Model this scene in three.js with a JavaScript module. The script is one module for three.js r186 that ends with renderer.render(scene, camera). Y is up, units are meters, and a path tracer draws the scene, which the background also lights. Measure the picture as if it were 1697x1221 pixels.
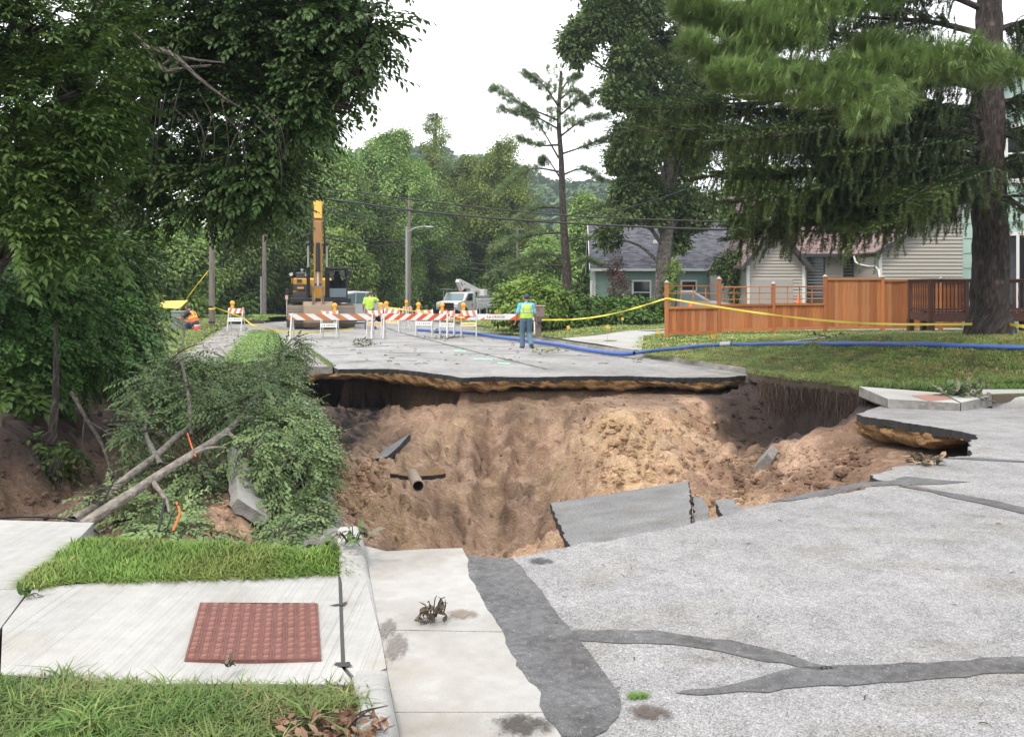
import * as THREE from 'three';
import { mergeGeometries, toCreasedNormals } from 'three/addons/utils/BufferGeometryUtils.js';
import { RoundedBoxGeometry } from 'three/addons/geometries/RoundedBoxGeometry.js';
import { createNoise2D, createNoise3D } from 'simplex-noise';

// ---------------------------------------------------------------- camera, sky, sun, exposure
const scene = new THREE.Scene();
const PW = 1697, PH = 1221, F = 1500, CX = 848.5, HY = 474, EYE = 1.65;   // lens data read off the photograph
const camera = new THREE.PerspectiveCamera(2 * Math.atan(PH / 2 / F) * 180 / Math.PI, PW / PH, 0.1, 3000);
camera.position.set(0, EYE, 0);
camera.setViewOffset(PW, PH, 0, PH / 2 - HY, PW, PH);
const renderer = new THREE.WebGLRenderer({ antialias: true });
renderer.toneMapping = THREE.LinearToneMapping;
renderer.toneMappingExposure = 1.9;
renderer.shadowMap.enabled = true;
{ // bright overcast
  const w = 128, h = 64, data = new Float32Array(w * h * 4);
  for (let j = 0; j < h; j++) for (let i = 0; i < w; i++) {
    const e = ((j + 0.5) / h - 0.5) * Math.PI, s = Math.max(0, Math.sin(e)), L = 1.0 + 0.38 * s, o = (j * w + i) * 4;
    data[o] = L * 0.985; data[o + 1] = L; data[o + 2] = L * 1.03; data[o + 3] = 1;
  }
  const t = new THREE.DataTexture(data, w, h, THREE.RGBAFormat, THREE.FloatType);
  t.mapping = THREE.EquirectangularReflectionMapping; t.magFilter = THREE.LinearFilter; t.needsUpdate = true;
  scene.background = t; scene.environment = t;
}
const sun = new THREE.DirectionalLight(0xfff4e4, 1.5);
sun.position.set(-14, 40, 6); sun.target.position.set(0, 0, -18);
sun.castShadow = true; sun.shadow.radius = 21; sun.shadow.mapSize.set(2048, 2048);
Object.assign(sun.shadow.camera, { left: -45, right: 45, top: 45, bottom: -45, near: 1, far: 140 });
scene.add(sun, sun.target);
scene.fog = new THREE.FogExp2(0xdcebfb, 0.0004);

// ---------------------------------------------------------------- helpers
const V3 = (x = 0, y = 0, z = 0) => new THREE.Vector3(x, y, z), { clamp, lerp } = THREE.MathUtils;
const sstep = (x, a, b) => { const t = clamp((x - a) / (b - a), 0, 1); return t * t * (3 - 2 * t); };
const RNG = (s) => () => { s = (s + 0x6d2b79f5) | 0; let t = Math.imul(s ^ (s >>> 15), 1 | s); t = (t + Math.imul(t ^ (t >>> 7), 61 | t)) ^ t; return ((t ^ (t >>> 14)) >>> 0) / 4294967296; };
const n2 = createNoise2D(RNG(11)), n3 = createNoise3D(RNG(12));
const fbm2 = (x, y, o = 4) => { let s = 0, a = 0.5; for (let i = 0; i < o; i++) { s += a * n2(x, y); x = x * 2.03 + 7.1; y = y * 2.03 - 3.7; a *= 0.5; } return s; };
const W = (px, py, d) => V3((px - CX) * d / F, EYE - (py - HY) * d / F, -d);     // a point seen at a pixel, d metres away
const R = (d) => -0.38 * sstep(d, 8, 20) - 0.95 * sstep(d, 46, 85);                                        // the street falls a little, then runs level
const gp = (px, py, off = 0) => { let d = 10; for (let i = 0; i < 40; i++) d = F * (EYE - R(d) - off) / (py - HY); return [(px - CX) * d / F, d]; };
const gpy = (px, py, y = 0) => { const d = F * (EYE - y) / (py - HY); return [(px - CX) * d / F, d]; };
const used = new Map();
const numbered = (n) => { const k = used.get(n) || 0; used.set(n, k + 1); return k ? n + '_' + String(k).padStart(3, '0') : n; };
const tag = (o, label, category, group, kind) => { if (label) o.userData.label = label; if (category) o.userData.category = category; if (group) o.userData.group = group; if (kind) o.userData.kind = kind; return o; };
function thing(name, label, category, p = V3(), turn = 0, group) {
  const o = new THREE.Group(); o.name = numbered(name); o.position.copy(p); o.rotation.y = turn; scene.add(o);
  return tag(o, label, category, group);
}
function part(parent, name, geo, mat, kind) {
  const m = new THREE.Mesh(Array.isArray(geo) ? merge(geo) : geo, mat); m.name = parent === scene ? numbered(name) : name;
  m.castShadow = m.receiveShadow = true; parent.add(m); if (kind) m.userData.kind = kind; return m;
}
const struct = (name, geo, mat, label, category) => tag(part(scene, name, geo, mat), label, category, null, 'structure');
function merge(list) {
  list = list.map((g) => { const h = g.index ? g.toNonIndexed() : g; for (const k of Object.keys(h.attributes)) if (!['position', 'normal', 'uv'].includes(k)) h.deleteAttribute(k); if (!h.attributes.uv) h.setAttribute('uv', new THREE.BufferAttribute(new Float32Array(h.attributes.position.count * 2), 2)); if (!h.attributes.normal) h.computeVertexNormals(); h.morphAttributes = {}; return h; });
  return list.length === 1 ? list[0] : mergeGeometries(list);
}
const M4 = (p, r = [0, 0, 0], s = [1, 1, 1]) => new THREE.Matrix4().compose(p, new THREE.Quaternion().setFromEuler(new THREE.Euler(...r)), V3(...s));
const box = (w, h, d, x = 0, y = 0, z = 0, r = [0, 0, 0], bevel = 0) => (bevel ? new RoundedBoxGeometry(w, h, d, 2, bevel) : new THREE.BoxGeometry(w, h, d)).applyMatrix4(M4(V3(x, y, z), r));
const cyl = (r0, r1, a, b, n = 12) => { const v = b.clone().sub(a), g = new THREE.CylinderGeometry(r1, r0, v.length(), n); return g.applyMatrix4(new THREE.Matrix4().compose(a.clone().add(b).multiplyScalar(0.5), new THREE.Quaternion().setFromUnitVectors(V3(0, 1, 0), v.normalize()), V3(1, 1, 1))); };
const ball = (r, p, s = [1, 1, 1], n = 14) => new THREE.SphereGeometry(r, n, Math.ceil(n * 0.7)).applyMatrix4(M4(p, [0, 0, 0], s));
const bar = (a, b, w, h) => { const v = b.clone().sub(a), L = v.length(), m = new THREE.Matrix4().lookAt(b, a, V3(0, 1, 0.001)); return new THREE.BoxGeometry(w, h, L).applyMatrix4(m).translate((a.x + b.x) / 2, (a.y + b.y) / 2, (a.z + b.z) / 2); };
function prism(pts, depth, bevel = 0) { // outline in x, y; thick in z, centred
  const s = new THREE.Shape(pts.map((p) => new THREE.Vector2(p[0], p[1])));
  const g = new THREE.ExtrudeGeometry(s, { depth: depth - 2 * bevel, bevelEnabled: bevel > 0, bevelThickness: bevel, bevelSize: bevel, bevelOffset: -bevel, bevelSegments: 2, curveSegments: 8 });
  return g.translate(0, 0, -depth / 2 + bevel);
}
// tapered tube through points
function tube(pts, r0, r1, n = 7, seg = 0, wob = 0) {
  const curve = new THREE.CatmullRomCurve3(pts, false, 'centripetal'), S = seg || Math.max(3, pts.length * 3), pos = [], uv = [], idx = [], fr = curve.computeFrenetFrames(S, false), L = curve.getLength();
  for (let i = 0; i <= S; i++) {
    const t = i / S, c = curve.getPointAt(t), r = typeof r0 === 'function' ? r0(t) : lerp(r0, r1, t);
    for (let k = 0; k <= n; k++) {
      const a = k / n * 2 * Math.PI, w = wob ? 1 + wob * n3(Math.cos(a) * 1.3 + c.x, c.y * 1.2, Math.sin(a) * 1.3 + c.z) : 1;
      pos.push(c.x + r * w * (Math.cos(a) * fr.normals[i].x + Math.sin(a) * fr.binormals[i].x), c.y + r * w * (Math.cos(a) * fr.normals[i].y + Math.sin(a) * fr.binormals[i].y), c.z + r * w * (Math.cos(a) * fr.normals[i].z + Math.sin(a) * fr.binormals[i].z));
      uv.push(k / n * Math.max(0.2, r * 6), t * L);
    }
  }
  for (let i = 0; i < S; i++) for (let k = 0; k < n; k++) { const a = i * (n + 1) + k, b = a + n + 1; idx.push(a, a + 1, b, a + 1, b + 1, b); }
  const g = new THREE.BufferGeometry(); g.setAttribute('position', new THREE.Float32BufferAttribute(pos, 3)); g.setAttribute('uv', new THREE.Float32BufferAttribute(uv, 2)); g.setIndex(idx); g.computeVertexNormals();
  return g;
}
// ---- sheets of ground: outline in (x, d), height by a function, a skirt of the given thickness
const densify = (poly, step, rough = 0, seed = 0) => {
  const out = [];
  poly.forEach((a, i) => {
    const b = poly[(i + 1) % poly.length], L = Math.hypot(b[0] - a[0], b[1] - a[1]), n = Math.max(1, Math.round(L / step)), nx = -(b[1] - a[1]) / (L || 1), ny = (b[0] - a[0]) / (L || 1);
    for (let k = 0; k < n; k++) { const t = k / n, x = lerp(a[0], b[0], t), y = lerp(a[1], b[1], t), e = rough && L > step ? rough * (n2(x * 2.1 + seed, y * 2.1) + 0.7 * n2(x * 6.3 + seed, y * 6.3) + 0.5 * n2(x * 17, y * 17 + seed)) : 0; out.push([x + nx * e, y + ny * e]); }
  });
  return out;
};
function sheet(poly, yf, thick, maxEdge = 0.8, holes = []) { // groups: 0 top, 1 skirt
  if (THREE.ShapeUtils.area(poly.map((p) => new THREE.Vector2(...p))) < 0) poly = poly.slice().reverse();
  const v2 = poly.map((p) => new THREE.Vector2(...p)), h2 = holes.map((h) => h.map((p) => new THREE.Vector2(...p)));
  let tris = THREE.ShapeUtils.triangulateShape(v2, h2);
  const pts = [...poly, ...holes.flat()].map((p) => [...p]);
  for (let pass = 0; pass < 14; pass++) {
    const mid = new Map(), long = (a, b) => Math.hypot(pts[a][0] - pts[b][0], pts[a][1] - pts[b][1]) > maxEdge * (1 + Math.max(0, Math.min(pts[a][1], pts[b][1]) - 12) * 0.07);
    const m = (a, b) => { const k = a < b ? a * 1e7 + b : b * 1e7 + a; if (!mid.has(k)) { mid.set(k, pts.length); pts.push([(pts[a][0] + pts[b][0]) / 2, (pts[a][1] + pts[b][1]) / 2]); } return mid.get(k); };
    const next = []; let any = false;
    for (const [a, b, c] of tris) {
      const s = [long(a, b), long(b, c), long(c, a)], k = s[0] + s[1] + s[2];
      if (!k) { next.push([a, b, c]); continue; }
      any = true;
      if (k === 3) { const x = m(a, b), y = m(b, c), z = m(c, a); next.push([a, x, z], [x, b, y], [z, y, c], [x, y, z]); continue; }
      let t = [a, b, c]; while (!(long(t[0], t[1]) && (k === 1 || long(t[1], t[2])))) t = [t[1], t[2], t[0]];
      const x = m(t[0], t[1]);
      if (k === 1) next.push([t[0], x, t[2]], [x, t[1], t[2]]); else { const y = m(t[1], t[2]); next.push([x, t[1], y], [t[0], x, y], [t[0], y, t[2]]); }
    }
    tris = next; if (!any) break;
  }
  const pos = [], uv = [], idx = [];
  for (const [x, d] of pts) { pos.push(x, yf(x, d), -d); uv.push(x, -d); }
  for (const [a, b, c] of tris) { const up = (pts[b][0] - pts[a][0]) * (pts[c][1] - pts[a][1]) - (pts[c][0] - pts[a][0]) * (pts[b][1] - pts[a][1]) > 0; up ? idx.push(a, b, c) : idx.push(a, c, b); }
  const tint = []; for (const [x, d] of pts) { const e = fbm2(x * 0.55 + 31, d * 0.4, 4), q = sstep(fbm2(x * 1.3 - 9, d * 1.1 + 5, 4), 0.12, 0.5), k = 1 + 0.16 * e; tint.push(k * (1 - 0.15 * q), k * (1 - 0.18 * q), k * (1 - 0.23 * q)); }
  const top = new THREE.BufferGeometry(); top.setAttribute('color', new THREE.Float32BufferAttribute(tint, 3)); top.setAttribute('position', new THREE.Float32BufferAttribute(pos, 3)); top.setAttribute('uv', new THREE.Float32BufferAttribute(uv, 2)); top.setIndex(idx); top.computeVertexNormals();
  if (!thick) return top;
  const sp = [], su = []; let run = 0;
  for (const ring of [poly, ...holes]) ring.forEach((a, i) => {
    const b = ring[(i + 1) % ring.length], L = Math.hypot(b[0] - a[0], b[1] - a[1]); if (L > 6) return;
    const ya = yf(...a), yb = yf(...b), jit = (p) => thick * (1 + 0.18 * n2(p[0] * 5, p[1] * 5));
    const A = [a[0], ya, -a[1]], B = [b[0], yb, -b[1]], C = [b[0], yb - jit(b), -b[1]], D = [a[0], ya - jit(a), -a[1]];
    sp.push(...A, ...D, ...B, ...B, ...D, ...C); su.push(run, 0, run, -thick, run + L, 0, run + L, 0, run, -thick, run + L, -thick); run += L;
  });
  const side = new THREE.BufferGeometry(); side.setAttribute('position', new THREE.Float32BufferAttribute(sp, 3)); side.setAttribute('uv', new THREE.Float32BufferAttribute(su, 2)); side.computeVertexNormals(); side.setAttribute('color', new THREE.Float32BufferAttribute(new Float32Array(sp.length).fill(1), 3));
  const t2 = top.toNonIndexed(), g = mergeGeometries([t2, side]); g.clearGroups(); g.addGroup(0, t2.attributes.position.count, 0); g.addGroup(t2.attributes.position.count, sp.length / 3, 1);
  return g;
}
const inPoly = (poly, x, y) => { let c = false; for (let i = 0, j = poly.length - 1; i < poly.length; j = i++) { const [xi, yi] = poly[i], [xj, yj] = poly[j]; if ((yi > y) !== (yj > y) && x < (xj - xi) * (y - yi) / (yj - yi) + xi) c = !c; } return c; };
// surface nets: meshes the zero set of f inside a box
function nets(f, lo, hi, c) {
  const nx = Math.ceil((hi.x - lo.x) / c) + 1, ny = Math.ceil((hi.y - lo.y) / c) + 1, nz = Math.ceil((hi.z - lo.z) / c) + 1, v = new Float32Array(nx * ny * nz), at = (i, j, k) => (k * ny + j) * nx + i;
  for (let k = 0; k < nz; k++) for (let j = 0; j < ny; j++) for (let i = 0; i < nx; i++) v[at(i, j, k)] = f(lo.x + i * c, lo.y + j * c, lo.z + k * c);
  const id = new Int32Array(nx * ny * nz).fill(-1), pos = [], idx = [], cs = [[0, 0, 0], [1, 0, 0], [0, 1, 0], [1, 1, 0], [0, 0, 1], [1, 0, 1], [0, 1, 1], [1, 1, 1]], es = [[0, 1], [2, 3], [4, 5], [6, 7], [0, 2], [1, 3], [4, 6], [5, 7], [0, 4], [1, 5], [2, 6], [3, 7]];
  for (let k = 0; k < nz - 1; k++) for (let j = 0; j < ny - 1; j++) for (let i = 0; i < nx - 1; i++) {
    let s = 0; const q = cs.map(([a, b, e]) => { const t = v[at(i + a, j + b, k + e)]; if (t < 0) s++; return t; });
    if (!s || s === 8) continue;
    let x = 0, y = 0, z = 0, n = 0;
    for (const [a, b] of es) if ((q[a] < 0) !== (q[b] < 0)) { const t = q[a] / (q[a] - q[b]); x += lerp(cs[a][0], cs[b][0], t); y += lerp(cs[a][1], cs[b][1], t); z += lerp(cs[a][2], cs[b][2], t); n++; }
    id[at(i, j, k)] = pos.length / 3; pos.push(lo.x + (i + x / n) * c, lo.y + (j + y / n) * c, lo.z + (k + z / n) * c);
  }
  const quad = (a, b, d, e, flip) => { if (a < 0 || b < 0 || d < 0 || e < 0) return; flip ? idx.push(a, d, b, a, e, d) : idx.push(a, b, d, a, d, e); };
  for (let k = 1; k < nz - 1; k++) for (let j = 1; j < ny - 1; j++) for (let i = 1; i < nx - 1; i++) {
    const a = v[at(i, j, k)] < 0;
    if (a !== v[at(i + 1, j, k)] < 0) quad(id[at(i, j - 1, k - 1)], id[at(i, j, k - 1)], id[at(i, j, k)], id[at(i, j - 1, k)], !a);
    if (a !== v[at(i, j + 1, k)] < 0) quad(id[at(i - 1, j, k - 1)], id[at(i - 1, j, k)], id[at(i, j, k)], id[at(i, j, k - 1)], !a);
    if (a !== v[at(i, j, k + 1)] < 0) quad(id[at(i - 1, j - 1, k)], id[at(i, j - 1, k)], id[at(i, j, k)], id[at(i - 1, j, k)], !a);
  }
  const g = new THREE.BufferGeometry(); g.setAttribute('position', new THREE.Float32BufferAttribute(pos, 3)); g.setIndex(idx); g.computeVertexNormals(); return g;
}

// ---------------------------------------------------------------- textures and materials
function tileNoise(n, cells, seed) { // tiling value noise, n x n
  const r = RNG(seed), g = Float32Array.from({ length: cells * cells }, () => r()), out = new Float32Array(n * n);
  for (let y = 0; y < n; y++) for (let x = 0; x < n; x++) {
    const u = x / n * cells, v = y / n * cells, i = u | 0, j = v | 0, a = u - i, b = v - j, s = a * a * (3 - 2 * a), t = b * b * (3 - 2 * b), i1 = (i + 1) % cells, j1 = (j + 1) % cells;
    out[y * n + x] = lerp(lerp(g[j * cells + i], g[j * cells + i1], s), lerp(g[j1 * cells + i], g[j1 * cells + i1], s), t);
  }
  return out;
}
function makeTex(n, size, f, srgb = false) { // f(i) -> linear [r, g, b]; size in metres
  const d = new Uint8Array(n * n * 4), enc = (c) => 255 * clamp(srgb ? (c <= 0.0031308 ? 12.92 * c : 1.055 * Math.pow(c, 1 / 2.4) - 0.055) : c, 0, 1);
  for (let i = 0; i < n * n; i++) { const c = f(i, i % n, (i / n) | 0); d[i * 4] = enc(c[0]); d[i * 4 + 1] = enc(c[1]); d[i * 4 + 2] = enc(c[2]); d[i * 4 + 3] = 255; }
  const t = new THREE.DataTexture(d, n, n); t.wrapS = t.wrapT = THREE.RepeatWrapping; t.magFilter = THREE.LinearFilter; t.repeat.set(1 / (size[0] || size), 1 / (size[1] || size)); if (srgb) t.colorSpace = THREE.SRGBColorSpace; t.needsUpdate = true; return t;
}
const std = (r, g, b, rough = 0.8, extra = {}) => { const m = new THREE.MeshStandardMaterial({ roughness: rough, side: THREE.DoubleSide, ...extra }); m.color.setRGB(r * 0.8, g * 0.8, b * 0.8); return m; };
const N = 1024, fineN = tileNoise(N, 340, 1), fineN2 = tileNoise(N, 190, 2), midN = tileNoise(N, 48, 3), lowN = tileNoise(N, 9, 4), low2 = tileNoise(N, 4, 5), hair = tileNoise(N, 512, 6), grainN = tileNoise(N, 110, 7);
const grey = (v, tint = [1, 1, 1]) => [v * tint[0], v * tint[1], v * tint[2]];
const MT = {};
{ // chip-sealed asphalt
  const v = (i) => { const a = fineN2[i], b = fineN[i]; return 0.2 + 0.09 * (a - 0.5) + 0.15 * (b - 0.5) + (a > 0.78 ? 0.04 : 0) - (b < 0.2 ? 0.06 : 0) + 0.05 * (midN[i] - 0.5) + 0.05 * (lowN[i] - 0.5); };
  MT.asphalt = std(1.3, 1.3, 1.3, 0.9, { map: makeTex(N, 1.25, (i) => grey(Math.max(0.05, v(i)), [1, 0.992, 1.0]), true), bumpMap: makeTex(N, 1.9, (i) => grey(0.5 * fineN2[i] + 0.5 * fineN[i])), bumpScale: 0.006 });
  MT.asphaltSmooth = std(1.06, 1.06, 1.06, 0.9, { map: makeTex(N, 4.2, (i) => grey(Math.max(0.08, 0.26 + 0.09 * (fineN[i] - 0.5) + 0.1 * (midN[i] - 0.5) + 0.12 * (low2[i] - 0.5)), [1.01, 1, 0.985]), true) });
  MT.asphaltSlab = std(1, 1, 1, 0.9, { map: makeTex(N, 1.9, (i) => grey(Math.max(0.05, 0.19 + 0.14 * (fineN2[i] - 0.5) + 0.16 * (fineN[i] - 0.5) + 0.06 * (lowN[i] - 0.5)), [1, 1, 1.01]), true) });
  MT.tar = std(1, 1, 1, 0.85, { map: makeTex(N, 1.3, (i) => grey(Math.max(0.03, 0.10 + 0.06 * (fineN[i] - 0.5) + 0.06 * (midN[i] - 0.5) + 0.05 * (lowN[i] - 0.5) + (fineN2[i] > 0.86 ? 0.1 : 0)), [1, 0.99, 1.03]), true), bumpMap: MT.asphalt.bumpMap, bumpScale: 0.003 });
  MT.tarEdge = std(1, 1, 1, 0.6, { map: makeTex(512, 0.5, (i, x, y) => { const k = y * 2 * N + x * 2; return grey(fineN2[k] > 0.83 ? 0.25 : 0.018 + 0.03 * fineN[k], [1, 1, 1.05]); }, true), bumpMap: makeTex(512, 0.5, (i, x, y) => grey(fineN2[y * 2 * N + x * 2])), bumpScale: 0.03 });
  MT.gravel = std(1.25, 1.25, 1.25, 0.95, { map: makeTex(N, 0.9, (i) => { const a = fineN2[i], b = midN[i]; const k = 0.45 + 0.75 * a + 0.4 * (b - 0.5); return [0.40 * k, 0.235 * k, 0.10 * k]; }, true), bumpMap: makeTex(N, 0.9, (i) => grey(0.6 * fineN2[i] + 0.4 * midN[i])), bumpScale: 0.04 });
  const dirt = (i) => 0.80 + 0.3 * (fineN2[i] - 0.5) + 0.2 * (midN[i] - 0.5) + 0.15 * (lowN[i] - 0.5) + 0.12 * (hair[i] - 0.5) + (grainN[i] > 0.8 ? 0.28 : 0) - (grainN[i] < 0.14 ? 0.26 : 0) + (fineN2[i] > 0.88 ? 0.35 : 0);
  MT.soil = std(1.25, 1.25, 1.25, 1, { vertexColors: true, map: makeTex(N, 2.3, (i) => grey(clamp(dirt(i), 0.2, 1.5) / 1.5), true), bumpMap: makeTex(N, 2.3, (i) => grey(0.3 * fineN2[i] + 0.35 * midN[i] + 0.35 * fineN[i])), bumpScale: 0.022 });
  const con = (i) => 0.405 + 0.07 * (lowN[i] - 0.5) + 0.05 * (midN[i] - 0.5) + 0.05 * (hair[i] - 0.5) - (low2[i] > 0.62 ? 0.05 * (low2[i] - 0.62) * 3 : 0);
  MT.concrete = std(1, 1, 1, 0.85, { map: makeTex(N, 2.7, (i) => grey(con(i), [1, 0.985, 0.95]), true), bumpMap: makeTex(N, 2.7, (i) => grey(0.6 * hair[i] + 0.4 * fineN[i])), bumpScale: 0.003 });
  MT.brushed = std(1, 1, 1, 0.85, { map: MT.concrete.map, bumpMap: makeTex(N, 1.4, (i, x, y) => grey(0.8 * hair[(7 * N + x) % (N * N)] + 0.2 * hair[i])), bumpScale: 0.006 });
  MT.gutter = std(1, 1, 1, 0.85, { map: makeTex(N, 2.2, (i) => { const s = clamp((lowN[i] - 0.52) * 3, 0, 1) * 0.12; return [con(i) * 1.0 - s * 0.7, con(i) * 0.98 - s * 0.74, con(i) * 0.945 - s * 0.8]; }, true), bumpMap: MT.concrete.bumpMap, bumpScale: 0.002 });
  MT.oldConcrete = std(1, 1, 1, 0.9, { map: makeTex(N, 2.1, (i) => { const k = 0.27 + 0.13 * (lowN[i] - 0.5) + 0.12 * (midN[i] - 0.5) + 0.06 * (fineN[i] - 0.5); return [k, k * 0.96, k * 0.9]; }, true), bumpMap: MT.asphalt.bumpMap, bumpScale: 0.006 });
  MT.lawn = std(1.25, 1.25, 1.25, 1, { map: makeTex(N, 3.1, (i) => { const k = 0.6 + 0.7 * (midN[i] - 0.3) + 0.5 * (fineN[i] - 0.5), b = clamp((lowN[i] - 0.55) * 2.2, 0, 1); return [lerp(0.10, 0.17, b) * k, lerp(0.155, 0.165, b) * k, lerp(0.045, 0.08, b) * k]; }, true), bumpMap: makeTex(N, 3.1, (i) => grey(fineN[i])), bumpScale: 0.05 });
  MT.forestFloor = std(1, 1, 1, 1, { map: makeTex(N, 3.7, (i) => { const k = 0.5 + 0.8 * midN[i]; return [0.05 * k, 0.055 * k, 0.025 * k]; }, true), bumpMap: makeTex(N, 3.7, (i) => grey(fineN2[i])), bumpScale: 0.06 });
  const barkf = (c, sz) => { const f = (i, x, y) => { const a = midN[((y >> 2) * N + x) % (N * N)], b = fineN2[((y >> 1) * N + x)]; return 0.25 + 0.9 * a * a + 0.4 * (b - 0.4); }; return std(1, 1, 1, 0.95, { map: makeTex(N, sz, (i, x, y) => { const k = clamp(f(i, x, y), 0.1, 1.3); return [c[0] * k, c[1] * k, c[2] * k]; }, true), bumpMap: makeTex(N, sz, (i, x, y) => grey(clamp(f(i, x, y), 0, 1))), bumpScale: 0.06 }); };
  MT.bark = barkf([0.16, 0.13, 0.11], 1.2); MT.spruceBark = barkf([0.105, 0.078, 0.07], 1.3); MT.paleBark = barkf([0.36, 0.31, 0.27], 0.9); MT.greyBark = std(1, 1, 1, 0.9, { map: makeTex(512, 0.5, (i, x, y) => { const k = 0.75 + 0.5 * (midN[((y >> 1) * N + x)] - 0.4) + 0.3 * (lowN[y * 2 * N + x] - 0.5); return [0.31 * k, 0.275 * k, 0.235 * k]; }, true), bumpMap: MT.bark.bumpMap, bumpScale: 0.015 });
  MT.pole = std(1, 1, 1, 0.9, { map: makeTex(N, [0.7, 2.4], (i, x, y) => { const k = 0.7 + 0.6 * (hair[((y >> 4) * N + x)] - 0.5) + 0.3 * (lowN[i] - 0.5); return [0.26 * k, 0.225 * k, 0.2 * k]; }, true) });
  const wood = (c, sz) => std(1, 1, 1, 0.75, { map: makeTex(N, sz, (i, x, y) => { const k = 0.85 + 0.35 * (fineN[((y >> 4) * N + x)] - 0.5) + 0.35 * (lowN[((y >> 1) * N + x)] - 0.5) + (fineN2[i] > 0.93 && midN[i] > 0.6 ? -0.3 : 0); return [c[0] * k, c[1] * k, c[2] * k]; }, true) });
  MT.fenceWood = [wood([0.58, 0.2, 0.062], 1.1), wood([0.51, 0.17, 0.053], 0.9), wood([0.66, 0.25, 0.083], 1.3), wood([0.44, 0.15, 0.052], 1.2), wood([0.6, 0.26, 0.11], 0.8)];
  MT.deckWood = wood([0.10, 0.032, 0.018], 1.0); MT.deckBaluster = wood([0.16, 0.05, 0.025], 1.0);
  const shingle = (c, rows, cols, vary) => { const r = RNG(5), tone = Float32Array.from({ length: 64 * 64 }, () => r()); return std(1, 1, 1, 0.95, { map: makeTex(512, [cols * 0.3, rows * 0.14], (i, x, y) => { const row = Math.floor(y / 512 * rows), u = x / 512 * cols + (row % 2) * 0.5 + 0.2 * tone[row % 64], cc = Math.floor(u) % cols, fy = y / 512 * rows - row; const k = (0.75 + vary * (tone[(row * 13 + cc * 7) % 4096] - 0.5) + 0.25 * (fineN[y * 2 * N + x * 2] - 0.5)) * (fy < 0.14 ? 0.55 : 1); return [c[0] * k, c[1] * k, c[2] * k]; }, true) }); };
  MT.greyShingle = shingle([0.115, 0.115, 0.14], 24, 12, 0.8); MT.pinkShingle = shingle([0.30, 0.205, 0.20], 24, 12, 0.5);
}
for (const k of ['asphalt', 'asphaltSmooth', 'tar', 'concrete', 'brushed', 'gutter', 'oldConcrete', 'lawn', 'asphaltSlab', 'forestFloor']) MT[k].vertexColors = true;
MT.black = std(0.012, 0.012, 0.014, 0.45); MT.rubber = std(0.022, 0.022, 0.023, 0.85); MT.darkGrey = std(0.04, 0.042, 0.048, 0.5); MT.steel = std(0.42, 0.42, 0.43, 0.42, { metalness: 0.7 }); MT.chrome = std(0.62, 0.62, 0.64, 0.3, { metalness: 0.35 });
MT.galv = std(0.4, 0.41, 0.42, 0.5, { metalness: 0.5 }); MT.whitePaint = std(0.6, 0.6, 0.59, 0.45); MT.whiteTrim = std(0.72, 0.72, 0.7, 0.6); MT.glass = std(0.02, 0.026, 0.03, 0.06); MT.skyGlass = std(0.15, 0.22, 0.24, 0.08);
MT.yellow = std(0.74, 0.38, 0.04, 0.5); MT.worn = std(0.36, 0.19, 0.075, 0.7); MT.mud = std(0.30, 0.225, 0.16, 0.9); MT.trackSteel = std(0.2, 0.165, 0.135, 0.75);
MT.amber = new THREE.MeshPhysicalMaterial({ roughness: 0.25, clearcoat: 0.6 }); MT.amber.color.setRGB(0.95, 0.36, 0.015);
MT.orange = std(0.85, 0.16, 0.035, 0.6); MT.tape = std(0.86, 0.72, 0.09, 0.45); MT.blueHose = std(0.05, 0.12, 0.4, 0.6); MT.wire = std(0.02, 0.02, 0.022, 0.6);
// ---------------------------------------------------------------- the lie of the land
const xR = (d) => 5.5 - 0.315 * (d - 20.6), xL = (d) => -5.16 - 0.315 * (d - 22.9);          // kerb lines of the far street
const lawnY = (x, d) => { const t = x - xR(d), A = d < 19 ? 0.72 * sstep(d, 15.0, 19) : lerp(0.72, 0.26, sstep(d, 19.5, 31)); return R(d) + 0.13 + A * sstep(t, 0.1, d < 22 ? 3.2 : 4.5) + (d < 24 && x > 6 ? 0.1 * sstep(x, 7, 11) * sstep(d, 15.5, 18) : 0) + 0.02 * n2(x * 0.8, d * 0.8); };
const leftY = (x, d) => R(d) + 0.12 + 0.25 * sstep(x, -9, -16) + 0.03 * n2(x * 0.6, d * 0.6);
const walkY = (x) => lerp(0.015, 0.1, sstep(x, -1.0, -2.3));
// the edge of the hole, clockwise from the left; every run carries how far the soil is hollowed out behind it and the slope inside it
const rim = [];
const run = (kind, pts) => pts.forEach((p) => rim.push([p[0], p[1], kind]));
run('near', [[-15, 6.0], [-3.6, 6.02], gpy(155, 866, 0.1), gpy(128, 905, 0.1), gpy(205, 904, 0.1), gpy(300, 909, 0.1), gpy(400, 912, 0.1), gpy(480, 910, 0.1), gpy(556, 905, 0.1), gpy(562, 888, 0.1), gpy(604, 905, 0.02), gpy(640, 914), gpy(700, 911), gpy(765, 909), gpy(772, 922), gpy(850, 924), gpy(945, 906), gpy(1040, 889), gpy(1145, 870), gpy(1210, 852), gpy(1268, 834)].map((p) => p));
run('near', [gp(1275, 832), gp(1330, 826), gp(1385, 818), gp(1450, 806), gp(1490, 801), gp(1462, 795), gp(1445, 787), gp(1470, 780), gp(1505, 770), gp(1550, 763), gp(1603, 755), gp(1610, 748), gp(1604, 741)]);
run('slot', [gp(1622, 724), gp(1602, 716), gp(1560, 709), gp(1515, 703), gp(1470, 695), gp(1428, 690), gp(1424, 686), gp(1437, 680)]);
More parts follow.
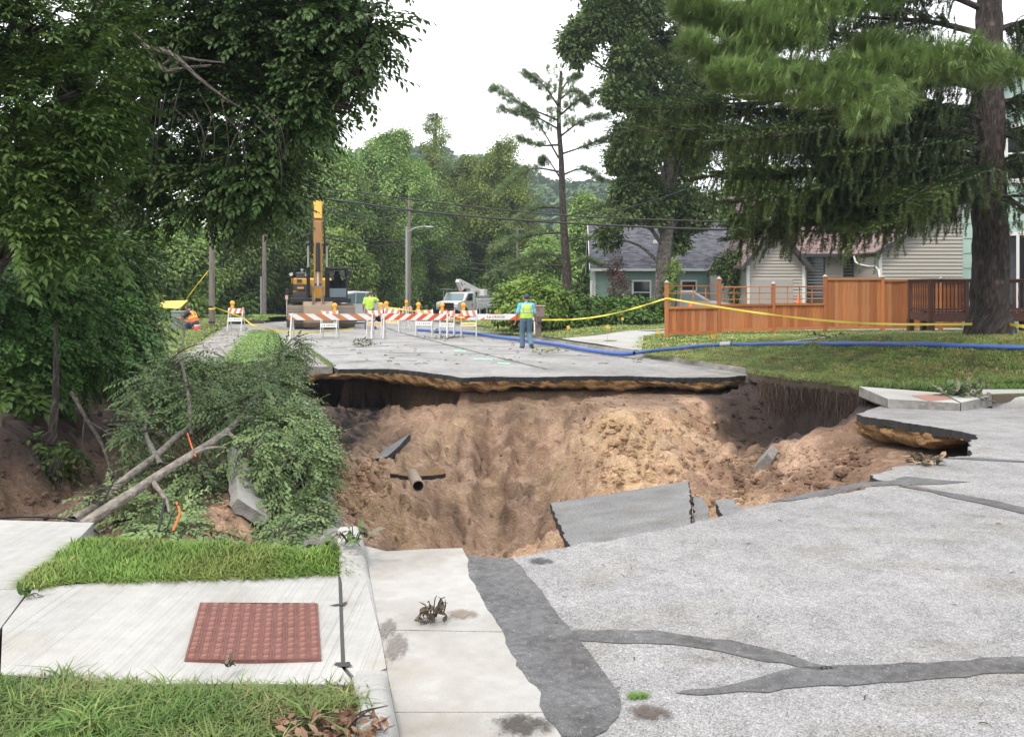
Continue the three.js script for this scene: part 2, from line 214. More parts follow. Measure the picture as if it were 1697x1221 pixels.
run('lawn', [gp(1432, 672, 0.02), gp(1424, 642, 0.13), gp(1418, 641, 0.13), gp(1375, 636, 0.13), gp(1330, 631, 0.12), gp(1285, 626, 0.12), gp(1252, 621, 0.12), gp(1243, 616, 0.12)]);
run('far', [gp(1238, 622), gp(1200, 625), gp(1120, 626), gp(1040, 623), gp(960, 623), gp(880, 625), gp(820, 624), gp(768, 626), gp(735, 621), gp(690, 615), gp(640, 611), gp(560, 612), gp(512, 613), gp(508, 608)]);
run('bank', [gp(503, 602, 0.12), gp(478, 598, 0.12), gp(420, 600, 0.12), gp(355, 600, 0.1), gp(283, 600, 0.1), gp(250, 622, 0.12), gp(200, 632, 0.12), gp(150, 640, 0.12), gp(100, 648, 0.12), gp(45, 668, 0.12), gp(0, 698, 0.12), [-9, 11.2], [-15, 10.6]]);
const rimXY = rim.map((p) => [p[0], p[1]]);
const HANG = { near: 0.35, slot: 0.4, lawn: 0.02, far: 1.0, bank: 0.05 }, SLOPE = { near: 0.25, slot: 0.6, lawn: 0.28, far: 0.25, bank: 0.75 };
function rimDist(x, d) { // signed distance (inside positive), kind of the nearest run
  let best = 1e9, kind = 'near';
  for (let i = 0; i < rim.length; i++) {
    const a = rim[i], b = rim[(i + 1) % rim.length], vx = b[0] - a[0], vy = b[1] - a[1], t = clamp(((x - a[0]) * vx + (d - a[1]) * vy) / (vx * vx + vy * vy || 1), 0, 1), q = (x - a[0] - vx * t) ** 2 + (d - a[1] - vy * t) ** 2;
    if (q < best) { best = q; kind = a[2]; }
  }
  return [inPoly(rimXY, x, d) ? Math.sqrt(best) : -Math.sqrt(best), kind];
}
// depth of the hole: a thin-plate surface through points read off the photograph (pixel, distance), in runs
const pit = [];
const pp = (list) => list.forEach(([px, py, d]) => { const w = W(px, py, d); pit.push([w.x, -w.z, w.y]); });
pp([[620, 905, 14], [700, 915, 15.2], [800, 918, 16], [900, 905, 15.2], [700, 850, 16.2], [800, 850, 17], [900, 850, 16.4], [640, 790, 16.4], [740, 780, 17.8], [850, 780, 18.1], [960, 770, 16.2]]);
pp([[1030, 800, 14.0], [1040, 740, 15.2], [1040, 700, 16.4], [1030, 668, 17.3], [1020, 652, 18.6], [1100, 760, 15.2], [1100, 700, 17], [980, 690, 18], [850, 712, 18.9], [760, 715, 18.9], [850, 680, 19.4], [760, 686, 19.5], [950, 678, 19.3], [850, 668, 20.2], [760, 674, 20.6], [950, 668, 20.1], [900, 672, 19.8], [850, 664, 21], [950, 663, 20.9], [1060, 662, 19.6], [700, 690, 20], [620, 690, 21.6], [560, 680, 22.4]]);
pp([[600, 738, 18.8], [560, 700, 20.6], [640, 700, 20.2], [530, 742, 18.2], [580, 775, 15.2], [560, 850, 12.8], [600, 870, 12.6], [650, 830, 14.4], [520, 690, 20.6]]);
pp([[20, 850, 10.1], [60, 780, 11.4], [100, 690, 14.6], [100, 850, 10], [200, 850, 9.8], [200, 760, 12.8], [220, 690, 16.4], [300, 850, 9.2], [300, 750, 13.2], [400, 880, 8.6], [450, 850, 9.4], [520, 880, 10.4], [400, 700, 17.6], [450, 650, 20.6], [480, 700, 19.2], [350, 640, 20.2], [-400, 850, 9.6], [-300, 760, 10.5]]);
pp([[1150, 850, 12.3], [1200, 865, 10.8], [1250, 825, 12.8], [1230, 775, 15.2], [1180, 740, 16.4], [1150, 690, 18.2], [1130, 650, 19.6], [1190, 655, 19.2], [1300, 740, 15.2], [1280, 800, 12.7], [1335, 765, 12.9], [1345, 720, 14.2], [1400, 765, 12.2], [1380, 805, 10.8], [1450, 765, 11.4], [1440, 722, 12.9], [1520, 752, 10.8], [1570, 738, 10.9], [1600, 735, 10.5], [1330, 742, 16.5], [1370, 722, 15.7], [1405, 700, 14.9], [1262, 772, 17.4]]);
for (const q of [[-1, 7.5, -2.3], [1, 8.2, -2.0], [-0.5, 10, -2.6], [1.2, 9.6, -1.45], [2, 10.6, -1.75], [3, 8, -1.6], [4.6, 8.6, -1.2], [-2.4, 6.6, -1.3], [-4, 7.2, -1.2], [-8, 8, -1.2]]) pit.push(q);
const tps = (() => {
  const n = pit.length, m = n + 3, A = Array.from({ length: m }, () => new Float64Array(m + 1)), U = (r2) => r2 < 1e-9 ? 0 : 0.5 * r2 * Math.log(r2);
  pit.forEach((p, i) => { pit.forEach((q, j) => { A[i][j] = U((p[0] - q[0]) ** 2 + (p[1] - q[1]) ** 2) + (i === j ? 0.15 : 0); }); A[i][n] = A[n][i] = 1; A[i][n + 1] = A[n + 1][i] = p[0]; A[i][n + 2] = A[n + 2][i] = p[1]; A[i][m] = p[2]; });
  for (let c = 0; c < m; c++) {
    let r = c; for (let k = c; k < m; k++) if (Math.abs(A[k][c]) > Math.abs(A[r][c])) r = k;
    [A[c], A[r]] = [A[r], A[c]];
    for (let k = 0; k < m; k++) if (k !== c) { const f = A[k][c] / A[c][c]; if (f) for (let e = c; e <= m; e++) A[k][e] -= f * A[c][e]; }
  }
  const w = A.map((r, i) => r[m] / r[i]);
  return (x, d) => { let s = w[n] + w[n + 1] * x + w[n + 2] * d; for (let i = 0; i < n; i++) s += w[i] * U((x - pit[i][0]) ** 2 + (d - pit[i][1]) ** 2); return s; };
})();
const topY = (x, d, kind) => (kind === 'lawn' ? (x < xR(d) + 0.14 ? R(d) - 0.16 : lawnY(x, d) - 0.14) : kind === 'bank' ? (x > xL(d) - 0.15 && d > 20 ? R(d) - 0.16 : leftY(x, d) - 0.05) : kind === 'near' ? (x < -0.8 ? 0.03 : R(d) - 0.13) : R(d) - 0.37);
function soilY(x, d) {
  const [s, kind] = rimDist(x, d), T = topY(x, d, kind) - (kind === 'near' ? 0.12 : 0), hang = HANG[kind] * (kind === 'far' ? (x < -1.2 ? 1.25 : x < 0.8 ? 0.35 : x < 3.2 ? 0.28 : 0.4) * (1 + 0.4 * n2(x * 0.9, 3)) : 1);
  const inside = s + hang;
  if (inside <= 0) return T;
  let h = tps(x, d);
  const far = clamp(inside / 1.5, 0, 1);
  const ch = Math.abs(n2(x * 1.0 + 0.35 * n2(d * 0.6, x), d * 0.26)), rid = Math.abs(n2(x * 3.4 + 9, d * 0.6));
  h += far * (0.2 * (0.35 - ch) - 0.16 * Math.max(0, 1 - Math.abs(n2(x * 0.9 + 0.5 * n2(d * 0.5, x * 0.4) + 50, d * 0.22)) * 7) + 0.14 * (d > 14 ? 1 : 0.4) * sstep(n2(x * 1.25 + 0.3 * n2(d, 4) + 80, d * 0.3), 0.05, 0.16) + 0.05 * (0.3 - rid) + 0.11 * fbm2(x * 2.3, d * 2.3, 4) + 0.05 * fbm2(x * 7, d * 7, 3) * (0.5 + sstep(n2(x * 0.7 + 3, d * 0.5), -0.3, 0.4)));
  const q = h / 0.42 + 0.6 * n2(x * 0.6, d * 0.6), st = q - Math.floor(q);                    // slumped ledges
  h += far * 0.42 * 0.34 * (sstep(st, 0.35, 0.65) - st) * sstep(n2(x * 0.45 + 5, d * 0.45), -0.2, 0.5);
  const w = SLOPE[kind] * (1 + 0.35 * n2(x * 1.7, d * 1.7)) , k = sstep(inside, 0, w);
  const rough = (kind === 'lawn' || kind === 'bank') && k < 1 ? 0.06 * n2(x * 6, d * 6) * k : 0;
  return lerp(T, Math.min(h, T - 0.02), k) + rough;
}
function soilC(x, d, y, s, kind) {
  const sand = [0.49, 0.332, 0.232], tan = [0.39, 0.25, 0.163], dark = [0.14, 0.092, 0.062], top = [0.048, 0.031, 0.025], gravel = [0.50, 0.35, 0.21], wet = [0.19, 0.115, 0.075];
  const mix = (a, b, t) => [lerp(a[0], b[0], t), lerp(a[1], b[1], t), lerp(a[2], b[2], t)];
  const n = fbm2(x * 0.9, d * 0.9), nf = fbm2(x * 3.1 + 4, d * 3.1), streak = n2(x * 1.5, d * 0.3), lay = R(d) - y;
  let c = mix(sand, tan, clamp(0.5 + 0.9 * n + 0.4 * streak, 0, 1));
  c = mix(c, wet, clamp((n2(x * 1.1 + 30, d * 0.3) + 0.6 * nf - 0.25) * 2.2, 0, 0.75)); c = mix(c, gravel, clamp((fbm2(x * 0.8 + 60, d * 0.5) - 0.12) * 3, 0, 0.5)); c = mix(c, dark, clamp((fbm2(x * 1.6 + 20, d * 1.1 - y) - 0.3) * 4, 0, 0.6));
  const gm = (cx, cd, rx, rd) => clamp(1.25 - Math.hypot((x - cx) / rx, (d - cd) / rd) + 0.5 * nf, 0, 1);
  c = mix(c, gravel, Math.max(0.85 * gm(2.0, 16.2, 1.0, 1.9), 0.9 * gm(1.9, 14, 0.7, 1.3), 0.8 * gm(-2.2, 13.6, 0.9, 1.3), 0.75 * gm(-1.8, 15.6, 0.8, 0.8), 0.5 * gm(-1.2, 12.9, 0.6, 0.7)));
  c = mix(c, dark, clamp(0.7 * gm(0.15, 17.2, 0.35, 0.3) + 0.35 * gm(3.1, 15.4, 0.7, 0.7), 0, 0.4) );
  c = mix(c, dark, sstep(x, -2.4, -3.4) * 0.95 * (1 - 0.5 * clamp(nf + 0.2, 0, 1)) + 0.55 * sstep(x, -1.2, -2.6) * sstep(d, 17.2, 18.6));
  c = mix(c, dark, 0.6 * sstep(lay, 0.95, 0.62) * (x < 3.5 ? 1 : 0) * sstep(d, 17, 18.5));         // the darker bed just below the gravel
  if (kind === 'lawn' || (x > 4 && d > 14.2)) { const e = sstep(x + 0.3 * nf, 3.7, 4.5); c = mix(c, dark, e * clamp(sstep(lay, 1.9 + 0.4 * nf, 1.0), 0, 0.8)); c = mix(c, top, e * clamp(sstep(lay, 1.7 + 0.35 * nf, 0.85) + 0.25 * sstep(s, 1.3, 0.2), 0, 1)); }
  if (kind === 'bank' || x < -4.4) c = mix(c, top, clamp(0.75 * sstep(lay, 0.75 + 0.25 * nf, 0.25) + 0.25, 0, 1));
  c = mix(c, wet, 0.9 * sstep(x, 2.7, 3.4) * sstep(d, 14.8, 13.9) * sstep(nf + 0.5 * n, -0.6, -0.15)); c = mix(c, sand, 0.8 * sstep(Math.abs(x - 4.15 - 0.25 * (d - 13)), 0.45, 0.1) * sstep(d, 12, 12.8) * sstep(d, 15, 14.2));
  return c;
}
{ // the washed-out hole: one sheet of soil running on beneath the pavements
  const x0 = -15.5, x1 = 10.5, d0 = 5.2, d1 = 26, sx = 0.075, sd = 0.07, nx = Math.round((x1 - x0) / sx), nd = Math.round((d1 - d0) / sd), pos = new Float32Array((nx + 1) * (nd + 1) * 3), uv = new Float32Array((nx + 1) * (nd + 1) * 2), col = new Float32Array(pos.length), idx = [];
  for (let j = 0, o = 0; j <= nd; j++) for (let i = 0; i <= nx; i++, o++) {
    const x = x0 + i * sx, d = d0 + j * sd, y = soilY(x, d), [s, kind] = rimDist(x, d), px = CX + x * F / d, py = HY + (EYE - y) * F / d;
    pos[o * 3] = x + 0.03 * n3(x * 5, y * 5, d * 5); pos[o * 3 + 1] = y; pos[o * 3 + 2] = -d + 0.03 * n3(x * 5 + 40, y * 5, d * 5); uv[o * 2] = x + 0.6 * y; uv[o * 2 + 1] = -d - y;
    const c = soilC(x, d, y, s, kind), nf = fbm2(x * 5.1 + 4, d * 5.1 - y * 4);
    const k = 1 + 0.22 * nf; col[o * 3] = c[0] * k * 1.5; col[o * 3 + 1] = c[1] * k * 1.5; col[o * 3 + 2] = c[2] * k * 1.5;
  }
  for (let j = 0; j < nd; j++) for (let i = 0; i < nx; i++) { const a = j * (nx + 1) + i, b = a + nx + 1; idx.push(a, a + 1, b, a + 1, b + 1, b); }
  const g = new THREE.BufferGeometry(); g.setAttribute('position', new THREE.BufferAttribute(pos, 3)); g.setAttribute('uv', new THREE.BufferAttribute(uv, 2)); g.setAttribute('color', new THREE.BufferAttribute(col, 3)); g.setIndex(idx); g.computeVertexNormals();
  struct('sinkhole', g, MT.soil, 'huge washed-out hole of brown sand and dark soil in the middle of the street', 'sinkhole');
}
{ // ground far around, with room left for the hole
  const o = [[-330, -30], [330, -30], [330, 560], [-330, 560]], h = [[-15.2, 5.4], [-15.2, 25.8], [10.3, 25.8], [10.3, 5.4]];
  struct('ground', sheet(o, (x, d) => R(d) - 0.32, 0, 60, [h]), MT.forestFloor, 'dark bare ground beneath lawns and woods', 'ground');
}
// ---------------------------------------------------------------- pavements
const rimRun = (kind, from = 0, to = 1e9) => rim.filter((p, i) => p[2] === kind && i >= from && i < to).map((p) => [p[0], p[1]]);
const line = (pts, step, r, seed) => { const o = []; for (let i = 0; i < pts.length - 1; i++) { const a = pts[i], b = pts[i + 1], L = Math.hypot(b[0] - a[0], b[1] - a[1]), n = Math.max(1, Math.round(L / step)); for (let k = 0; k < n; k++) { const t = k / n, x = lerp(a[0], b[0], t), y = lerp(a[1], b[1], t), e = k || i ? r * (n2(x * 1.9 + seed, y * 1.9) + 0.6 * n2(x * 6 + seed, y * 6) + 0.4 * n2(x * 16, y * 16 + seed)) : 0; o.push([x - e * (b[1] - a[1]) / L, y + e * (b[0] - a[0]) / L]); } } o.push(pts[pts.length - 1]); return o; };
const nearRun = rimRun('near'), slotRun = rimRun('slot'), farRun = rimRun('far'), lawnRun = rimRun('lawn'), bankRun = rimRun('bank');
const tarStart = 14; // first rim point of the asphalt in the near run
const seam = [gp(772, 922), gp(777, 945), gp(783, 965), gp(800, 998), gp(826, 1042), gp(858, 1095), gp(890, 1150), gp(908, 1192), gp(930, 1221)];
const seamD = line(seam, 0.06, 0.014, 3);
const crossKerb = [gp(1437, 680), gp(1476, 668, 0), gp(1590, 673), [7.2, 13.35], [12, 13.5], [40, 14.5]];
const roadPoly = [...line([...nearRun.slice(tarStart), ...slotRun], 0.055, 0.036, 8), ...crossKerb.slice(1), [40, -6], [1.6, -6], [0.62, 1.2], ...seamD.slice(1).reverse()];
const near = struct('road', sheet(roadPoly, (x, d) => R(d), 0.1, 0.5), [MT.asphalt, MT.tarEdge], 'pale grey chip-sealed asphalt street in the foreground right of the gutter', 'road');
// stiff yellow road base hanging under the asphalt round the notch on the right
function baseBand(pts, h0, h1, inset, thick, seed) { // a band of roadbase under an edge: front face, ragged lower lip
  const P = line(pts, 0.08, 0.02, seed), pos = [], uv = [], idx = []; let L = 0;
  P.forEach((p, i) => {
    const a = P[Math.max(0, i - 1)], b = P[Math.min(P.length - 1, i + 1)], l = Math.hypot(b[0] - a[0], b[1] - a[1]) || 1, nx = (b[1] - a[1]) / l, ny = -(b[0] - a[0]) / l; if (i) L += Math.hypot(p[0] - P[i - 1][0], p[1] - P[i - 1][1]);
    const hh = h1 * (1 + 0.3 * n2(L * 0.7, seed) + 0.12 * n2(L * 3, seed + 3)) * (seed === 32 ? sstep(i, -3, 16) : 1);
    for (let k = 0; k <= 6; k++) { const t = k / 6, e = inset + 0.05 * n3(L * 2, t * 2, seed) + 0.035 * n3(L * 7, t * 5, seed) + 0.03 * n3(L * 19, t * 9, seed) + (k > 5 ? thick : k > 4 ? 0.1 : 0) + 0.05 * t * t; pos.push(p[0] + nx * e, R(p[1]) - lerp(h0, hh, Math.min(1, t * 1.15)) + 0.02 * n3(L * 5, t * 6, 1), -(p[1] + ny * e)); uv.push(L, -t * h1 - (k > 5 ? thick : 0)); }
    if (i) for (let k = 0; k < 6; k++) { const q = (i - 1) * 7 + k; idx.push(q, q + 1, q + 7, q + 1, q + 8, q + 7); }
  });
  const g = new THREE.BufferGeometry(); g.setAttribute('position', new THREE.Float32BufferAttribute(pos, 3)); g.setAttribute('uv', new THREE.Float32BufferAttribute(uv, 2)); g.setIndex(idx); g.computeVertexNormals(); return g;
}
// far street
const farPoly = [...line(farRun.slice(0, -2), 0.06, 0.045, 21), [xL(22.6) + 0.62, 22.6], [xL(60) + 0.6, 60], [xL(140) + 0.6, 140], [xR(140) - 0.6, 140], [xR(60) - 0.6, 60], [xR(21) - 0.6, 21]];
struct('road', sheet(farPoly, (x, d) => R(d), 0.11, 0.6), [MT.asphaltSmooth, MT.tarEdge], 'grey asphalt street running away beyond the hole', 'road');
struct('road_base', baseBand(farRun.slice(0, -1), 0.1, 0.31, -0.01, 1.0, 31), MT.gravel, 'yellow gravel base showing under the far street edge', 'road base');
struct('road_base', baseBand(slotRun.slice(0, -1), 0.09, 0.3, 0.0, 0.6, 32), MT.gravel, 'rusty gravel base under the broken edge at the right notch', 'road base');
// kerb swept along a line of (x, d): profile across, height by a function of the way along
function kerb(pts, hf, width, side, yf, step = 0.25) { // side +1: kerb stands to the left of the line as it runs
  const P = line(pts, step, 0, 0), pos = [], uv = [], idx = []; let L = 0; const K = 7;
  P.forEach((p, i) => {
    const a = P[Math.max(0, i - 1)], b = P[Math.min(P.length - 1, i + 1)], l = Math.hypot(b[0] - a[0], b[1] - a[1]) || 1, nx = -(b[1] - a[1]) / l * side, ny = (b[0] - a[0]) / l * side; if (i) L += Math.hypot(p[0] - P[i - 1][0], p[1] - P[i - 1][1]);
    const h = hf(L, p), y = yf(p[0], p[1]), prof = [[-0.005, -0.25], [0, 0], [0.015, h * 0.55], [0.035, h * 0.9], [0.06, h], [width - 0.02, h], [width, h - 0.015], [width, -0.25]];
    prof.forEach(([e, hh], k) => { pos.push(p[0] + nx * e, y + hh, -(p[1] + ny * e)); uv.push(L, e + hh); });
    if (i) for (let k = 0; k < K; k++) { const q = (i - 1) * 8 + k; idx.push(q, q + 8, q + 1, q + 1, q + 8, q + 9); }
  });
  for (const e of [0, (P.length - 1) * 8]) for (let k = 1; k < K; k++) idx.push(e, e + k, e + k + 1);
  const g = new THREE.BufferGeometry(); g.setAttribute('position', new THREE.Float32BufferAttribute(pos, 3)); g.setAttribute('uv', new THREE.Float32BufferAttribute(uv, 2)); g.setIndex(idx); g.computeVertexNormals(); return toCreasedNormals(g, 0.7);
}
const faceLine = [gp(604, 905, 0), gp(610, 940), gp(618, 985), gp(632, 1060), gp(641, 1110), gp(652, 1170), gp(662, 1221), [-0.33, 2.4], [-0.05, 1.2]];
// gutter pans between joints
const slabThing = (name, label, cat) => tag(thing(name, label, cat), null, null, null, 'structure');
const gut = slabThing('gutter', 'pale concrete gutter between kerb and dark patch in the foreground', 'gutter');
{
  const inner = faceLine, outer = seamD, cut = (d, l) => { for (let i = 0; i < l.length - 1; i++) if ((l[i][1] - d) * (l[i + 1][1] - d) <= 0 && l[i][1] !== l[i + 1][1]) { const t = (d - l[i][1]) / (l[i + 1][1] - l[i][1]); return [lerp(l[i][0], l[i + 1][0], t), d]; } return l[l.length - 1]; };
  const between = (l, a, b) => [cut(a, l), ...l.filter((p) => p[1] < a - 0.01 && p[1] > b + 0.01), cut(b, l)];
  const joint = 4.31, front = line([gpy(604, 905, 0), gpy(640, 914), gpy(700, 911), gpy(765, 909), gpy(772, 922)], 0.05, 0.006, 3);
  const s1 = [...front, ...between(outer, 5.5, joint + 0.004).slice(1), ...between(inner, 5.6, joint + 0.03).reverse()];
  const s2 = [...between(outer, joint - 0.004, 3.5), ...between(inner, joint + 0.022, 3.5).reverse()];
  part(gut, 'slab', sheet(s1, (x, d) => R(d) + 0.004, 0.2, 0.5), [MT.gutter, MT.oldConcrete]);
  part(gut, 'slab', sheet(s2, (x, d) => R(d) + 0.004, 0.2, 0.5), [MT.gutter, MT.oldConcrete]);
  part(gut, 'slab', sheet([...between(outer, 3.495, 1.3), ...between(inner, 3.495, 1.3).reverse()], (x, d) => R(d) + 0.004, 0.2, 0.5), [MT.gutter, MT.oldConcrete]);
}
const k1 = kerb(faceLine.slice(0, 4), (L) => 0.012 + 0.118 * sstep(L, 0.75, 0.25), 0.17, -1, (x, d) => R(d), 0.06);
const k2 = kerb([[-0.735, 3.9].map((v, i) => i ? 3.9 : v), ...faceLine.slice(4)].map((p, i) => i ? p : gp(636, 1085)), (L) => 0.012 + 0.1 * sstep(L, 0.15, 0.6), 0.15, -1, (x, d) => R(d), 0.06);
struct('kerb', k1, MT.brushed, 'rounded white kerb end broken off at the edge of the hole', 'kerb');
struct('kerb', k2, MT.brushed, 'low white kerb beside the front grass strip', 'kerb');
// dark patch of new asphalt along the gutter and crack seal lines
const sealed = (name, px, label, lift = 0.004, r = 0.02) => struct(name, sheet(densify(px.map(([a, b]) => gp(a, b)), 0.09, r, px[0][0]), (x, d) => R(d) + lift, 0, 0.5), MT.tar, label, 'road patch');
struct('road_patch', sheet([...seamD.filter((p) => p[1] > 3.36), ...line([[932, 1222], [975, 1226], [1008, 1212], [1022, 1190], [1030, 1165], [1012, 1128], [990, 1098], [964, 1066], [938, 1036], [908, 996], [884, 965], [864, 941], [850, 926]].map(([a, b]) => gp(a, b)), 0.05, 0.007, 5), gp(812, 925)], (x, d) => R(d) + 0.005, 0, 0.5), MT.tar, 'dark grey strip of patched asphalt along the gutter', 'road patch');
sealed('crack_seal', [[938, 1046], [960, 1043], [1080, 1046], [1150, 1056], [1210, 1062], [1280, 1078], [1345, 1097], [1390, 1108], [1360, 1112], [1270, 1095], [1190, 1078], [1090, 1064], [1000, 1064], [955, 1062]], 'dark crack seal line running from the patch strip');
sealed('crack_seal', [[1120, 1150], [1200, 1136], [1270, 1120], [1330, 1108], [1385, 1107], [1500, 1098], [1700, 1090], [1990, 1072], [1990, 1092], [1700, 1116], [1500, 1130], [1340, 1142], [1200, 1152]], 'widest dark crack seal band crossing the foreground to the right');
sealed('crack_seal', [[1275, 833], [1345, 816], [1430, 800], [1475, 797], [1500, 790], [1560, 796], [1610, 799], [1560, 803], [1500, 804], [1440, 806], [1380, 820], [1320, 829]], 'grey seal along the pavement edge of the hole', 0.005, 0.008);
sealed('crack_seal', [[1490, 806], [1540, 815], [1580, 826], [1640, 838], [1740, 862], [1740, 852], [1660, 833], [1600, 821], [1545, 812], [1500, 803]], 'narrow dark seal line curving right behind the broken edge', 0.0055, 0.01);
sealed('crack_seal', [[1560, 760], [1610, 762], [1720, 768], [1720, 766], [1640, 760], [1605, 758]], 'thin seal line near the tip of the notch', 0.005, 0.008);
// grime: thin films whose cover breaks up with a noise
const grimeA = makeTex(512, 1, (i, x, y) => { const k = y * 2 * N + x * 2, e = Math.hypot(x / 256 - 1, y / 256 - 1), v = 0.45 * fineN[k] + 0.35 * midN[k] + 0.3 * lowN[k] - 0.22 - 0.75 * e * e; return grey(clamp(v * 3.2, 0, 1)); });
function grime(lab, px, py, rx, ry, c, lift, deg = 0) { const [x, d] = gp(px, py), wx = rx * d / F, wd = ry * (gp(px, py - 1)[1] - d), co = Math.cos(deg / 57.3), si = Math.sin(deg / 57.3), P = [[-1, -1], [1, -1], [1, 1], [-1, 1]].map(([a, b]) => [x + a * wx * co - b * wd * si, d + a * wx * si + b * wd * co]), g = sheet(P, (x2, d2) => R(d2) + lift, 0, 0.4), p = g.attributes.position, uv = g.attributes.uv; for (let i = 0; i < p.count; i++) { const dx = p.getX(i) - x, dd = -p.getZ(i) - d, a = (dx * co + dd * si) / wx, b = (-dx * si + dd * co) / wd; uv.setXY(i, (a + 1) / 2, (b + 1) / 2); } return struct('stain', g, std(c[0], c[1], c[2], 1, { alphaMap: grimeA, transparent: true }), lab, 'stain'); }
grime('brown muddy stain by the end of the patch strip', 1075, 1183, 55, 20, [0.1, 0.078, 0.065], 0.0075); grime('black grime on the bottom edge of the pale gutter', 865, 1205, 75, 28, [0.07, 0.062, 0.055], 0.0095, 0);
grime('faint grime along the gutter flow line below the joint', 655, 1075, 30, 34, [0.2, 0.185, 0.165], 0.0092); grime('faint grime along the gutter flow line above the joint', 641, 1045, 22, 26, [0.2, 0.185, 0.165], 0.0089);
grime('faint brownish patch beside the withered twig on the gutter', 765, 1020, 40, 12, [0.25, 0.2, 0.16], 0.0083); grime('dark smear near the head of the patch strip', 895, 931, 34, 8, [0.07, 0.07, 0.074], 0.0077, -6);
const crack = (pts, w, lab, lift = 0.006) => { const P = line(pts.map(([a, b]) => gp(a, b)), 0.3, 0.025, pts[0][0]), A = [], B = []; P.forEach((p, i) => { const q = P[Math.min(i + 1, P.length - 1)], o = P[Math.max(0, i - 1)], l = Math.hypot(q[0] - o[0], q[1] - o[1]) || 1, k = w * (0.6 + 0.5 * n2(i * 0.4, w * 9)) / 2; A.push([p[0] - (q[1] - o[1]) / l * k, p[1] + (q[0] - o[0]) / l * k]); B.push([p[0] + (q[1] - o[1]) / l * k, p[1] - (q[0] - o[0]) / l * k]); }); return struct('road_joint', sheet([...A, ...B.reverse()], (x, d) => R(d) + lift, 0, 1), MT.tar, lab, 'road joint'); };
crack([[905, 612], [800, 586], [655, 549], [640, 543]], 0.2, 'grey joint line down the middle of the far street', 0.0055); crack([[540, 589], [640, 585], [700, 585], [860, 587], [980, 590]], 0.12, 'transverse crack across the far street nearer the hole'); crack([[545, 577], [700, 570.5], [850, 575.5]], 0.12, 'transverse crack across the far street near the walking worker', 0.0065); crack([[575, 600], [640, 597], [690, 598]], 0.1, 'short crack on the left of the far street');
// small green survey marks sprayed on the street
for (const [px, lab] of [[[[785, 594], [815, 595], [817, 597], [785, 596]], 'pale green paint mark nearest the hole edge'], [[[825, 601], [845, 602], [845, 604], [825, 603]], 'smallest pale green paint mark beside the joint line'], [[[752, 580], [772, 582], [772, 583.5], [752, 582]], 'pale green paint mark farthest from the hole']]) struct('paint_mark', sheet(px.map(([a, b]) => gp(a, b)), (x, d) => R(d) + 0.009, 0, 1), std(0.3, 0.72, 0.5, 0.7), lab, 'paint mark');

// near pavement: walk slabs, ramp, verges
const NL = gpy(155, 866, 0.1), NC = gpy(50, 976, 0.1), ND = gpy(0, 1040, 0.1), NE = gpy(0, 1119, 0.09);
const walk = slabThing('sidewalk', 'brushed white concrete sidewalk at the left foreground', 'sidewalk');
part(walk, 'slab', sheet([[-4.6, 6.08], [-3.6, 6.02], NL, NC, [-4.6, 4.62]], (x) => 0.1, 0.16, 0.6), [MT.brushed, MT.oldConcrete]);
part(walk, 'slab', sheet([[-4.6, 4.612], [NC[0] - 0.005, NC[1] - 0.006], [ND[0], ND[1]], [NE[0] - 0.1, NE[1]], [-2.2, 2.9], [-4.6, 2.9]], (x) => 0.1, 0.16, 0.6), [MT.brushed, MT.oldConcrete]);
const rampA = gpy(560, 949, 0.02), rampB = gpy(565, 1104, 0.02), rampC = gpy(588, 1133, 0.02);
const ramp = slabThing('ramp', 'brushed concrete kerb ramp sloping to the gutter around the red panel', 'ramp');
part(ramp, 'slab', sheet([[NC[0] + 0.008, NC[1]], gpy(190, 965, 0.09), gpy(300, 958, 0.07), gpy(430, 952, 0.04), rampA, rampB, rampC, gpy(430, 1122, 0.045), gpy(200, 1122, 0.08), NE, [ND[0] + 0.008, ND[1] + 0.002]], (x) => walkY(x) + 0.002, 0.16, 0.35), [MT.brushed, MT.oldConcrete]);
{ // strip of concrete between joint and gutter in front of the ramp
  const a = gpy(566, 949, 0.012), b = gpy(571, 1104, 0.012);
  part(ramp, 'apron', sheet([a, gpy(604, 952, 0.01), gpy(632, 1062, 0.01), gpy(640, 1108, 0.01), gpy(594, 1131, 0.01), b], () => 0.014, 0.15, 0.3), [MT.brushed, MT.oldConcrete]);
  struct('joint', sheet([gpy(560, 930, 0.1), gpy(564, 930, 0.1), gpy(567, 1000, 0.012), gpy(572, 1104, 0.012), gpy(563, 1104, 0.012), gpy(560, 1000, 0.012)], () => 0.0165, 0, 0.3), std(0.06, 0.057, 0.055, 1), 'dark dirty joint between ramp and gutter kerb', 'joint');
  for (const [px, lab] of [[[[545, 1003], [578, 995], [570, 1003], [555, 1005]], 'black spot of mud at the top of the dirty joint'], [[[555, 1096], [580, 1096], [584, 1104], [560, 1106], [550, 1101]], 'black spot of mud at the bottom of the dirty joint']]) struct('stain', sheet(densify(px.map(([a2, b2]) => gpy(a2, b2, 0.02)), 0.02, 0.012, 9), (x) => Math.max(0.0185, walkY(x) + 0.006), 0, 0.3), std(0.05, 0.047, 0.045, 1), lab, 'stain');
}
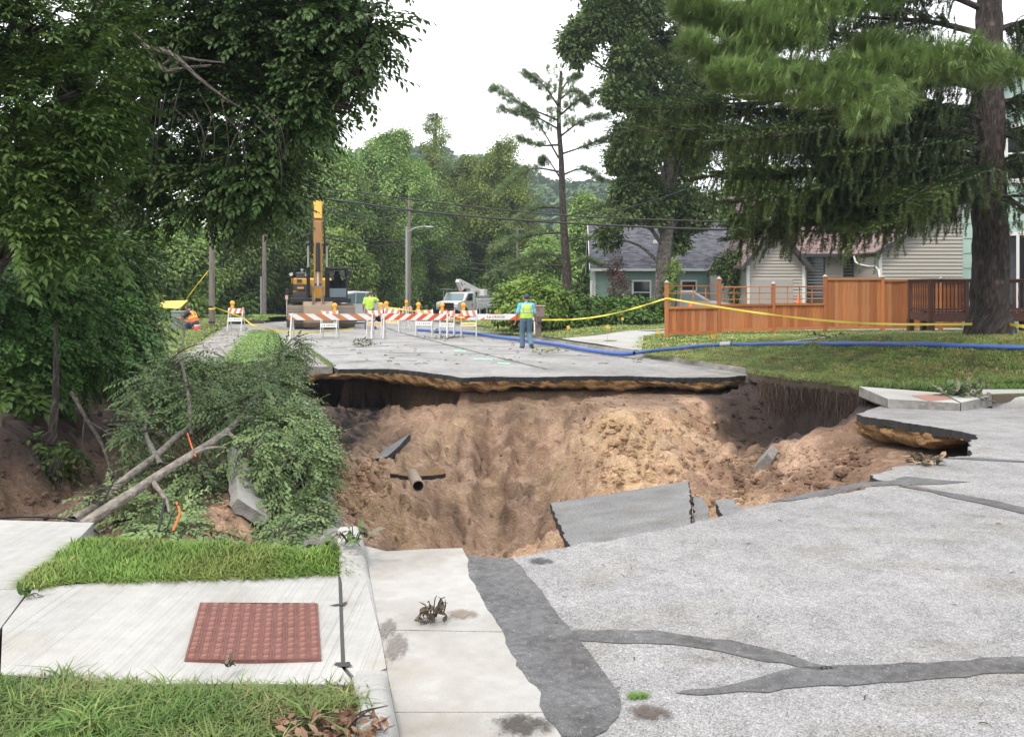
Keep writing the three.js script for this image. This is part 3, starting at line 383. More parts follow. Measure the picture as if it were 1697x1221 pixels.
{ // red detectable panel: plate, domes and fine ribs
  const c = [[331, 1002], [526, 1003], [532, 1097], [305, 1098]].map(([a, b]) => { const q = gpy(a, b, 0.05); return gpy(a, b, walkY(q[0])); });
  const mat = std(1, 1, 1, 0.8, { map: makeTex(512, 0.6, (i, x, y) => { const k = y * 2 * N + x * 2, w = clamp((midN[k] - 0.45) * 1.6, 0, 1), u = 0.75 + 0.5 * lowN[k]; return [lerp(0.165, 0.21, w) * u, lerp(0.066, 0.115, w) * u, lerp(0.052, 0.095, w) * u]; }, true) });
  const pan = thing('tactile_panel', 'worn brick-red tactile paving panel with rows of domes on the ramp', 'tactile panel');
  const at = (u, v) => { const a = [lerp(c[0][0], c[1][0], u), lerp(c[0][1], c[1][1], u)], b = [lerp(c[3][0], c[2][0], u), lerp(c[3][1], c[2][1], u)], x = lerp(a[0], b[0], v), d = lerp(a[1], b[1], v); return V3(x, walkY(x) + 0.012, -d); };
  part(pan, 'plate', sheet(c, (x) => walkY(x) + 0.012, 0.02, 0.2), mat);
  const ribs = []; for (let i = 0; i < 44; i++) { const u = (i + 0.5) / 44; ribs.push(bar(at(u, 0.01).add(V3(0, 0.001, 0)), at(u, 0.99).add(V3(0, 0.001, 0)), 0.005, 0.004)); }
  part(pan, 'ribs', ribs, mat, 'stuff');
  const dome = new THREE.CylinderGeometry(0.012, 0.018, 0.012, 14).translate(0, 0.006, 0), domeM = std(0.235, 0.105, 0.085, 0.75);
  for (let i = 0; i < 11; i++) for (let j = 0; j < 11; j++) { const m = part(pan, 'dome', dome, domeM); m.position.copy(at((i + 0.5) / 11, (j + 0.5) / 11)); m.scale.y = 0.7 + 0.6 * Math.abs(n2(i * 3.1, j * 2.7)); }
}
// verges in the foreground: earth under the grass
const stripA = [gpy(128, 905, 0.1), gpy(205, 904, 0.1), gpy(300, 909, 0.1), gpy(400, 912, 0.1), gpy(480, 910, 0.1), gpy(556, 905, 0.1), gpy(574, 908, 0.1), gpy(574, 940, 0.06), rampA, gpy(430, 952, 0.06), gpy(300, 958, 0.08), gpy(190, 965, 0.09), NC];
const yA = (x, d) => lerp(walkY(x) - 0.015, 0.1, sstep(d - 4.64 - (x + 2.47) * 0.351, 0.0, 0.35));
const stripB = [NE, gpy(200, 1122, 0.08), gpy(430, 1122, 0.05), rampC, gpy(612, 1180, 0.07), gpy(630, 1221, 0.08), [-0.5, 2.4], [-0.25, 1.2], [-2.3, 1.2], [-2.2, 2.9], [NE[0] - 0.1, NE[1]]];
const yB = (x, d) => lerp(walkY(x) - 0.02, 0.095, sstep(d, 3.7, 3.35));
const earth = std(0.11, 0.085, 0.06, 1);
struct('verge', sheet(densify(stripA, 0.15), yA, 0.25, 0.3), [MT.lawn, earth], 'earth of the grass strip along the hole edge', 'verge');
struct('verge', sheet(densify(stripB, 0.15), yB, 0.2, 0.3), [MT.lawn, earth], 'earth of the grass patch at the bottom left', 'verge');

// right: lawn, corner slab, sidewalk, cross kerb
const slabPx = [gpy(1424, 641, 0.0), gpy(1560, 649, 0.0), gpy(1592, 668, -0.03), gpy(1472, 660, -0.02)];
const swR = [gpy(1560, 648.5, 0.0), [7.1, 14.45], [30, 15.2], [30, 13.95], [7.3, 13.75], gpy(1594, 667, -0.02)];
const lawnNear = 1; const lawnPoly = [...line(lawnRun.slice(1).reverse(), 0.1, 0.05, 41), gpy(1455, 642.5, 0.0), gpy(1560, 648, 0.0), [7.1, 14.47], [30, 15.22], [70, 17], [70, 150], [xR(150), 150], [xR(60), 60], [xR(30), 30], [xR(21.2) + 0.14, 21.2]];
struct('lawn', sheet(lawnPoly, lawnY, 0.16, 0.42), [MT.lawn, earth], 'green lawn rising to the right of the hole', 'lawn');
const cs = slabThing('sidewalk', 'undercut concrete corner slab with a red panel at the far right hole edge', 'sidewalk');
part(cs, 'slab', sheet(slabPx, (x, d) => lerp(-0.03, 0.01, sstep(d, 13.6, 15)), 0.14, 0.5), [MT.concrete, MT.oldConcrete]);
part(cs, 'slab', sheet(swR, (x, d) => 0.0 - 0.02 * sstep(d, 14.2, 13.7), 0.14, 0.8), [MT.concrete, MT.oldConcrete]);
part(cs, 'panel', sheet([gpy(1512, 653, 0), gpy(1556, 651, 0), gpy(1580, 660, -0.02), gpy(1540, 664, -0.02)], (x, d) => lerp(-0.03, 0.01, sstep(d, 13.6, 15)) + 0.006, 0.01, 0.4), std(0.32, 0.165, 0.125, 0.85));
{ // shaded recess under the slab, storm drain slot, cross kerb
  struct('kerb', kerb([[6.5, 13.4], [8.6, 13.42], [14, 13.6], [40, 14.6]].map((p, i) => i ? p : gp(1645, 673)), () => 0.15, 0.3, 1, (x, d) => R(d), 0.4), MT.brushed, 'broad white kerb along the right hand cross street', 'kerb');
  const dr = thing('storm_drain', 'rusty storm drain slot beside the white kerb on the right', 'storm drain');
  const a = gp(1622, 673), q = W(1634, 664, a[1] + 0.15);
  part(dr, 'grate', box(0.24, 0.03, 0.3, q.x, R(a[1]) + 0.12, q.z), std(0.12, 0.075, 0.05, 0.7)); part(dr, 'throat', box(0.22, 0.1, 0.2, q.x, R(a[1]) + 0.045, q.z - 0.1), MT.black);
  struct('verge', sheet(densify([gpy(1630, 652.5, 0), gpy(1720, 650, 0), [30, 13.93], [30, 13.7 + 0.55], [7.3, 13.73]], 0.5), () => -0.005, 0.1, 0.6), [MT.lawn, earth], 'narrow grass verge behind the right hand kerb', 'verge');
}
// kerb and gutter pans of the far street
const farK = (f, side, a, b, lab) => { const P = []; for (let d = a; d <= b; d += 3) P.push([f(d), d]); return struct('kerb', kerb(P, (L, p) => 0.125, 0.16, side, (x, d) => R(d), 0.8), MT.oldConcrete, lab, 'kerb'); };
farK(xL, 1, 23.1, 39, 'worn kerb along the left side of the far street'); farK(xR, -1, 20.6, 95, 'weathered kerb along the right lawn by the hole'); farK(xL, 1, 46, 110, 'distant left kerb past the digger');
const pan = (f, s, a, b) => { const P = [], Q = []; for (let d = a; d <= b + 0.01; d += (b - a) / 16) { P.push([f(d), d]); Q.push([f(d) - s * 0.6, d]); } return [...P, ...Q.reverse()]; };
struct('gutter', sheet(pan(xL, -1, 22.75, 90), (x, d) => R(d) + 0.003, 0.2, 0.9), [MT.oldConcrete, MT.oldConcrete], 'concrete gutter on the left side of the far street', 'gutter');
struct('gutter', sheet(pan(xR, 1, 20.55, 90), (x, d) => R(d) + 0.003, 0.2, 0.9), [MT.oldConcrete, MT.oldConcrete], 'concrete gutter on the right side of the far street', 'gutter');
// left: verge, walk, wooded bank
const lw = slabThing('sidewalk', 'cracked concrete sidewalk leading away on the left past the lone barricade', 'sidewalk');
for (let d = 22.6, i = 0; d < 60; d += 1.55, i++) {
  const cx = (q) => -7.95 - 0.245 * (q - 22.6) - 0.0 * q, t = 0.012 * n2(i * 3.3, 1), e = d + 1.535;
  part(lw, 'slab', sheet(d < 23 ? [...line([[cx(d) - 0.7, d - 0.1], [cx(d) + 0.15, d + 0.12], [cx(d) + 0.7, d - 0.05]], 0.1, 0.05, 2), [cx(e) + 0.72, e], [cx(e) - 0.72, e]] : [[cx(d) - 0.72, d], [cx(d) + 0.72, d], [cx(e) + 0.72, e], [cx(e) - 0.72, e]], (x, q) => R(q) + 0.125 + t, 0.12, 1.2), [MT.oldConcrete, MT.oldConcrete]);
}
const bankEdge = line(bankRun.slice(4), 0.12, 0.06, 51);
struct('verge', sheet([...line(bankRun.slice(0, 4), 0.1, 0.04, 44), [-7.2, 22.65], [-7.2 - 0.245 * 16, 38.6], [xL(38.6) - 0.17, 38.6], [xL(22.9) - 0.17, 22.9]], (x, d) => R(d) + 0.11, 0.2, 0.7), [MT.lawn, earth], 'grass verge between the left sidewalk and the street', 'verge');
const lg = [...bankEdge, [-60, 10], [-60, 60], [-60, 150], [xL(150) - 0.2, 150], [xL(46) - 0.2, 46], [xL(46) - 1.8, 45], [-8.68 - 0.245 * 22, 44.6], [-8.68 - 0.245 * 10, 32.6], [-8.68, 22.6]];
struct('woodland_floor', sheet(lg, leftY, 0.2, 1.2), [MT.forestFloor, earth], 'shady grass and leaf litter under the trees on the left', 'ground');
const lgG = [[-8.7, 22.8], [-9.4, 20.2], [-12.5, 24], [-13, 30], [-17.5, 40], [-22, 56], [-15, 60], [-8.68 - 0.245 * 34, 56.6], [-8.68 - 0.245 * 10, 32.6]];
struct('lawn', sheet(lgG, (x, d) => leftY(x, d) + 0.02, 0, 1.2), MT.lawn, 'strip of grass left of the far sidewalk', 'lawn');
struct('lawn', sheet([[xL(46) - 2, 45.4], [-11.7 - 0.3 * 6, 45], [-14.5, 58], [-19, 75], [xL(75) - 0.4, 75], [xL(46.5) - 0.3, 46.5]], (x, d) => leftY(x, d) + 0.03, 0, 1.2), MT.lawn, 'patch of grass behind the digger on the left', 'lawn');
// driveways
struct('driveway', sheet([[xR(26) - 0.0, 26.5], [xR(32.5), 32.5], [4.4, 34.3], [9, 35.5], [26, 37], [26, 34], [8, 33.2], [4.6, 31.5]], (x, d) => lawnY(x, d) + 0.012, 0.05, 1), [MT.concrete, MT.oldConcrete], 'pale concrete driveway running right past the mailbox', 'driveway');
struct('driveway', sheet([[xL(39), 39], [xL(46), 46], [xL(46) - 3.2, 45.6], [xL(43) - 5, 42.5], [xL(40) - 2.6, 40.4]], (x, d) => R(d) + 0.13, 0.1, 1), [MT.oldConcrete, MT.oldConcrete], 'worn driveway apron beside the digger', 'driveway');
// ---------------------------------------------------------------- foliage
function leafMat(r, g, b, rough = 0.5, trans = 0.35) { const m = new THREE.MeshPhysicalMaterial({ roughness: rough, side: THREE.DoubleSide, transmission: trans, thickness: 0, specularIntensity: 0.28 }); m.color.setRGB(r, g, b); return m; }
function leaves(list) { // list of [base, along, across, up, length, width]; six faces, folded along the midrib
  const pos = [];
  for (const [p, a, c, u, L, w] of list) {
    const q = (t, s, h) => p.clone().addScaledVector(a, t * L).addScaledVector(c, s * w).addScaledVector(u, h * L);
    const b = q(0, 0, 0), m = q(0.45, 0, 0.04), t = q(1, 0, -0.1), l1 = q(0.22, 0.36, 0.1), l2 = q(0.6, 0.44, 0.09), r1 = q(0.22, -0.36, 0.1), r2 = q(0.6, -0.44, 0.09);
    for (const f of [[b, l1, m], [l1, l2, m], [l2, t, m], [b, m, r1], [r1, m, r2], [r2, m, t]]) for (const v of f) pos.push(v.x, v.y, v.z);
  }
  const g = new THREE.BufferGeometry(); g.setAttribute('position', new THREE.Float32BufferAttribute(pos, 3)); g.computeVertexNormals(); return g;
}
function spray(n, len, L, w, seed, droop = 0.25, side = 0.9) { // a twig along x with alternate leaves
  const r = RNG(seed), list = [];
  for (let i = 0; i < n; i++) {
    const t = (i + 0.6) / n, p = V3(t * len, -droop * len * t * t, 0), s = i % 2 ? 1 : -1, a = V3(0.55 + 0.35 * t + 0.4 * (r() - 0.5), 0.05 - 0.55 * r(), s * side * (1 - 0.55 * t) * (0.7 + 0.6 * r())).normalize();
    const u0 = V3(0.3 * (r() - 0.5), 1, 0.5 * (r() - 0.5)), c = u0.clone().cross(a).normalize(), u = a.clone().cross(c).normalize();
    list.push([p, a, c, u, L * (0.5 + 0.75 * r()), w * (0.65 + 0.6 * r())]);
  }
  return leaves(list);
}
function clump(n, R0, L, w, seed, flat = 0.75) { // loose ball of leaves for trees farther off
  const r = RNG(seed), list = [];
  for (let i = 0; i < n; i++) {
    const p = V3(r() - 0.5, (r() - 0.5) * flat, r() - 0.5).normalize().multiplyScalar(R0 * Math.pow(r(), 0.5)), a = p.clone().normalize().add(V3(r() - 0.5, -0.2 - 0.5 * r(), r() - 0.5)).normalize(), u0 = V3(0.8 * (r() - 0.5), 1, 0.8 * (r() - 0.5)), c = u0.clone().cross(a).normalize(), u = a.clone().cross(c).normalize();
    list.push([p, a, c, u, L * (0.7 + 0.6 * r()), w * (0.7 + 0.6 * r())]);
  }
  return leaves(list);
}
function needles(n, len, spread, w, seed, hang = 0) { // brush of needles along x
  const r = RNG(seed), pos = [];
  for (let i = 0; i < n; i++) {
    const t = r(), p = V3(t * len, -hang * t * t * len, 0), th = r() * 6.283, a = V3(0.55 + 0.5 * r(), Math.cos(th), Math.sin(th)).normalize(), c = V3(-a.z, 0.3 * (r() - 0.5), a.x).normalize().multiplyScalar(w * 0.5), L = spread * (0.6 + 0.6 * r()), e = p.clone().addScaledVector(a, L).add(V3(0, -0.25 * L * hang, 0));
    pos.push(p.x - c.x, p.y - c.y, p.z - c.z, p.x + c.x, p.y + c.y, p.z + c.z, e.x, e.y, e.z);
  }
  const g = new THREE.BufferGeometry(); g.setAttribute('position', new THREE.Float32BufferAttribute(pos, 3)); g.computeVertexNormals(); return g;
}
// copies of one spray set at spots [{p, dir, s, c}] ; c tints the material
const qx = V3(1, 0, 0);
function copies(parent, name, geo, mat, spots, kind = 'stuff') {
  const im = new THREE.InstancedMesh(geo, mat, spots.length), m = new THREE.Matrix4(), q = new THREE.Quaternion(), X = V3(), Y = V3(), Z = V3(), B = new THREE.Matrix4(), col = new THREE.Color();
  spots.forEach((s, i) => {
    X.copy(s.dir).normalize(); Y.copy(s.up || V3(0, 1, 0)); if (Math.abs(X.dot(Y)) > 0.97) Y.set(0.6, 0.2, 0.7); Z.crossVectors(X, Y).normalize(); Y.crossVectors(Z, X); B.makeBasis(X, Y, Z); q.setFromRotationMatrix(B);
    m.compose(s.p, q, typeof s.s === 'number' ? V3(s.s, s.s, s.s) : s.s); im.setMatrixAt(i, m); im.setColorAt(i, col.setRGB(s.c[0], s.c[1], s.c[2]));
  });
  im.name = parent === scene ? numbered(name) : name; im.castShadow = im.receiveShadow = true; parent.add(im); im.userData.kind = kind; return im;
}
// fill lobes {c, r, n} with sprays
function fill(lobes, rng, o = {}) {
  const { shell = 0.45, thr = -0.25, freq = 1.1, droop = 0.5, size = 1, tint = [1, 1, 1], vary = 0.3, lightTop = 0, off = V3() } = o, out = [];
  for (const b of lobes) {
    let tries = 0;
    for (let k = 0; k < b.n && tries < b.n * 8; tries++) {
      const u = V3(rng() * 2 - 1, rng() * 2 - 1, rng() * 2 - 1), l = u.length(); if (l > 1 || l < 0.05) continue;
      const rr = shell + (1 - shell) * Math.pow(rng(), 0.7); u.divideScalar(l);
      const e = 1 + 0.28 * n3(u.x * 1.7 + b.c.x, u.y * 1.7 + b.c.y, u.z * 1.7 + b.c.z), p = V3(b.c.x + u.x * b.r[0] * rr * e, b.c.y + u.y * b.r[1] * rr * e, b.c.z + u.z * b.r[2] * rr * e), nv = n3(p.x * freq, p.y * freq, p.z * freq);
      if (nv < thr) continue;
      const dir = V3(u.x + 0.9 * (rng() - 0.5), u.y * 0.5 - droop + 0.7 * (rng() - 0.5), u.z + 0.9 * (rng() - 0.5)), f = 1 + vary * (n3(p.x * 0.7 + 9, p.y * 0.7, p.z * 0.7) + 0.8 * (rng() - 0.5)), y = 1 + 0.35 * vary * (rng() - 0.4), t = b.tint || tint;
      out.push({ p: p.sub(off), dir, up: V3(0.5 * (rng() - 0.5), 1, 0.5 * (rng() - 0.5)), s: size * (b.s || 1) * (0.75 + 0.5 * rng()), c: [t[0] * f * y, t[1] * f, t[2] * f * (2 - y)] }); k++;
    }
  }
  return out;
}
const lobe = (px, py, d, rx, ry, n, rd = 0, x = {}) => ({ c: W(px, py, d), r: [rx * d / F, ry * d / F, rd || Math.max(rx, ry) * 0.8 * d / F], n, ...x });
// a tree: trunk through points, a limb to each lobe with twigs, one mass of foliage
function tree(name, label, cat, trunk, r0, lobes, geo, mat, o = {}) {
  const rng = RNG(o.seed || 7), base = trunk[0].clone(), t = thing(name, label, cat, base, 0, o.group), loc = trunk.map((p) => p.clone().sub(base)), bark = o.bark || MT.bark;
  part(t, 'trunk', tube(loc, (k) => r0 * (k < 0.06 ? 1.35 - k * 5 : 1.05 - 0.7 * k), 0, o.trunkN || 9, loc.length * 5, 0.12), bark);
  const curve = new THREE.CatmullRomCurve3(loc);
  if (o.limbs !== false) for (const b of lobes) {
    const c = b.c.clone().sub(base), from = curve.getPoint(clamp((c.y * (b.from || 0.62)) / Math.max(0.1, loc[loc.length - 1].y), 0.12, 0.98)), mid = from.clone().lerp(c, 0.5).add(V3(0.3 * (rng() - 0.5), 0.12 * from.distanceTo(c), 0.3 * (rng() - 0.5))), rl = r0 * (0.22 + 0.14 * rng()), gs = [tube([from, mid, c], rl, rl * 0.35, 6, 6, 0.1)];
    for (let k = 0; k < (o.twigs ?? 5); k++) { const e = c.clone().add(V3((rng() * 2 - 1) * b.r[0], (rng() * 1.8 - 0.9) * b.r[1], (rng() * 2 - 1) * b.r[2]).multiplyScalar(0.85)), s = mid.clone().lerp(c, 0.3 + 0.7 * rng()); gs.push(tube([s, s.clone().lerp(e, 0.5).add(V3(0, 0.1 * b.r[1], 0)), e], rl * 0.35, rl * 0.1, 4, 4)); }
    part(t, 'limb', gs, bark);
  }
  copies(t, 'foliage', geo, mat, fill(lobes, rng, { ...o, off: base }));
  return t;
}
const sprayA = spray(13, 0.46, 0.1, 0.042, 21, 0.12), sprayB = spray(13, 0.48, 0.1, 0.045, 22, 0.1), sprayC = spray(15, 0.62, 0.12, 0.075, 23, 0.3), clumpA = clump(34, 0.42, 0.16, 0.10, 24), clumpB = clump(40, 0.75, 0.26, 0.15, 25), clumpO = clump(30, 0.38, 0.17, 0.11, 26);
const green = { near: leafMat(0.072, 0.128, 0.029, 0.42, 0.4), deep: leafMat(0.06, 0.108, 0.033, 0.4, 0.3), mid: leafMat(0.2, 0.285, 0.08, 0.55, 0.4), pale: leafMat(0.25, 0.37, 0.115, 0.55, 0.4), oak: leafMat(0.11, 0.165, 0.055, 0.45, 0.35), hedge: leafMat(0.16, 0.245, 0.05, 0.45, 0.3), fallen: leafMat(0.15, 0.215, 0.095, 0.42, 0.25), grass: leafMat(0.105, 0.175, 0.03, 0.5, 0.3) };

// left foreground: light leaved tree and the dark overhanging elm
tree('box_elder', 'nearest bright green leafy tree filling the upper left corner', 'tree', [V3(-7.6, 0, -12.6), V3(-7.45, 1.6, -12.3), V3(-6.9, 3.4, -11.6), V3(-6.3, 5.6, -10.8)], 0.26, [
  lobe(50, 40, 9.2, 110, 80, 330), lobe(160, 60, 9.6, 50, 70, 150), lobe(60, 180, 9, 110, 80, 330), lobe(140, 130, 9.2, 60, 60, 150), lobe(40, 290, 8.8, 90, 70, 250), lobe(120, 250, 9.2, 65, 40, 130), lobe(110, 330, 9, 75, 32, 140), lobe(30, 390, 8.6, 80, 40, 130), lobe(130, 405, 8.8, 70, 16, 60), lobe(-120, 200, 9.5, 120, 200, 400), lobe(60, -90, 9.5, 150, 80, 250)],
  sprayA, green.near, { seed: 31, thr: 0.0, freq: 1.3, droop: 0.05, vary: 0.35, shell: 0.3, size: 1.0 });
tree('elm_tree', 'dark overhanging elm with drooping bare twigs beyond the bright foreground leaves', 'tree', [V3(-8.6, -0.2, -17), V3(-8.4, 2, -16.6), V3(-7.6, 4.5, -15.4), V3(-6, 6.2, -14), V3(-3.5, 7.2, -12.6)], 0.42, [
  lobe(270, 50, 13.5, 110, 90, 520), lobe(400, 40, 13, 120, 80, 560), lobe(490, 60, 12.6, 90, 80, 520), lobe(560, 50, 12, 45, 70, 240), lobe(600, 75, 11.6, 28, 16, 36), lobe(550, 140, 12, 42, 34, 150), lobe(250, 190, 14, 80, 90, 380), lobe(370, 170, 13.6, 110, 90, 480), lobe(460, 180, 12.8, 75, 75, 400), lobe(520, 180, 12.2, 36, 26, 110), lobe(280, 300, 14.2, 90, 60, 330), lobe(400, 290, 13.4, 90, 65, 360), lobe(445, 280, 12.8, 32, 55, 160), lobe(615, 30, 11.4, 18, 30, 40), lobe(600, 120, 11.4, 22, 12, 24), lobe(575, 175, 11.8, 18, 14, 22), lobe(330, 340, 14, 75, 22, 150), lobe(430, 325, 13, 40, 20, 80), lobe(555, 5, 12, 55, 36, 180), lobe(420, -80, 13, 260, 70, 500)],
  sprayB, green.deep, { seed: 32, thr: -0.12, freq: 1.1, droop: 0.1, vary: 0.3, shell: 0.25, size: 1.15, bark: MT.bark });
{ // the elm's bare hanging twigs
  const t = thing('bare_branch', 'bare grey branch with hanging leafless twigs under the dark elm', 'branch', W(225, 60, 11.4)), b = t.position, L = (a) => tube(a.map(([x, y, d]) => W(x, y, d).sub(b)), 0.045, 0.012, 6), rng = RNG(5), tw = [];
  part(t, 'limb', [L([[215, 45, 11.6], [245, 80, 11.4], [262, 112, 11.2], [290, 95, 11], [330, 100, 11], [372, 104, 11]]), L([[245, 80, 11.4], [285, 90, 11], [330, 130, 10.8], [375, 165, 10.8], [400, 180, 11]]), L([[255, 100, 11.3], [280, 118, 11], [310, 112, 10.9], [350, 108, 10.9]])], MT.paleBark);
  for (let k = 0; k < 16; k++) { const x = 250 + 200 * rng(), y = 120 + 60 * rng() + (x - 250) * 0.2, s = 60 + 80 * rng(), e = (rng() - 0.45) * 90; tw.push(tube([W(x, y, 11), W(x + e * 0.7 + 10 * rng(), y + s * 0.4, 10.9), W(x + e, y + s, 10.9)].map((p) => p.sub(b)), 0.007, 0.003, 4)); }
  part(t, 'twigs', tw, MT.paleBark, 'stuff');
}
// understorey along the left bank
const shrub = (name, label, base, lobes, geo, mat, o) => tree(name, label, 'shrub', [base, base.clone().add(V3(0.05, 0.7, 0)), base.clone().add(V3(0.1, 1.5, 0.1))], 0.05, lobes, geo, mat, { twigs: 3, thr: -0.35, droop: 0.35, shell: 0.2, ...o });
const gb = (x, d) => V3(x, leftY(x, d), -d);
shrub('shrub', 'dense dark shrub at the left frame edge above the bare bank', gb(-8.2, 13), [lobe(20, 480, 13, 90, 80, 420), lobe(120, 500, 13.6, 80, 70, 380), lobe(30, 590, 12.8, 80, 60, 340), lobe(120, 600, 13.6, 70, 45, 250), lobe(-120, 500, 13, 110, 140, 300)], sprayB, green.deep, { seed: 41, tint: [1.1, 1.3, 1.1] });
shrub('shrub', 'dark green shrub in the middle of the left bank top', gb(-9.5, 17.2), [lobe(170, 450, 17, 70, 66, 380), lobe(170, 540, 16.6, 70, 60, 330), lobe(195, 560, 17.4, 50, 42, 210), lobe(120, 420, 17, 80, 50, 260)], sprayC, green.deep, { seed: 42, tint: [1.25, 1.5, 1.2] });
shrub('shrub', 'lighter shrub beside the grey utility box', gb(-10.6, 22.5), [lobe(205, 530, 22, 36, 36, 190), lobe(200, 470, 22.5, 45, 45, 240), lobe(225, 580, 21, 24, 18, 80)], sprayC, green.mid, { seed: 43 });
shrub('leafy_vine', 'broad-leaved vine creeping over the bank at the left frame edge', gb(-7.4, 12.4), [lobe(25, 655, 11.9, 40, 14, 45), lobe(5, 635, 12, 34, 20, 34)], spray(7, 0.4, 0.2, 0.16, 29, 0.4), green.near, { seed: 44, twigs: 2, size: 0.85 });
shrub('seedling', 'leafy seedling hanging by its pale roots from the left bank', W(85, 735, 11), [lobe(100, 752, 10.9, 26, 24, 30), lobe(60, 730, 11, 26, 8, 14)], spray(9, 0.34, 0.13, 0.06, 30, 0.5), green.near, { seed: 45, twigs: 3, size: 0.9 });
// woods beyond
function wood(i, label, px, d, topPy, hw, mat, o = {}) {
  const rng = RNG(100 + i), x = (px - CX) * d / F, y0 = o.y ?? R(d) + 0.1, H = (EYE - (topPy - HY) * d / F - y0) * 1.07, rw = 1.18 * hw * d / F, lobes = [], n = o.n || 10, base = V3(x, y0, -d), low = o.low ?? 0.18;
  for (let k = 0; k < n; k++) { const t = low + (1 - low) * (k + 0.5) / n, w = rw * (0.95 - 0.85 * Math.abs(t - 0.52) ** 1.3 * 2), a = k * 2.4 + rng(), q = Math.min(w, H * 0.22) * (0.62 + 0.25 * rng()); lobes.push({ c: V3(x + Math.cos(a) * (w - q * 0.6) * 0.75, y0 + H * t * 0.93, -d + Math.sin(a) * (w - q * 0.6) * 0.75), r: [q, q * 0.72, q], n: Math.round((o.dens || 150) * q * q / 3.2) + 20, from: 0.75 }); }
  lobes.push({ c: V3(x, y0 + H * 0.55, -d), r: [rw * 0.6, H * 0.36, rw * 0.6], n: o.core ?? 120 });
  return tree(o.name || 'deciduous_tree', label, 'tree', [base, base.clone().add(V3(0.1 * rng(), H * 0.3, 0)), base.clone().add(V3(0.6 * (rng() - 0.5), H * 0.65, 0)), base.clone().add(V3(0.8 * (rng() - 0.5), H * 0.93, 0))], o.tr || 0.2 + H * 0.009, lobes, o.geo || clumpB, mat, { seed: 200 + i, thr: -0.22, freq: 0.55, droop: 0.25, shell: 0.45, twigs: 3, size: o.size || 0.9, vary: 0.45, group: o.group, tint: o.tint, bark: o.bark });
}
[['light green tree behind the left power pole', 290, 47, 372, 75, green.pale, { n: 8 }], ['dark tree between the two left power poles', 395, 58, 330, 58, green.mid, { tint: [0.75, 0.8, 0.8] }], ['dark tree right behind the second power pole', 465, 62, 280, 56, green.mid, { tint: [0.8, 0.85, 0.8] }], ['tallest yellow green tree behind the digger boom', 535, 68, 218, 68, green.pale, { n: 13 }], ['bright yellow green tree left of the street lamp top', 645, 84, 222, 82, green.pale, { n: 14 }], ['bushy tree right beside the digger cab', 565, 60, 395, 52, green.mid, {}], ['dark green tree behind the worker in the lime shirt', 615, 72, 330, 55, green.mid, { tint: [0.75, 0.8, 0.75] }], ['leafy tree right behind the street lamp', 715, 90, 310, 60, green.mid, {}], ['olive green tree right of the street lamp with a bent crown', 775, 98, 268, 64, green.mid, { tint: [1.05, 0.95, 0.85], n: 12 }], ['deep green tree behind the bucket truck', 770, 94, 385, 66, green.mid, { tint: [0.7, 0.78, 0.75] }], ['dark tree left of the tall thin pine', 840, 92, 345, 50, green.mid, { tint: [0.85, 0.9, 0.8] }], ['shady tree low behind the left barricade', 345, 66, 400, 60, green.mid, { tint: [0.65, 0.7, 0.7] }], ['tree behind the left gable of the blue green house', 975, 72, 330, 55, green.pale, {}], ['tree behind the blue green house roof', 1035, 70, 325, 60, green.mid, {}], ['tree at the left foot of the thin pine', 905, 66, 400, 45, green.pale, {}], ['tree behind the roof ridge of the blue green house', 1090, 76, 300, 60, green.mid, {}], ['tree rising behind the spruce and the pale house', 1250, 66, 270, 90, green.mid, { tint: [1, 1.05, 0.9] }], ['tree beyond the pink roof left of the spruce trunk', 1400, 64, 265, 90, green.pale, {}], ['yellow green tree right behind the spruce trunk', 1560, 66, 250, 75, green.pale, {}], ['dark wood edge tree at the far left behind the shrubs', 180, 45, 330, 95, green.mid, { tint: [0.7, 0.75, 0.7] }], ['tree far left partly behind the foreground leaves', 60, 40, 300, 100, green.mid, { tint: [0.7, 0.75, 0.7] }]].forEach(([l, px, d, tp, hw, m, o], i) => wood(i, l, px, d, tp, hw, m, o));
wood(30, 'sparse tree with bare forks standing above the woods', 722, 96, 186, 50, green.mid, { n: 8, low: 0.6, core: 0, dens: 16, tint: [1, 0.92, 0.85], size: 1.2, geo: clumpA });
wood(31, 'storm-broken tree with a pale leaning limb before the hill', 830, 92, 232, 58, green.mid, { n: 9, low: 0.45, core: 30, dens: 45, tint: [1.05, 0.95, 0.85], bark: MT.paleBark });
{ // dark thicket closing the woods near the ground
  const rng = RNG(77), spots = []; for (let k = 0; k < 1500; k++) { const px = 200 + 700 * rng(), d = 62 + 26 * rng(), x = (px - CX) * d / F; if (px > 670 && px < 850 && d < 84) continue; if (x > -12 + (d - 60) * -0.315 && x < -4 - (d - 60) * 0.1 && d < 74) continue; spots.push({ p: V3(x, R(d) + 3.6 * rng() * rng(), -d), dir: V3(rng() - 0.5, -0.3, rng() - 0.5), s: 1.3 + rng(), c: [0.5 + 0.3 * rng(), 0.6 + 0.3 * rng(), 0.5 + 0.2 * rng()] }); }
  tag(copies(scene, 'undergrowth', clumpB, green.mid, spots), 'dark undergrowth along the foot of the far woods', 'undergrowth');
}
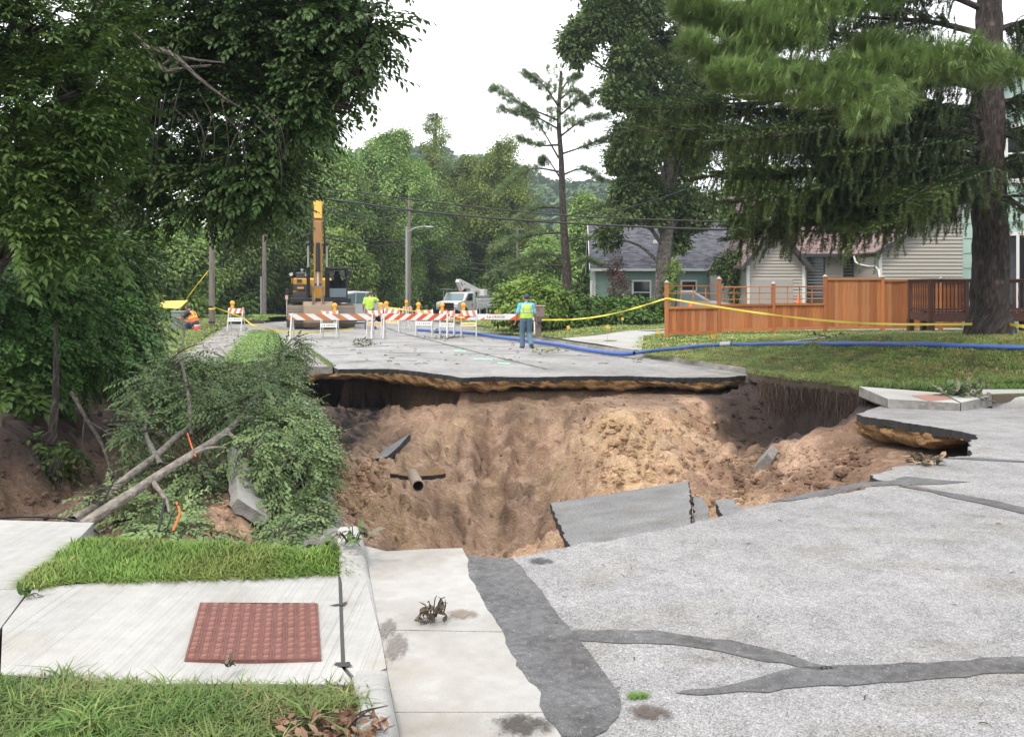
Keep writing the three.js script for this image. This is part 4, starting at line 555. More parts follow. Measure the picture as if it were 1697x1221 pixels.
// wooded hill
{
  const hy = (x, d) => { const u = (x + 60) / 210, ridge = Math.exp(-u * u); return -0.5 + sstep(d, 150, 430) * (17 + 32 * ridge + 6 * n2(x * 0.008, 3) + 3 * n2(x * 0.03, d * 0.02) - 0.06 * Math.max(0, x)) * (1 - 0.15 * sstep(d, 430, 700)); };
  struct('hill', sheet([[-420, 130], [420, 130], [620, 800], [-620, 800]], hy, 0, 22), MT.forestFloor, 'wooded hill fading blue beyond the trees', 'hill');
  const rng = RNG(91), spots = []; const crown = clump(150, 4.6, 1.9, 1.5, 92, 0.8);
  for (let k = 0; k < 7000; k++) { const d = 128 + 330 * rng(), x = (450 + 700 * rng() - CX) * d / F; spots.push({ p: V3(x, hy(x, d) + 3, -d), dir: V3(rng() - 0.5, 0.2, rng() - 0.5), s: 0.8 + 0.7 * rng(), c: (() => { const f = 0.7 + 0.6 * rng(); return [f * (0.8 + 0.3 * rng()), f, f]; })() }); }
  tag(copies(scene, 'hill_forest', crown, leafMat(0.075, 0.12, 0.045, 0.7, 0.2), spots), 'mass of trees covering the far hill', 'forest');
}
// pines and spruce
const tuftP = needles(34, 0.13, 0.2, 0.0105, 51), tuftFar = needles(44, 0.22, 0.26, 0.018, 52), tuftS = needles(110, 0.5, 0.06, 0.017, 53, 0.1);
const pineMat = leafMat(0.205, 0.295, 0.105, 0.55, 0.2), pineFar = leafMat(0.21, 0.285, 0.125, 0.6, 0.2), spruceMat = leafMat(0.055, 0.08, 0.034, 0.65, 0.1);
function bough(pts, r0) { return tube(pts, r0, r0 * 0.18, 6, 0, 0.1); }
{
  const d = 47, b = W(943, 492, d); b.y = 0; const t = thing('pine_tree', 'tall thin pine with ragged boughs standing alone before the hill', 'tree', b), rng = RNG(61), spots = [];
  const L = (px, py, dd = 0) => W(px, py, d + dd).sub(b);
  part(t, 'trunk', tube([V3(), L(938, 430), L(933, 350), L(930, 260), L(926, 200), L(930, 118)], (k) => 0.25 * (1.1 - 0.8 * k), 0, 9, 20, 0.1), MT.bark);
  const br = [[926, 200, 855, 168, 820, 143], [928, 215, 880, 190, 832, 180], [928, 180, 900, 140, 872, 118], [930, 150, 945, 130, 958, 122], [929, 190, 960, 165, 995, 150], [930, 225, 965, 200, 1005, 190], [926, 262, 890, 200, 870, 175], [931, 285, 880, 280, 830, 318], [932, 300, 905, 262, 900, 272], [931, 255, 975, 240, 1010, 225], [932, 290, 965, 280, 1000, 300], [934, 345, 890, 345, 850, 372], [934, 360, 980, 345, 1015, 330], [935, 385, 880, 390, 820, 412], [936, 400, 985, 390, 1010, 380], [938, 430, 900, 420, 845, 440], [938, 440, 880, 440, 820, 455], [939, 450, 965, 430, 1000, 440], [928, 165, 950, 150, 975, 175], [925, 240, 890, 240, 860, 225]];
  for (const [x0, y0, x1, y1, x2, y2] of br) {
    const dz = (rng() - 0.5) * 2.4, A = L(x0, y0), B = L(x1, y1, dz * 0.5), C = L(x2, y2, dz); part(t, 'bough', bough([A, B, C], 0.06), MT.bark);
    const cv = new THREE.CatmullRomCurve3([A, B, C]), len = A.distanceTo(C), n = Math.round(16 + 26 * len);
    for (let k = 0; k < n; k++) { const u = 0.28 + 0.74 * Math.pow(rng(), 0.8), p = cv.getPoint(Math.min(1, u)), w = 0.3 * len * (0.35 + u * (1.2 - u)); p.add(V3((rng() - 0.5) * w, (rng() - 0.35) * w * 0.55 - 0.1 * u, (rng() - 0.5) * w * 1.4)); const f = 0.75 + 0.5 * rng(); spots.push({ p, dir: V3(Math.sign(x2 - x0) * 0.7 + 0.7 * (rng() - 0.5), 0.5 * rng() - 0.1, rng() - 0.5), s: 0.75 + 0.45 * rng(), c: [f, f, f] }); }
  }
  for (let k = 0; k < 170; k++) { const p = L(930 + 46 * (rng() - 0.5), 110 + 110 * rng(), (rng() - 0.5) * 2); spots.push({ p, dir: V3(rng() - 0.5, 0.5, rng() - 0.5), s: 0.7 + 0.4 * rng(), c: [0.95, 0.95, 0.95] }); }
  copies(t, 'needles', tuftFar, pineFar, spots);
}
tree('oak_tree', 'oak with a bare lower trunk in front of the blue green house', 'tree', (() => { const d = 42; return [W(1092, 497, d), W(1100, 430, d), W(1108, 350, d), W(1106, 240, d), W(1085, 140, d), W(1060, 40, d)].map((p, i) => { if (!i) p.y = 0; return p; }); })(), 0.36, [
  lobe(985, 35, 41, 45, 35, 240), lobe(955, 75, 41, 26, 28, 110), lobe(1040, 30, 42, 60, 42, 300), lobe(1120, 40, 43, 60, 60, 300), lobe(1050, 110, 41, 45, 36, 240), lobe(1030, 150, 40, 34, 26, 150), lobe(1100, 150, 42, 55, 50, 300), lobe(1150, 160, 43, 40, 60, 200), lobe(1075, 220, 41, 52, 44, 300), lobe(1130, 250, 42, 45, 50, 240), lobe(1045, 265, 41, 42, 32, 200), lobe(1035, 335, 41, 36, 30, 170), lobe(1075, 330, 42, 42, 40, 200), lobe(1150, 340, 43, 40, 40, 160), lobe(1010, 395, 43, 20, 14, 30), lobe(1115, 395, 43, 26, 20, 50), lobe(1010, -40, 42, 90, 40, 200)],
  clumpO, green.oak, { seed: 63, thr: -0.18, freq: 0.5, droop: 0.2, vary: 0.35, size: 1.1, twigs: 4, trunkN: 12, bark: MT.paleBark });
{ // the big spruce
  const d = 20, b = W(1641, 556, d); const t = thing('spruce_tree', 'large dark spruce with a thick scaly trunk and drooping boughs over the fence', 'tree', b), rng = RNG(65), spots = [], red = [];
  b.y = lawnY(b.x, d) - 0.05; t.position.copy(b);
  const L = (px, py, dd) => W(px, py, dd).sub(b);
  part(t, 'trunk', tube([V3(0, -0.2, 0), V3(0, 0.5, 0), V3(0.02, 2, 0), V3(-0.02, 4, 0), V3(0, 7.5, 0), V3(0.05, 11, 0)], (k) => k < 0.09 ? lerp(0.54, 0.37, sstep(k, 0, 0.09)) : 0.37 * (1.06 - 0.55 * k), 0, 24, 60, 0.16), MT.spruceBark);
  const br = [ // [root height px, mid, tip] and distance of the tip
    [268, 1400, 285, 1185, 290, 19], [280, 1420, 305, 1235, 335, 17.5], [300, 1430, 322, 1250, 352, 20], [320, 1440, 335, 1300, 375, 18.5], [262, 1380, 240, 1120, 240, 20.5], [240, 1350, 215, 1060, 215, 20], [235, 1400, 215, 1200, 235, 17.5], [225, 1330, 190, 1060, 180, 22], [190, 1380, 165, 1130, 175, 21], [150, 1400, 120, 1200, 105, 20], [110, 1420, 70, 1240, 40, 19.5], [60, 1450, 30, 1300, 10, 20], [20, 1500, -20, 1350, -40, 20], [330, 1520, 345, 1420, 385, 17.5], [305, 1530, 320, 1450, 360, 18], [290, 1560, 300, 1500, 335, 17], [250, 1500, 250, 1350, 260, 18], [200, 1520, 190, 1390, 195, 18.5], [150, 1540, 140, 1440, 150, 18.5], [270, 1690, 285, 1760, 310, 19], [230, 1700, 235, 1790, 255, 19], [330, 1690, 340, 1740, 370, 18.5], [180, 1700, 170, 1800, 180, 20], [120, 1700, 100, 1800, 100, 20], [60, 1710, 40, 1800, 30, 20], [290, 1600, 270, 1560, 260, 25], [210, 1600, 200, 1550, 190, 25], [335, 1480, 345, 1360, 372, 21], [310, 1400, 325, 1225, 372, 20.5], [330, 1400, 352, 1235, 395, 19.5]];
  for (const [y0, x1, y1, x2, y2, dd] of br) {
    const A = L(1641, y0, d), B = L(x1, y1, (d + dd) / 2), C = L(x2, y2, dd); part(t, 'bough', bough([A, A.clone().lerp(B, 0.5).add(V3(0, 0.12, 0)), B, C], 0.075), MT.spruceBark);
    const cv = new THREE.CatmullRomCurve3([A, A.clone().lerp(B, 0.5).add(V3(0, 0.12, 0)), B, C]), len = A.distanceTo(C), n = Math.round(48 * len), v = C.clone().sub(A).setY(0).normalize(), sd = V3(-v.z, 0, v.x);
    for (let k = 0; k < n; k++) { // side shoots with hanging branchlets
      const u = 0.22 + 0.78 * Math.pow(rng(), 0.75), p = cv.getPoint(u), s = rng() < 0.5 ? -1 : 1, w = (0.25 + 0.85 * (1 - Math.abs(u - 0.55))) * rng() * 0.85, q = p.clone().addScaledVector(sd, s * w).addScaledVector(v, 0.3 * w).add(V3(0, 0.06 * (rng() - 0.3), 0)), f = 0.7 + 0.6 * rng(), tip = u > 0.8 ? 1.35 : 1;
      spots.push({ p: p.clone().lerp(q, 0.45), dir: q.clone().sub(p).normalize().addScaledVector(v, 0.5).add(V3(0, 0.05, 0)), s: 1.0 + 0.4 * rng(), c: [f * tip, f * tip, f] });
      if (y0 > 295 && rng() < 0.45) continue; const hang = y0 > 295 ? (n2(q.x * 1.6, q.z * 1.6 + y0) > 0.15 ? 2 : rng() < 0.5 ? 1 : 0) : Math.round((0.1 + 0.9 * Math.abs(n2(q.x * 1.3, q.z * 1.3))) * 2.6);
      for (let h = 0; h < hang; h++) { const e = q.clone().add(V3((rng() - 0.5) * 0.3, -0.3 * h - 0.04, (rng() - 0.5) * 0.34)), g = f * (0.85 + 0.3 * rng()); spots.push({ p: e, dir: V3(0.9 * (rng() - 0.5) + v.x * 0.4, -1, 0.9 * (rng() - 0.5) + v.z * 0.4), s: V3(0.6 + 0.4 * rng(), 1.0, 1.0), c: [g * 1.05 * tip, g * tip, g * 0.95] }); }
      if (y0 > 325 && u > 0.5 && rng() < 0.012) red.push({ p: q, dir: V3(0.2, -1, 0.1), s: 0.8, c: [1, 1, 1] });
    }
  }
  copies(t, 'needles', tuftS, spruceMat, spots); if (red.length) copies(t, 'dead_needles', tuftS, leafMat(0.22, 0.05, 0.02, 0.8, 0.1), red);
}
{ // white pine reaching in from the right
  const d = 14.5, b = V3(10.4, 0.4, -15.5), t = thing('white_pine', 'fluffy light green pine bough sweeping in across the spruce from the right', 'tree', b), rng = RNG(67), spots = [], L = (px, py, dd = d) => W(px, py, dd).sub(b);
  part(t, 'trunk', tube([V3(), V3(0.05, 3, 0), V3(0, 7, 0), V3(0.1, 11, 0)], (k) => 0.3 * (1.1 - 0.6 * k), 0, 12, 16, 0.12), MT.bark);
  const br = [[[1930, 150, 15.5], [1790, 135, 15], [1690, 118, 14.6], [1600, 105, 14.4], [1480, 110, 14], [1300, 120, 13.8], [1150, 72, 13.8]], [[1600, 105, 14.4], [1480, 85, 14.6], [1420, 78, 14.6]], [[1480, 110, 14], [1400, 150, 13.6], [1250, 135, 13.4], [1190, 120, 13.4]], [[1300, 120, 13.8], [1230, 90, 14.2], [1170, 110, 14.4]], [[1440, 120, 13.8], [1470, 165, 13.2], [1420, 195, 13.2]], [[1930, 40, 15.5], [1600, -30, 14.5], [1400, 0, 14], [1250, 40, 14], [1140, 10, 14]], [[1400, 0, 14], [1320, 50, 13.8], [1230, 60, 13.8]], [[1560, 108, 14.2], [1600, 90, 13.6], [1630, 100, 13.4]], [[1400, 0, 14], [1300, 10, 14.3], [1200, 30, 14.3]]];
  br.forEach((pts, i) => {
    const P = pts.map((q) => L(...q)), cv = new THREE.CatmullRomCurve3(P), len = cv.getLength(), n = Math.round((i === 0 || i === 5 ? 175 : 260) * len);
    part(t, i ? 'branch' : 'bough', bough(P, i === 0 || i === 5 ? 0.075 : 0.03), MT.bark);
    for (let k = 0; k < n; k++) { const u = (i === 0 || i === 5 ? 0.34 : 0.08) + 0.68 * Math.pow(rng(), 0.8) + (i && i !== 5 ? 0.24 * rng() : 0), p = cv.getPoint(Math.min(1, u)), tg = cv.getTangent(Math.min(1, u)), w = 0.62 * (1.05 - 0.5 * u), a = rng() * 6.283, rr = Math.sqrt(rng()); p.add(V3(Math.cos(a) * w * rr * 0.6, Math.sin(a) * w * rr * 0.5 - 0.05, (rng() - 0.5) * w * 1.5)); if (n3(p.x * 2, p.y * 2, p.z * 2) < -0.35) continue; const f = 0.72 + 0.5 * rng(); spots.push({ p, dir: tg.clone().multiplyScalar(0.7).add(V3((rng() - 0.5) * 1.3, 0.55 * rng() - 0.05, (rng() - 0.5) * 1.3)), s: 0.85 + 0.35 * rng(), c: [f, f, f * 0.95] }); }
  });
  copies(t, 'needles', tuftP, pineMat, spots);
}
// hedge and bushes by the house
const hb = (px, py, d) => { const p = W(px, py, d); p.y = -0.1; return p; };
tree('bush', 'rounded yellow green bush left of the mailbox', 'bush', [hb(885, 520, 38), hb(885, 500, 38).add(V3(0, 0.8, 0)), hb(885, 490, 38).add(V3(0, 1.5, 0))], 0.06, [lobe(850, 505, 38.4, 30, 24, 150), lobe(880, 492, 38.4, 40, 26, 220), lobe(915, 502, 38, 36, 24, 190), lobe(880, 520, 37.6, 55, 18, 220), lobe(845, 522, 38, 22, 16, 70)], clump(26, 0.24, 0.16, 0.11, 71), green.hedge, { seed: 72, twigs: 2, thr: -0.5, shell: 0.55, freq: 1.2, size: 1.0, vary: 0.35 });
tree('hedge', 'long clipped green hedge in front of the blue green house', 'hedge', [hb(1010, 525, 39), hb(1010, 500, 39).add(V3(0, 0.7, 0)), hb(1010, 490, 39).add(V3(0, 1.2, 0))], 0.06, [lobe(955, 514, 38.6, 28, 18, 200), lobe(990, 512, 38.8, 28, 17, 200), lobe(1020, 513, 39, 30, 16, 200), lobe(1055, 511, 39.2, 28, 16, 190), lobe(1085, 517, 39.4, 22, 15, 130), lobe(960, 527, 38, 35, 12, 120), lobe(1040, 526, 38.4, 50, 12, 170)], clump(26, 0.22, 0.13, 0.09, 73), green.hedge, { seed: 74, twigs: 2, thr: -0.6, shell: 0.6, freq: 1.2, size: 1.0, vary: 0.3, tint: [0.62, 0.74, 0.8] });
wood(33, 'small ornamental tree with purple leaves by the house wall', 1020, 44, 428, 24, leafMat(0.15, 0.085, 0.07, 0.6, 0.25), { name: 'ornamental_tree', n: 6, low: 0.4, core: 0, dens: 60, geo: clump(16, 0.3, 0.09, 0.06, 75), size: 1, tr: 0.06 });
shrub('bush', 'small ivy clump round the foot of the oak', V3((1118 - CX) * 41 / F, 0, -41), [lobe(1112, 470, 41, 12, 30, 60), lobe(1120, 440, 41.4, 8, 14, 20)], clump(20, 0.2, 0.11, 0.08, 76), green.mid, { seed: 77, thr: -0.8 });
shrub('bush', 'low rounded bush between the two houses', V3((1215 - CX) * 44 / F, 0, -44), [lobe(1215, 440, 44, 34, 26, 200), lobe(1230, 480, 44, 26, 30, 120)], clump(24, 0.3, 0.14, 0.1, 78), green.oak, { seed: 79, thr: -0.5 });
// ---------------------------------------------------------------- houses, fence, deck
// lap siding on a vertical face: o left bottom corner, u along, w(y) gives [from, to] along u at height y, h total, course height c
function siding(o, u, nrm, span, h, c, lip = 0.024) {
  const pos = [], P = (s, y, e) => o.clone().addScaledVector(u, s).add(V3(0, y, 0)).addScaledVector(nrm, e);
  for (let y = 0; y < h - 0.01; y += c) {
    const y1 = Math.min(h, y + c), a = span(y), b = span(y1 - 0.001); if (a[1] - a[0] < 0.02) continue;
    const q = [P(a[0], y, lip), P(a[1], y, lip), P(b[1], y1, 0), P(b[0], y1, 0), P(a[0], y, 0), P(a[1], y, 0)];
    for (const i of [0, 1, 2, 0, 2, 3, 4, 5, 1, 4, 1, 0]) pos.push(q[i].x, q[i].y, q[i].z);
  }
  const g = new THREE.BufferGeometry(); g.setAttribute('position', new THREE.Float32BufferAttribute(pos, 3)); g.computeVertexNormals(); return g;
}
const quad = (a, b, c, d, su = 1) => { const g = new THREE.BufferGeometry(), L = a.distanceTo(b), H = a.distanceTo(d); g.setAttribute('position', new THREE.Float32BufferAttribute([...a.toArray(), ...b.toArray(), ...c.toArray(), ...a.toArray(), ...c.toArray(), ...d.toArray()], 3)); g.setAttribute('uv', new THREE.Float32BufferAttribute([0, 0, L, 0, L, H, 0, 0, L, H, 0, H], 2)); g.computeVertexNormals(); return g; };
function slab(a, b, c, d, t) { // thick quad (roof)
  const n = b.clone().sub(a).cross(d.clone().sub(a)).normalize().multiplyScalar(-t), A = a.clone().add(n), B = b.clone().add(n), C = c.clone().add(n), D = d.clone().add(n);
  return [quad(a, b, c, d), quad(D, C, B, A), quad(A, B, b, a), quad(B, C, c, b), quad(C, D, d, c), quad(D, A, a, d)];
}
function windowOn(parent, o, u, nrm, s, y, w, h, frame, trim = 0.09, mullion = true) { // s, y: left bottom corner on the wall
  const P = (a, b, e) => o.clone().addScaledVector(u, a).add(V3(0, b, 0)).addScaledVector(nrm, e), yaw = Math.atan2(-u.z, u.x), B = (a, b, bw, bh, e, th) => box(bw, bh, th, 0, 0, 0).applyMatrix4(new THREE.Matrix4().makeRotationY(yaw)).translate(...P(a, b, e).toArray());
  const f = part(parent, 'window', [B(s - trim / 2, y + h / 2, trim, h + 2 * trim, 0.035, 0.08), B(s + w + trim / 2, y + h / 2, trim, h + 2 * trim, 0.035, 0.08), B(s + w / 2, y + h + trim / 2, w - 0.004, trim, 0.035, 0.08), B(s + w / 2, y - trim / 2, w - 0.004, trim, 0.04, 0.09), ...(mullion ? [B(s + w / 2, y + h / 2, w - 0.004, 0.05, 0.045, 0.045)] : [])], frame);
  part(f, 'pane', B(s + w / 2, y + h / 2, w, h, 0.03, 0.02), MT.glass); return f;
}
const tealS = std(0.215, 0.335, 0.30, 0.65), tealL = std(0.37, 0.51, 0.455, 0.65), creamS = std(0.40, 0.372, 0.335, 0.6), tauS = std(0.38, 0.36, 0.34, 0.7);
{ // blue green house with the gable to the left
  const t = thing('house', 'small blue green house with dark grey shingle roof behind the hedge', 'house', V3((985 - CX) * 51 / F, 0, -51), -0.06), Wd = 7.8, Dp = 9, He = 2.72, Hr = 5.4, u = V3(1, 0, 0), n = V3(0, 0, 1), gw = V3(0, 0, -1);
  part(t, 'wall', [box(Wd, He + 0.5, 0.1, Wd / 2, (He - 0.5) / 2, -0.06), prism([[0, -0.5], [Dp, -0.5], [Dp, He], [Dp * 0.5, Hr], [0, He]], 0.1).applyMatrix4(new THREE.Matrix4().makeRotationY(Math.PI / 2)).translate(0.055, 0, -0.11), box(Wd, He + 0.5, 0.1, Wd / 2, (He - 0.5) / 2, -Dp - 0.16)], tealS);
  part(t, 'siding', [siding(V3(0, -0.4, 0), u, n, () => [0.08, Wd], He + 0.4, 0.13), siding(V3(0, -0.4, 0), gw, V3(-1, 0, 0), (y) => { const k = y - 0.4 < He ? 0 : (y - 0.4 - He) / (Hr - He) * Dp / 2; return [0.08 + k, Dp - k]; }, Hr + 0.4, 0.13)], tealS, 'stuff');
  const rf = part(t, 'roof', [...slab(V3(-0.25, He - 0.12, 0.35), V3(Wd + 0.3, He - 0.12, 0.35), V3(Wd + 0.3, Hr + 0.08, -Dp / 2), V3(-0.25, Hr + 0.08, -Dp / 2), 0.09), ...slab(V3(Wd + 0.3, He - 0.12, -Dp - 0.4), V3(-0.25, He - 0.12, -Dp - 0.4), V3(-0.25, Hr + 0.08, -Dp / 2 - 0.004), V3(Wd + 0.3, Hr + 0.08, -Dp / 2 - 0.004), 0.09)], MT.greyShingle);
  part(t, 'fascia', [box(Wd + 0.5, 0.14, 0.03, Wd / 2 + 0.02, He - 0.16, 0.37), bar(V3(-0.27, He - 0.2, 0.34), V3(-0.27, Hr, -Dp / 2), 0.03, 0.17), bar(V3(-0.27, He - 0.2, -Dp - 0.38), V3(-0.27, Hr, -Dp / 2), 0.03, 0.17)], MT.whiteTrim);
  part(t, 'corner_trim', [box(0.1, He + 0.4, 0.03, 0.02, (He - 0.4) / 2, 0.016), box(0.03, He + 0.4, 0.1, -0.016, (He - 0.4) / 2, -0.03)], MT.whiteTrim);
  windowOn(t, V3(), u, n, 2.2, 0.7, 0.9, 1.2, MT.whiteTrim); windowOn(t, V3(), u, n, 4.9, 0.9, 0.75, 1.0, MT.whiteTrim);
  for (const s of [2.0, 5.0]) windowOn(t, V3(), gw, V3(-1, 0, 0), s, 0.5, 0.85, 1.4, MT.whiteTrim); windowOn(t, V3(), gw, V3(-1, 0, 0), Dp / 2 - 0.4, 3.0, 0.8, 0.95, MT.whiteTrim);
  part(t, 'vent_pipe', [cyl(0.04, 0.04, V3(4.2, He, 0.1), V3(4.2, He + 1.45, 0.06), 8), cyl(0.09, 0.06, V3(4.2, He + 1.45, 0.06), V3(4.2, He + 1.62, 0.06), 8), bar(V3(4.2, He + 1.55, 0.06), V3(3.95, He + 1.75, 0.05), 0.05, 0.05)], MT.galv);
  part(rf, 'roof_vent', [box(0.3, 0.18, 0.3, 3.6, He + 1.5, -1.4), box(0.25, 0.3, 0.25, 5.6, Hr + 0.1, -Dp / 2)], MT.whiteTrim);
}
{ // pale house with pink roof
  const d = 42, X = (px) => (px - CX) * d / F, t = thing('house', 'cream sided house with a pinkish roof half hidden behind the fence and spruce', 'house', V3(X(1240), 0, -d), 0), x = (px) => X(px) - X(1240), y = (py) => EYE - (py - HY) * d / F, u = V3(1, 0, 0), n = V3(0, 0, 1);
  // garage gable, recessed porch, main wall, projecting right wing
  const g1 = x(1332), wing = x(1452), end = x(1602), Hg = y(440), Hp = y(386), He = y(415);
  part(t, 'wall', [box(g1 + 0.0, Hg + 0.4, 0.1, g1 / 2, (Hg - 0.4) / 2, -0.06), prism([[0, Hg], [g1, Hg], [g1 * 0.45, Hp + 0.2]], 0.1).translate(0, 0, -0.06), box(0.1, Hg, 3, g1 - 0.06, Hg / 2, -1.6), box(0.1, Hg + 0.4, 8, 0.05, (Hg - 0.4) / 2, -4.12), box(wing - g1, He + 0.4, 0.1, (g1 + wing) / 2, (He - 0.4) / 2, -2.56)], creamS);
  part(t, 'wall', [box(end - wing, 3.6, 0.1, (wing + end) / 2, 1.4, 0.44), box(0.1, 3.2, 3, wing - 0.06, 1.4, -1.1), prism([[0, 3.2], [end - wing, 3.2], [end - wing, 5.4], [(end - wing) * 0.62, 5.4]], 0.1).translate(wing, 0, 0.44)], creamS);
  part(t, 'siding', [siding(V3(0, -0.3, 0), u, n, (yy) => { const q = yy - 0.3; if (q < Hg) return [0, g1]; const k = (q - Hg) / (Hp + 0.2 - Hg); return [k * g1 * 0.45, g1 - k * g1 * 0.55]; }, Hp + 0.5, 0.15, 0.045), siding(V3(g1, -0.3, -2.5), u, n, () => [0, wing - g1], He + 0.3, 0.15, 0.045), siding(V3(g1, -0.3, -2.5), V3(0, 0, 1), V3(1, 0, 0), () => [0, 2.5], Hg + 0.3, 0.15, 0.045)], creamS, 'stuff');
  part(t, 'siding', [siding(V3(wing, -0.3, 0.5), u, n, (yy) => yy < 3.4 ? [0, end - wing] : [Math.min(end - wing - 0.1, (yy - 3.4) / 2.2 * (end - wing) * 0.62), end - wing], 5.6, 0.17, 0.05)], creamS, 'stuff');
  part(t, 'roof', [...slab(V3(-0.4, Hg - 0.1, 0.5), V3(-0.4, Hg - 0.1, -7), V3(g1 * 0.45, Hp + 0.4, -7), V3(g1 * 0.45, Hp + 0.4, 0.5), -0.1), ...slab(V3(g1 * 0.45, Hp + 0.4, 0.5), V3(g1 * 0.45, Hp + 0.4, -7), V3(g1 + 0.3, Hg - 0.15, -7), V3(g1 + 0.3, Hg - 0.15, 0.5), -0.1)], MT.pinkShingle);
  part(t, 'roof', [...slab(V3(g1 - 0.6, He - 0.1, -1.9), V3(end, He - 0.1, -1.9), V3(end, y(300), -7), V3(g1 - 2, y(300), -7), 0.1)], MT.pinkShingle);
  part(t, 'roof', [...slab(V3(wing - 0.35, 3.2, 0.9), V3(wing - 0.35, 3.2, -6), V3(end - 0.2, y(322), -6), V3(end - 0.2, y(322), 0.9), -0.1)], MT.pinkShingle);
  part(t, 'fascia', [bar(V3(wing - 0.37, 3.06, 0.92), V3(end - 0.2, y(322) - 0.1, 0.92), 0.04, 0.18), box(wing - g1 + 0.4, 0.16, 0.05, (wing + g1) / 2 - 0.2, He - 0.16, -1.88), bar(V3(g1 + 0.32, Hg - 0.26, 0.52), V3(g1 * 0.45, Hp + 0.28, 0.52), 0.04, 0.16), bar(V3(-0.42, Hg - 0.2, 0.52), V3(g1 * 0.45, Hp + 0.28, 0.52), 0.04, 0.16)], MT.darkGrey);
  part(t, 'downspout', tube([V3(wing - 0.3, He - 0.2, -1.86), V3(wing - 0.28, He - 0.5, -1.7), V3(wing - 0.12, He - 0.72, -0.6), V3(wing - 0.1, He - 0.9, 0.56), V3(wing - 0.08, 0, 0.58)], 0.05, 0.05, 6), MT.whiteTrim);
  part(t, 'garage_door', box(x(1318) - x(1248), 2.0, 0.05, (x(1318) + x(1248)) / 2 - 0.1, 0.95, 0.03), tauS);
  part(t, 'corner_trim', [box(0.14, Hg, 0.06, 0.0, Hg / 2, 0.02), box(0.14, Hg, 0.06, g1, Hg / 2, 0.02), box(0.14, 3.2, 0.06, wing, 1.6, 0.53)], MT.whiteTrim);
  windowOn(t, V3(0, 0, -2.5), u, n, x(1368), 0.35, x(1396) - x(1368), y(424) - 0.35, MT.darkGrey, 0.05, false); windowOn(t, V3(0, 0, -2.5), u, n, x(1432), 0.4, x(1448) - x(1432), y(424) - 0.4, MT.darkGrey, 0.05, false);
}
{ // blue house at the right edge with wide courses built board by board
  const d = 27.5, X = (px) => (px - CX) * d / F, x0 = X(1597), t = thing('house', 'tall pale blue house with wide lap siding at the right frame edge', 'house', V3(x0, 0, -d), -0.46), y = (py) => EYE - (py - HY) * d / F, c = 0.45;
  part(t, 'wall', [box(9, 7.2, 0.12, 4.5, 3.1, -0.07), prism([[0, 6.7], [9, 6.7], [3.2, 11]], 0.12).translate(0, 0, -0.07), box(0.12, 7.2, 8, 0.06, 3.1, -4.14)], tealL);
  for (let k = 0; k < 16; k++) part(t, 'board', siding(V3(0, -0.5 + k * c, 0), V3(1, 0, 0), V3(0, 0, 1), () => [0, 9], c - 0.002, c, 0.022), tealL);
  part(t, 'roof', [...slab(V3(-0.5, 6.4, 0.6), V3(-0.5, 6.4, -8.3), V3(3.2, 11.2, -8.3), V3(3.2, 11.2, 0.6), -0.12), ...slab(V3(3.2, 11.2, 0.6), V3(3.2, 11.2, -8.3), V3(9.6, 6.4, -8.3), V3(9.6, 6.4, 0.6), -0.12)], MT.greyShingle);
  part(t, 'bargeboard', [bar(V3(-0.5, 6.3, 0.62), V3(3.2, 11.1, 0.62), 0.04, 0.2), bar(V3(9.6, 6.3, 0.62), V3(3.2, 11.1, 0.62), 0.04, 0.2)], MT.whiteTrim);
  windowOn(t, V3(), V3(1, 0, 0), V3(0, 0, 1), X(1662) - x0, y(300), 0.75, 1.5, MT.whiteTrim, 0.14); windowOn(t, V3(), V3(1, 0, 0), V3(0, 0, 1), X(1662) - x0 + 1.1, y(300), 0.75, 1.5, MT.whiteTrim, 0.14);
  const dr = part(t, 'sliding_door', [box(0.08, 2.4, 0.07, X(1660) - x0, 1.95, 0.03), box(0.08, 2.4, 0.07, X(1675) - x0 + 0.02, 1.95, 0.03), box(0.08, 2.4, 0.07, X(1675) - x0 + 1.7, 1.95, 0.03), box(2.1, 0.1, 0.08, X(1660) - x0 + 1.0, 3.2, 0.03), box(2.1, 0.08, 0.08, X(1660) - x0 + 1.0, 0.72, 0.03)], MT.whiteTrim);
  part(dr, 'pane', box(2.0, 2.4, 0.03, X(1660) - x0 + 1.0, 1.95, 0.01), MT.glass);
}
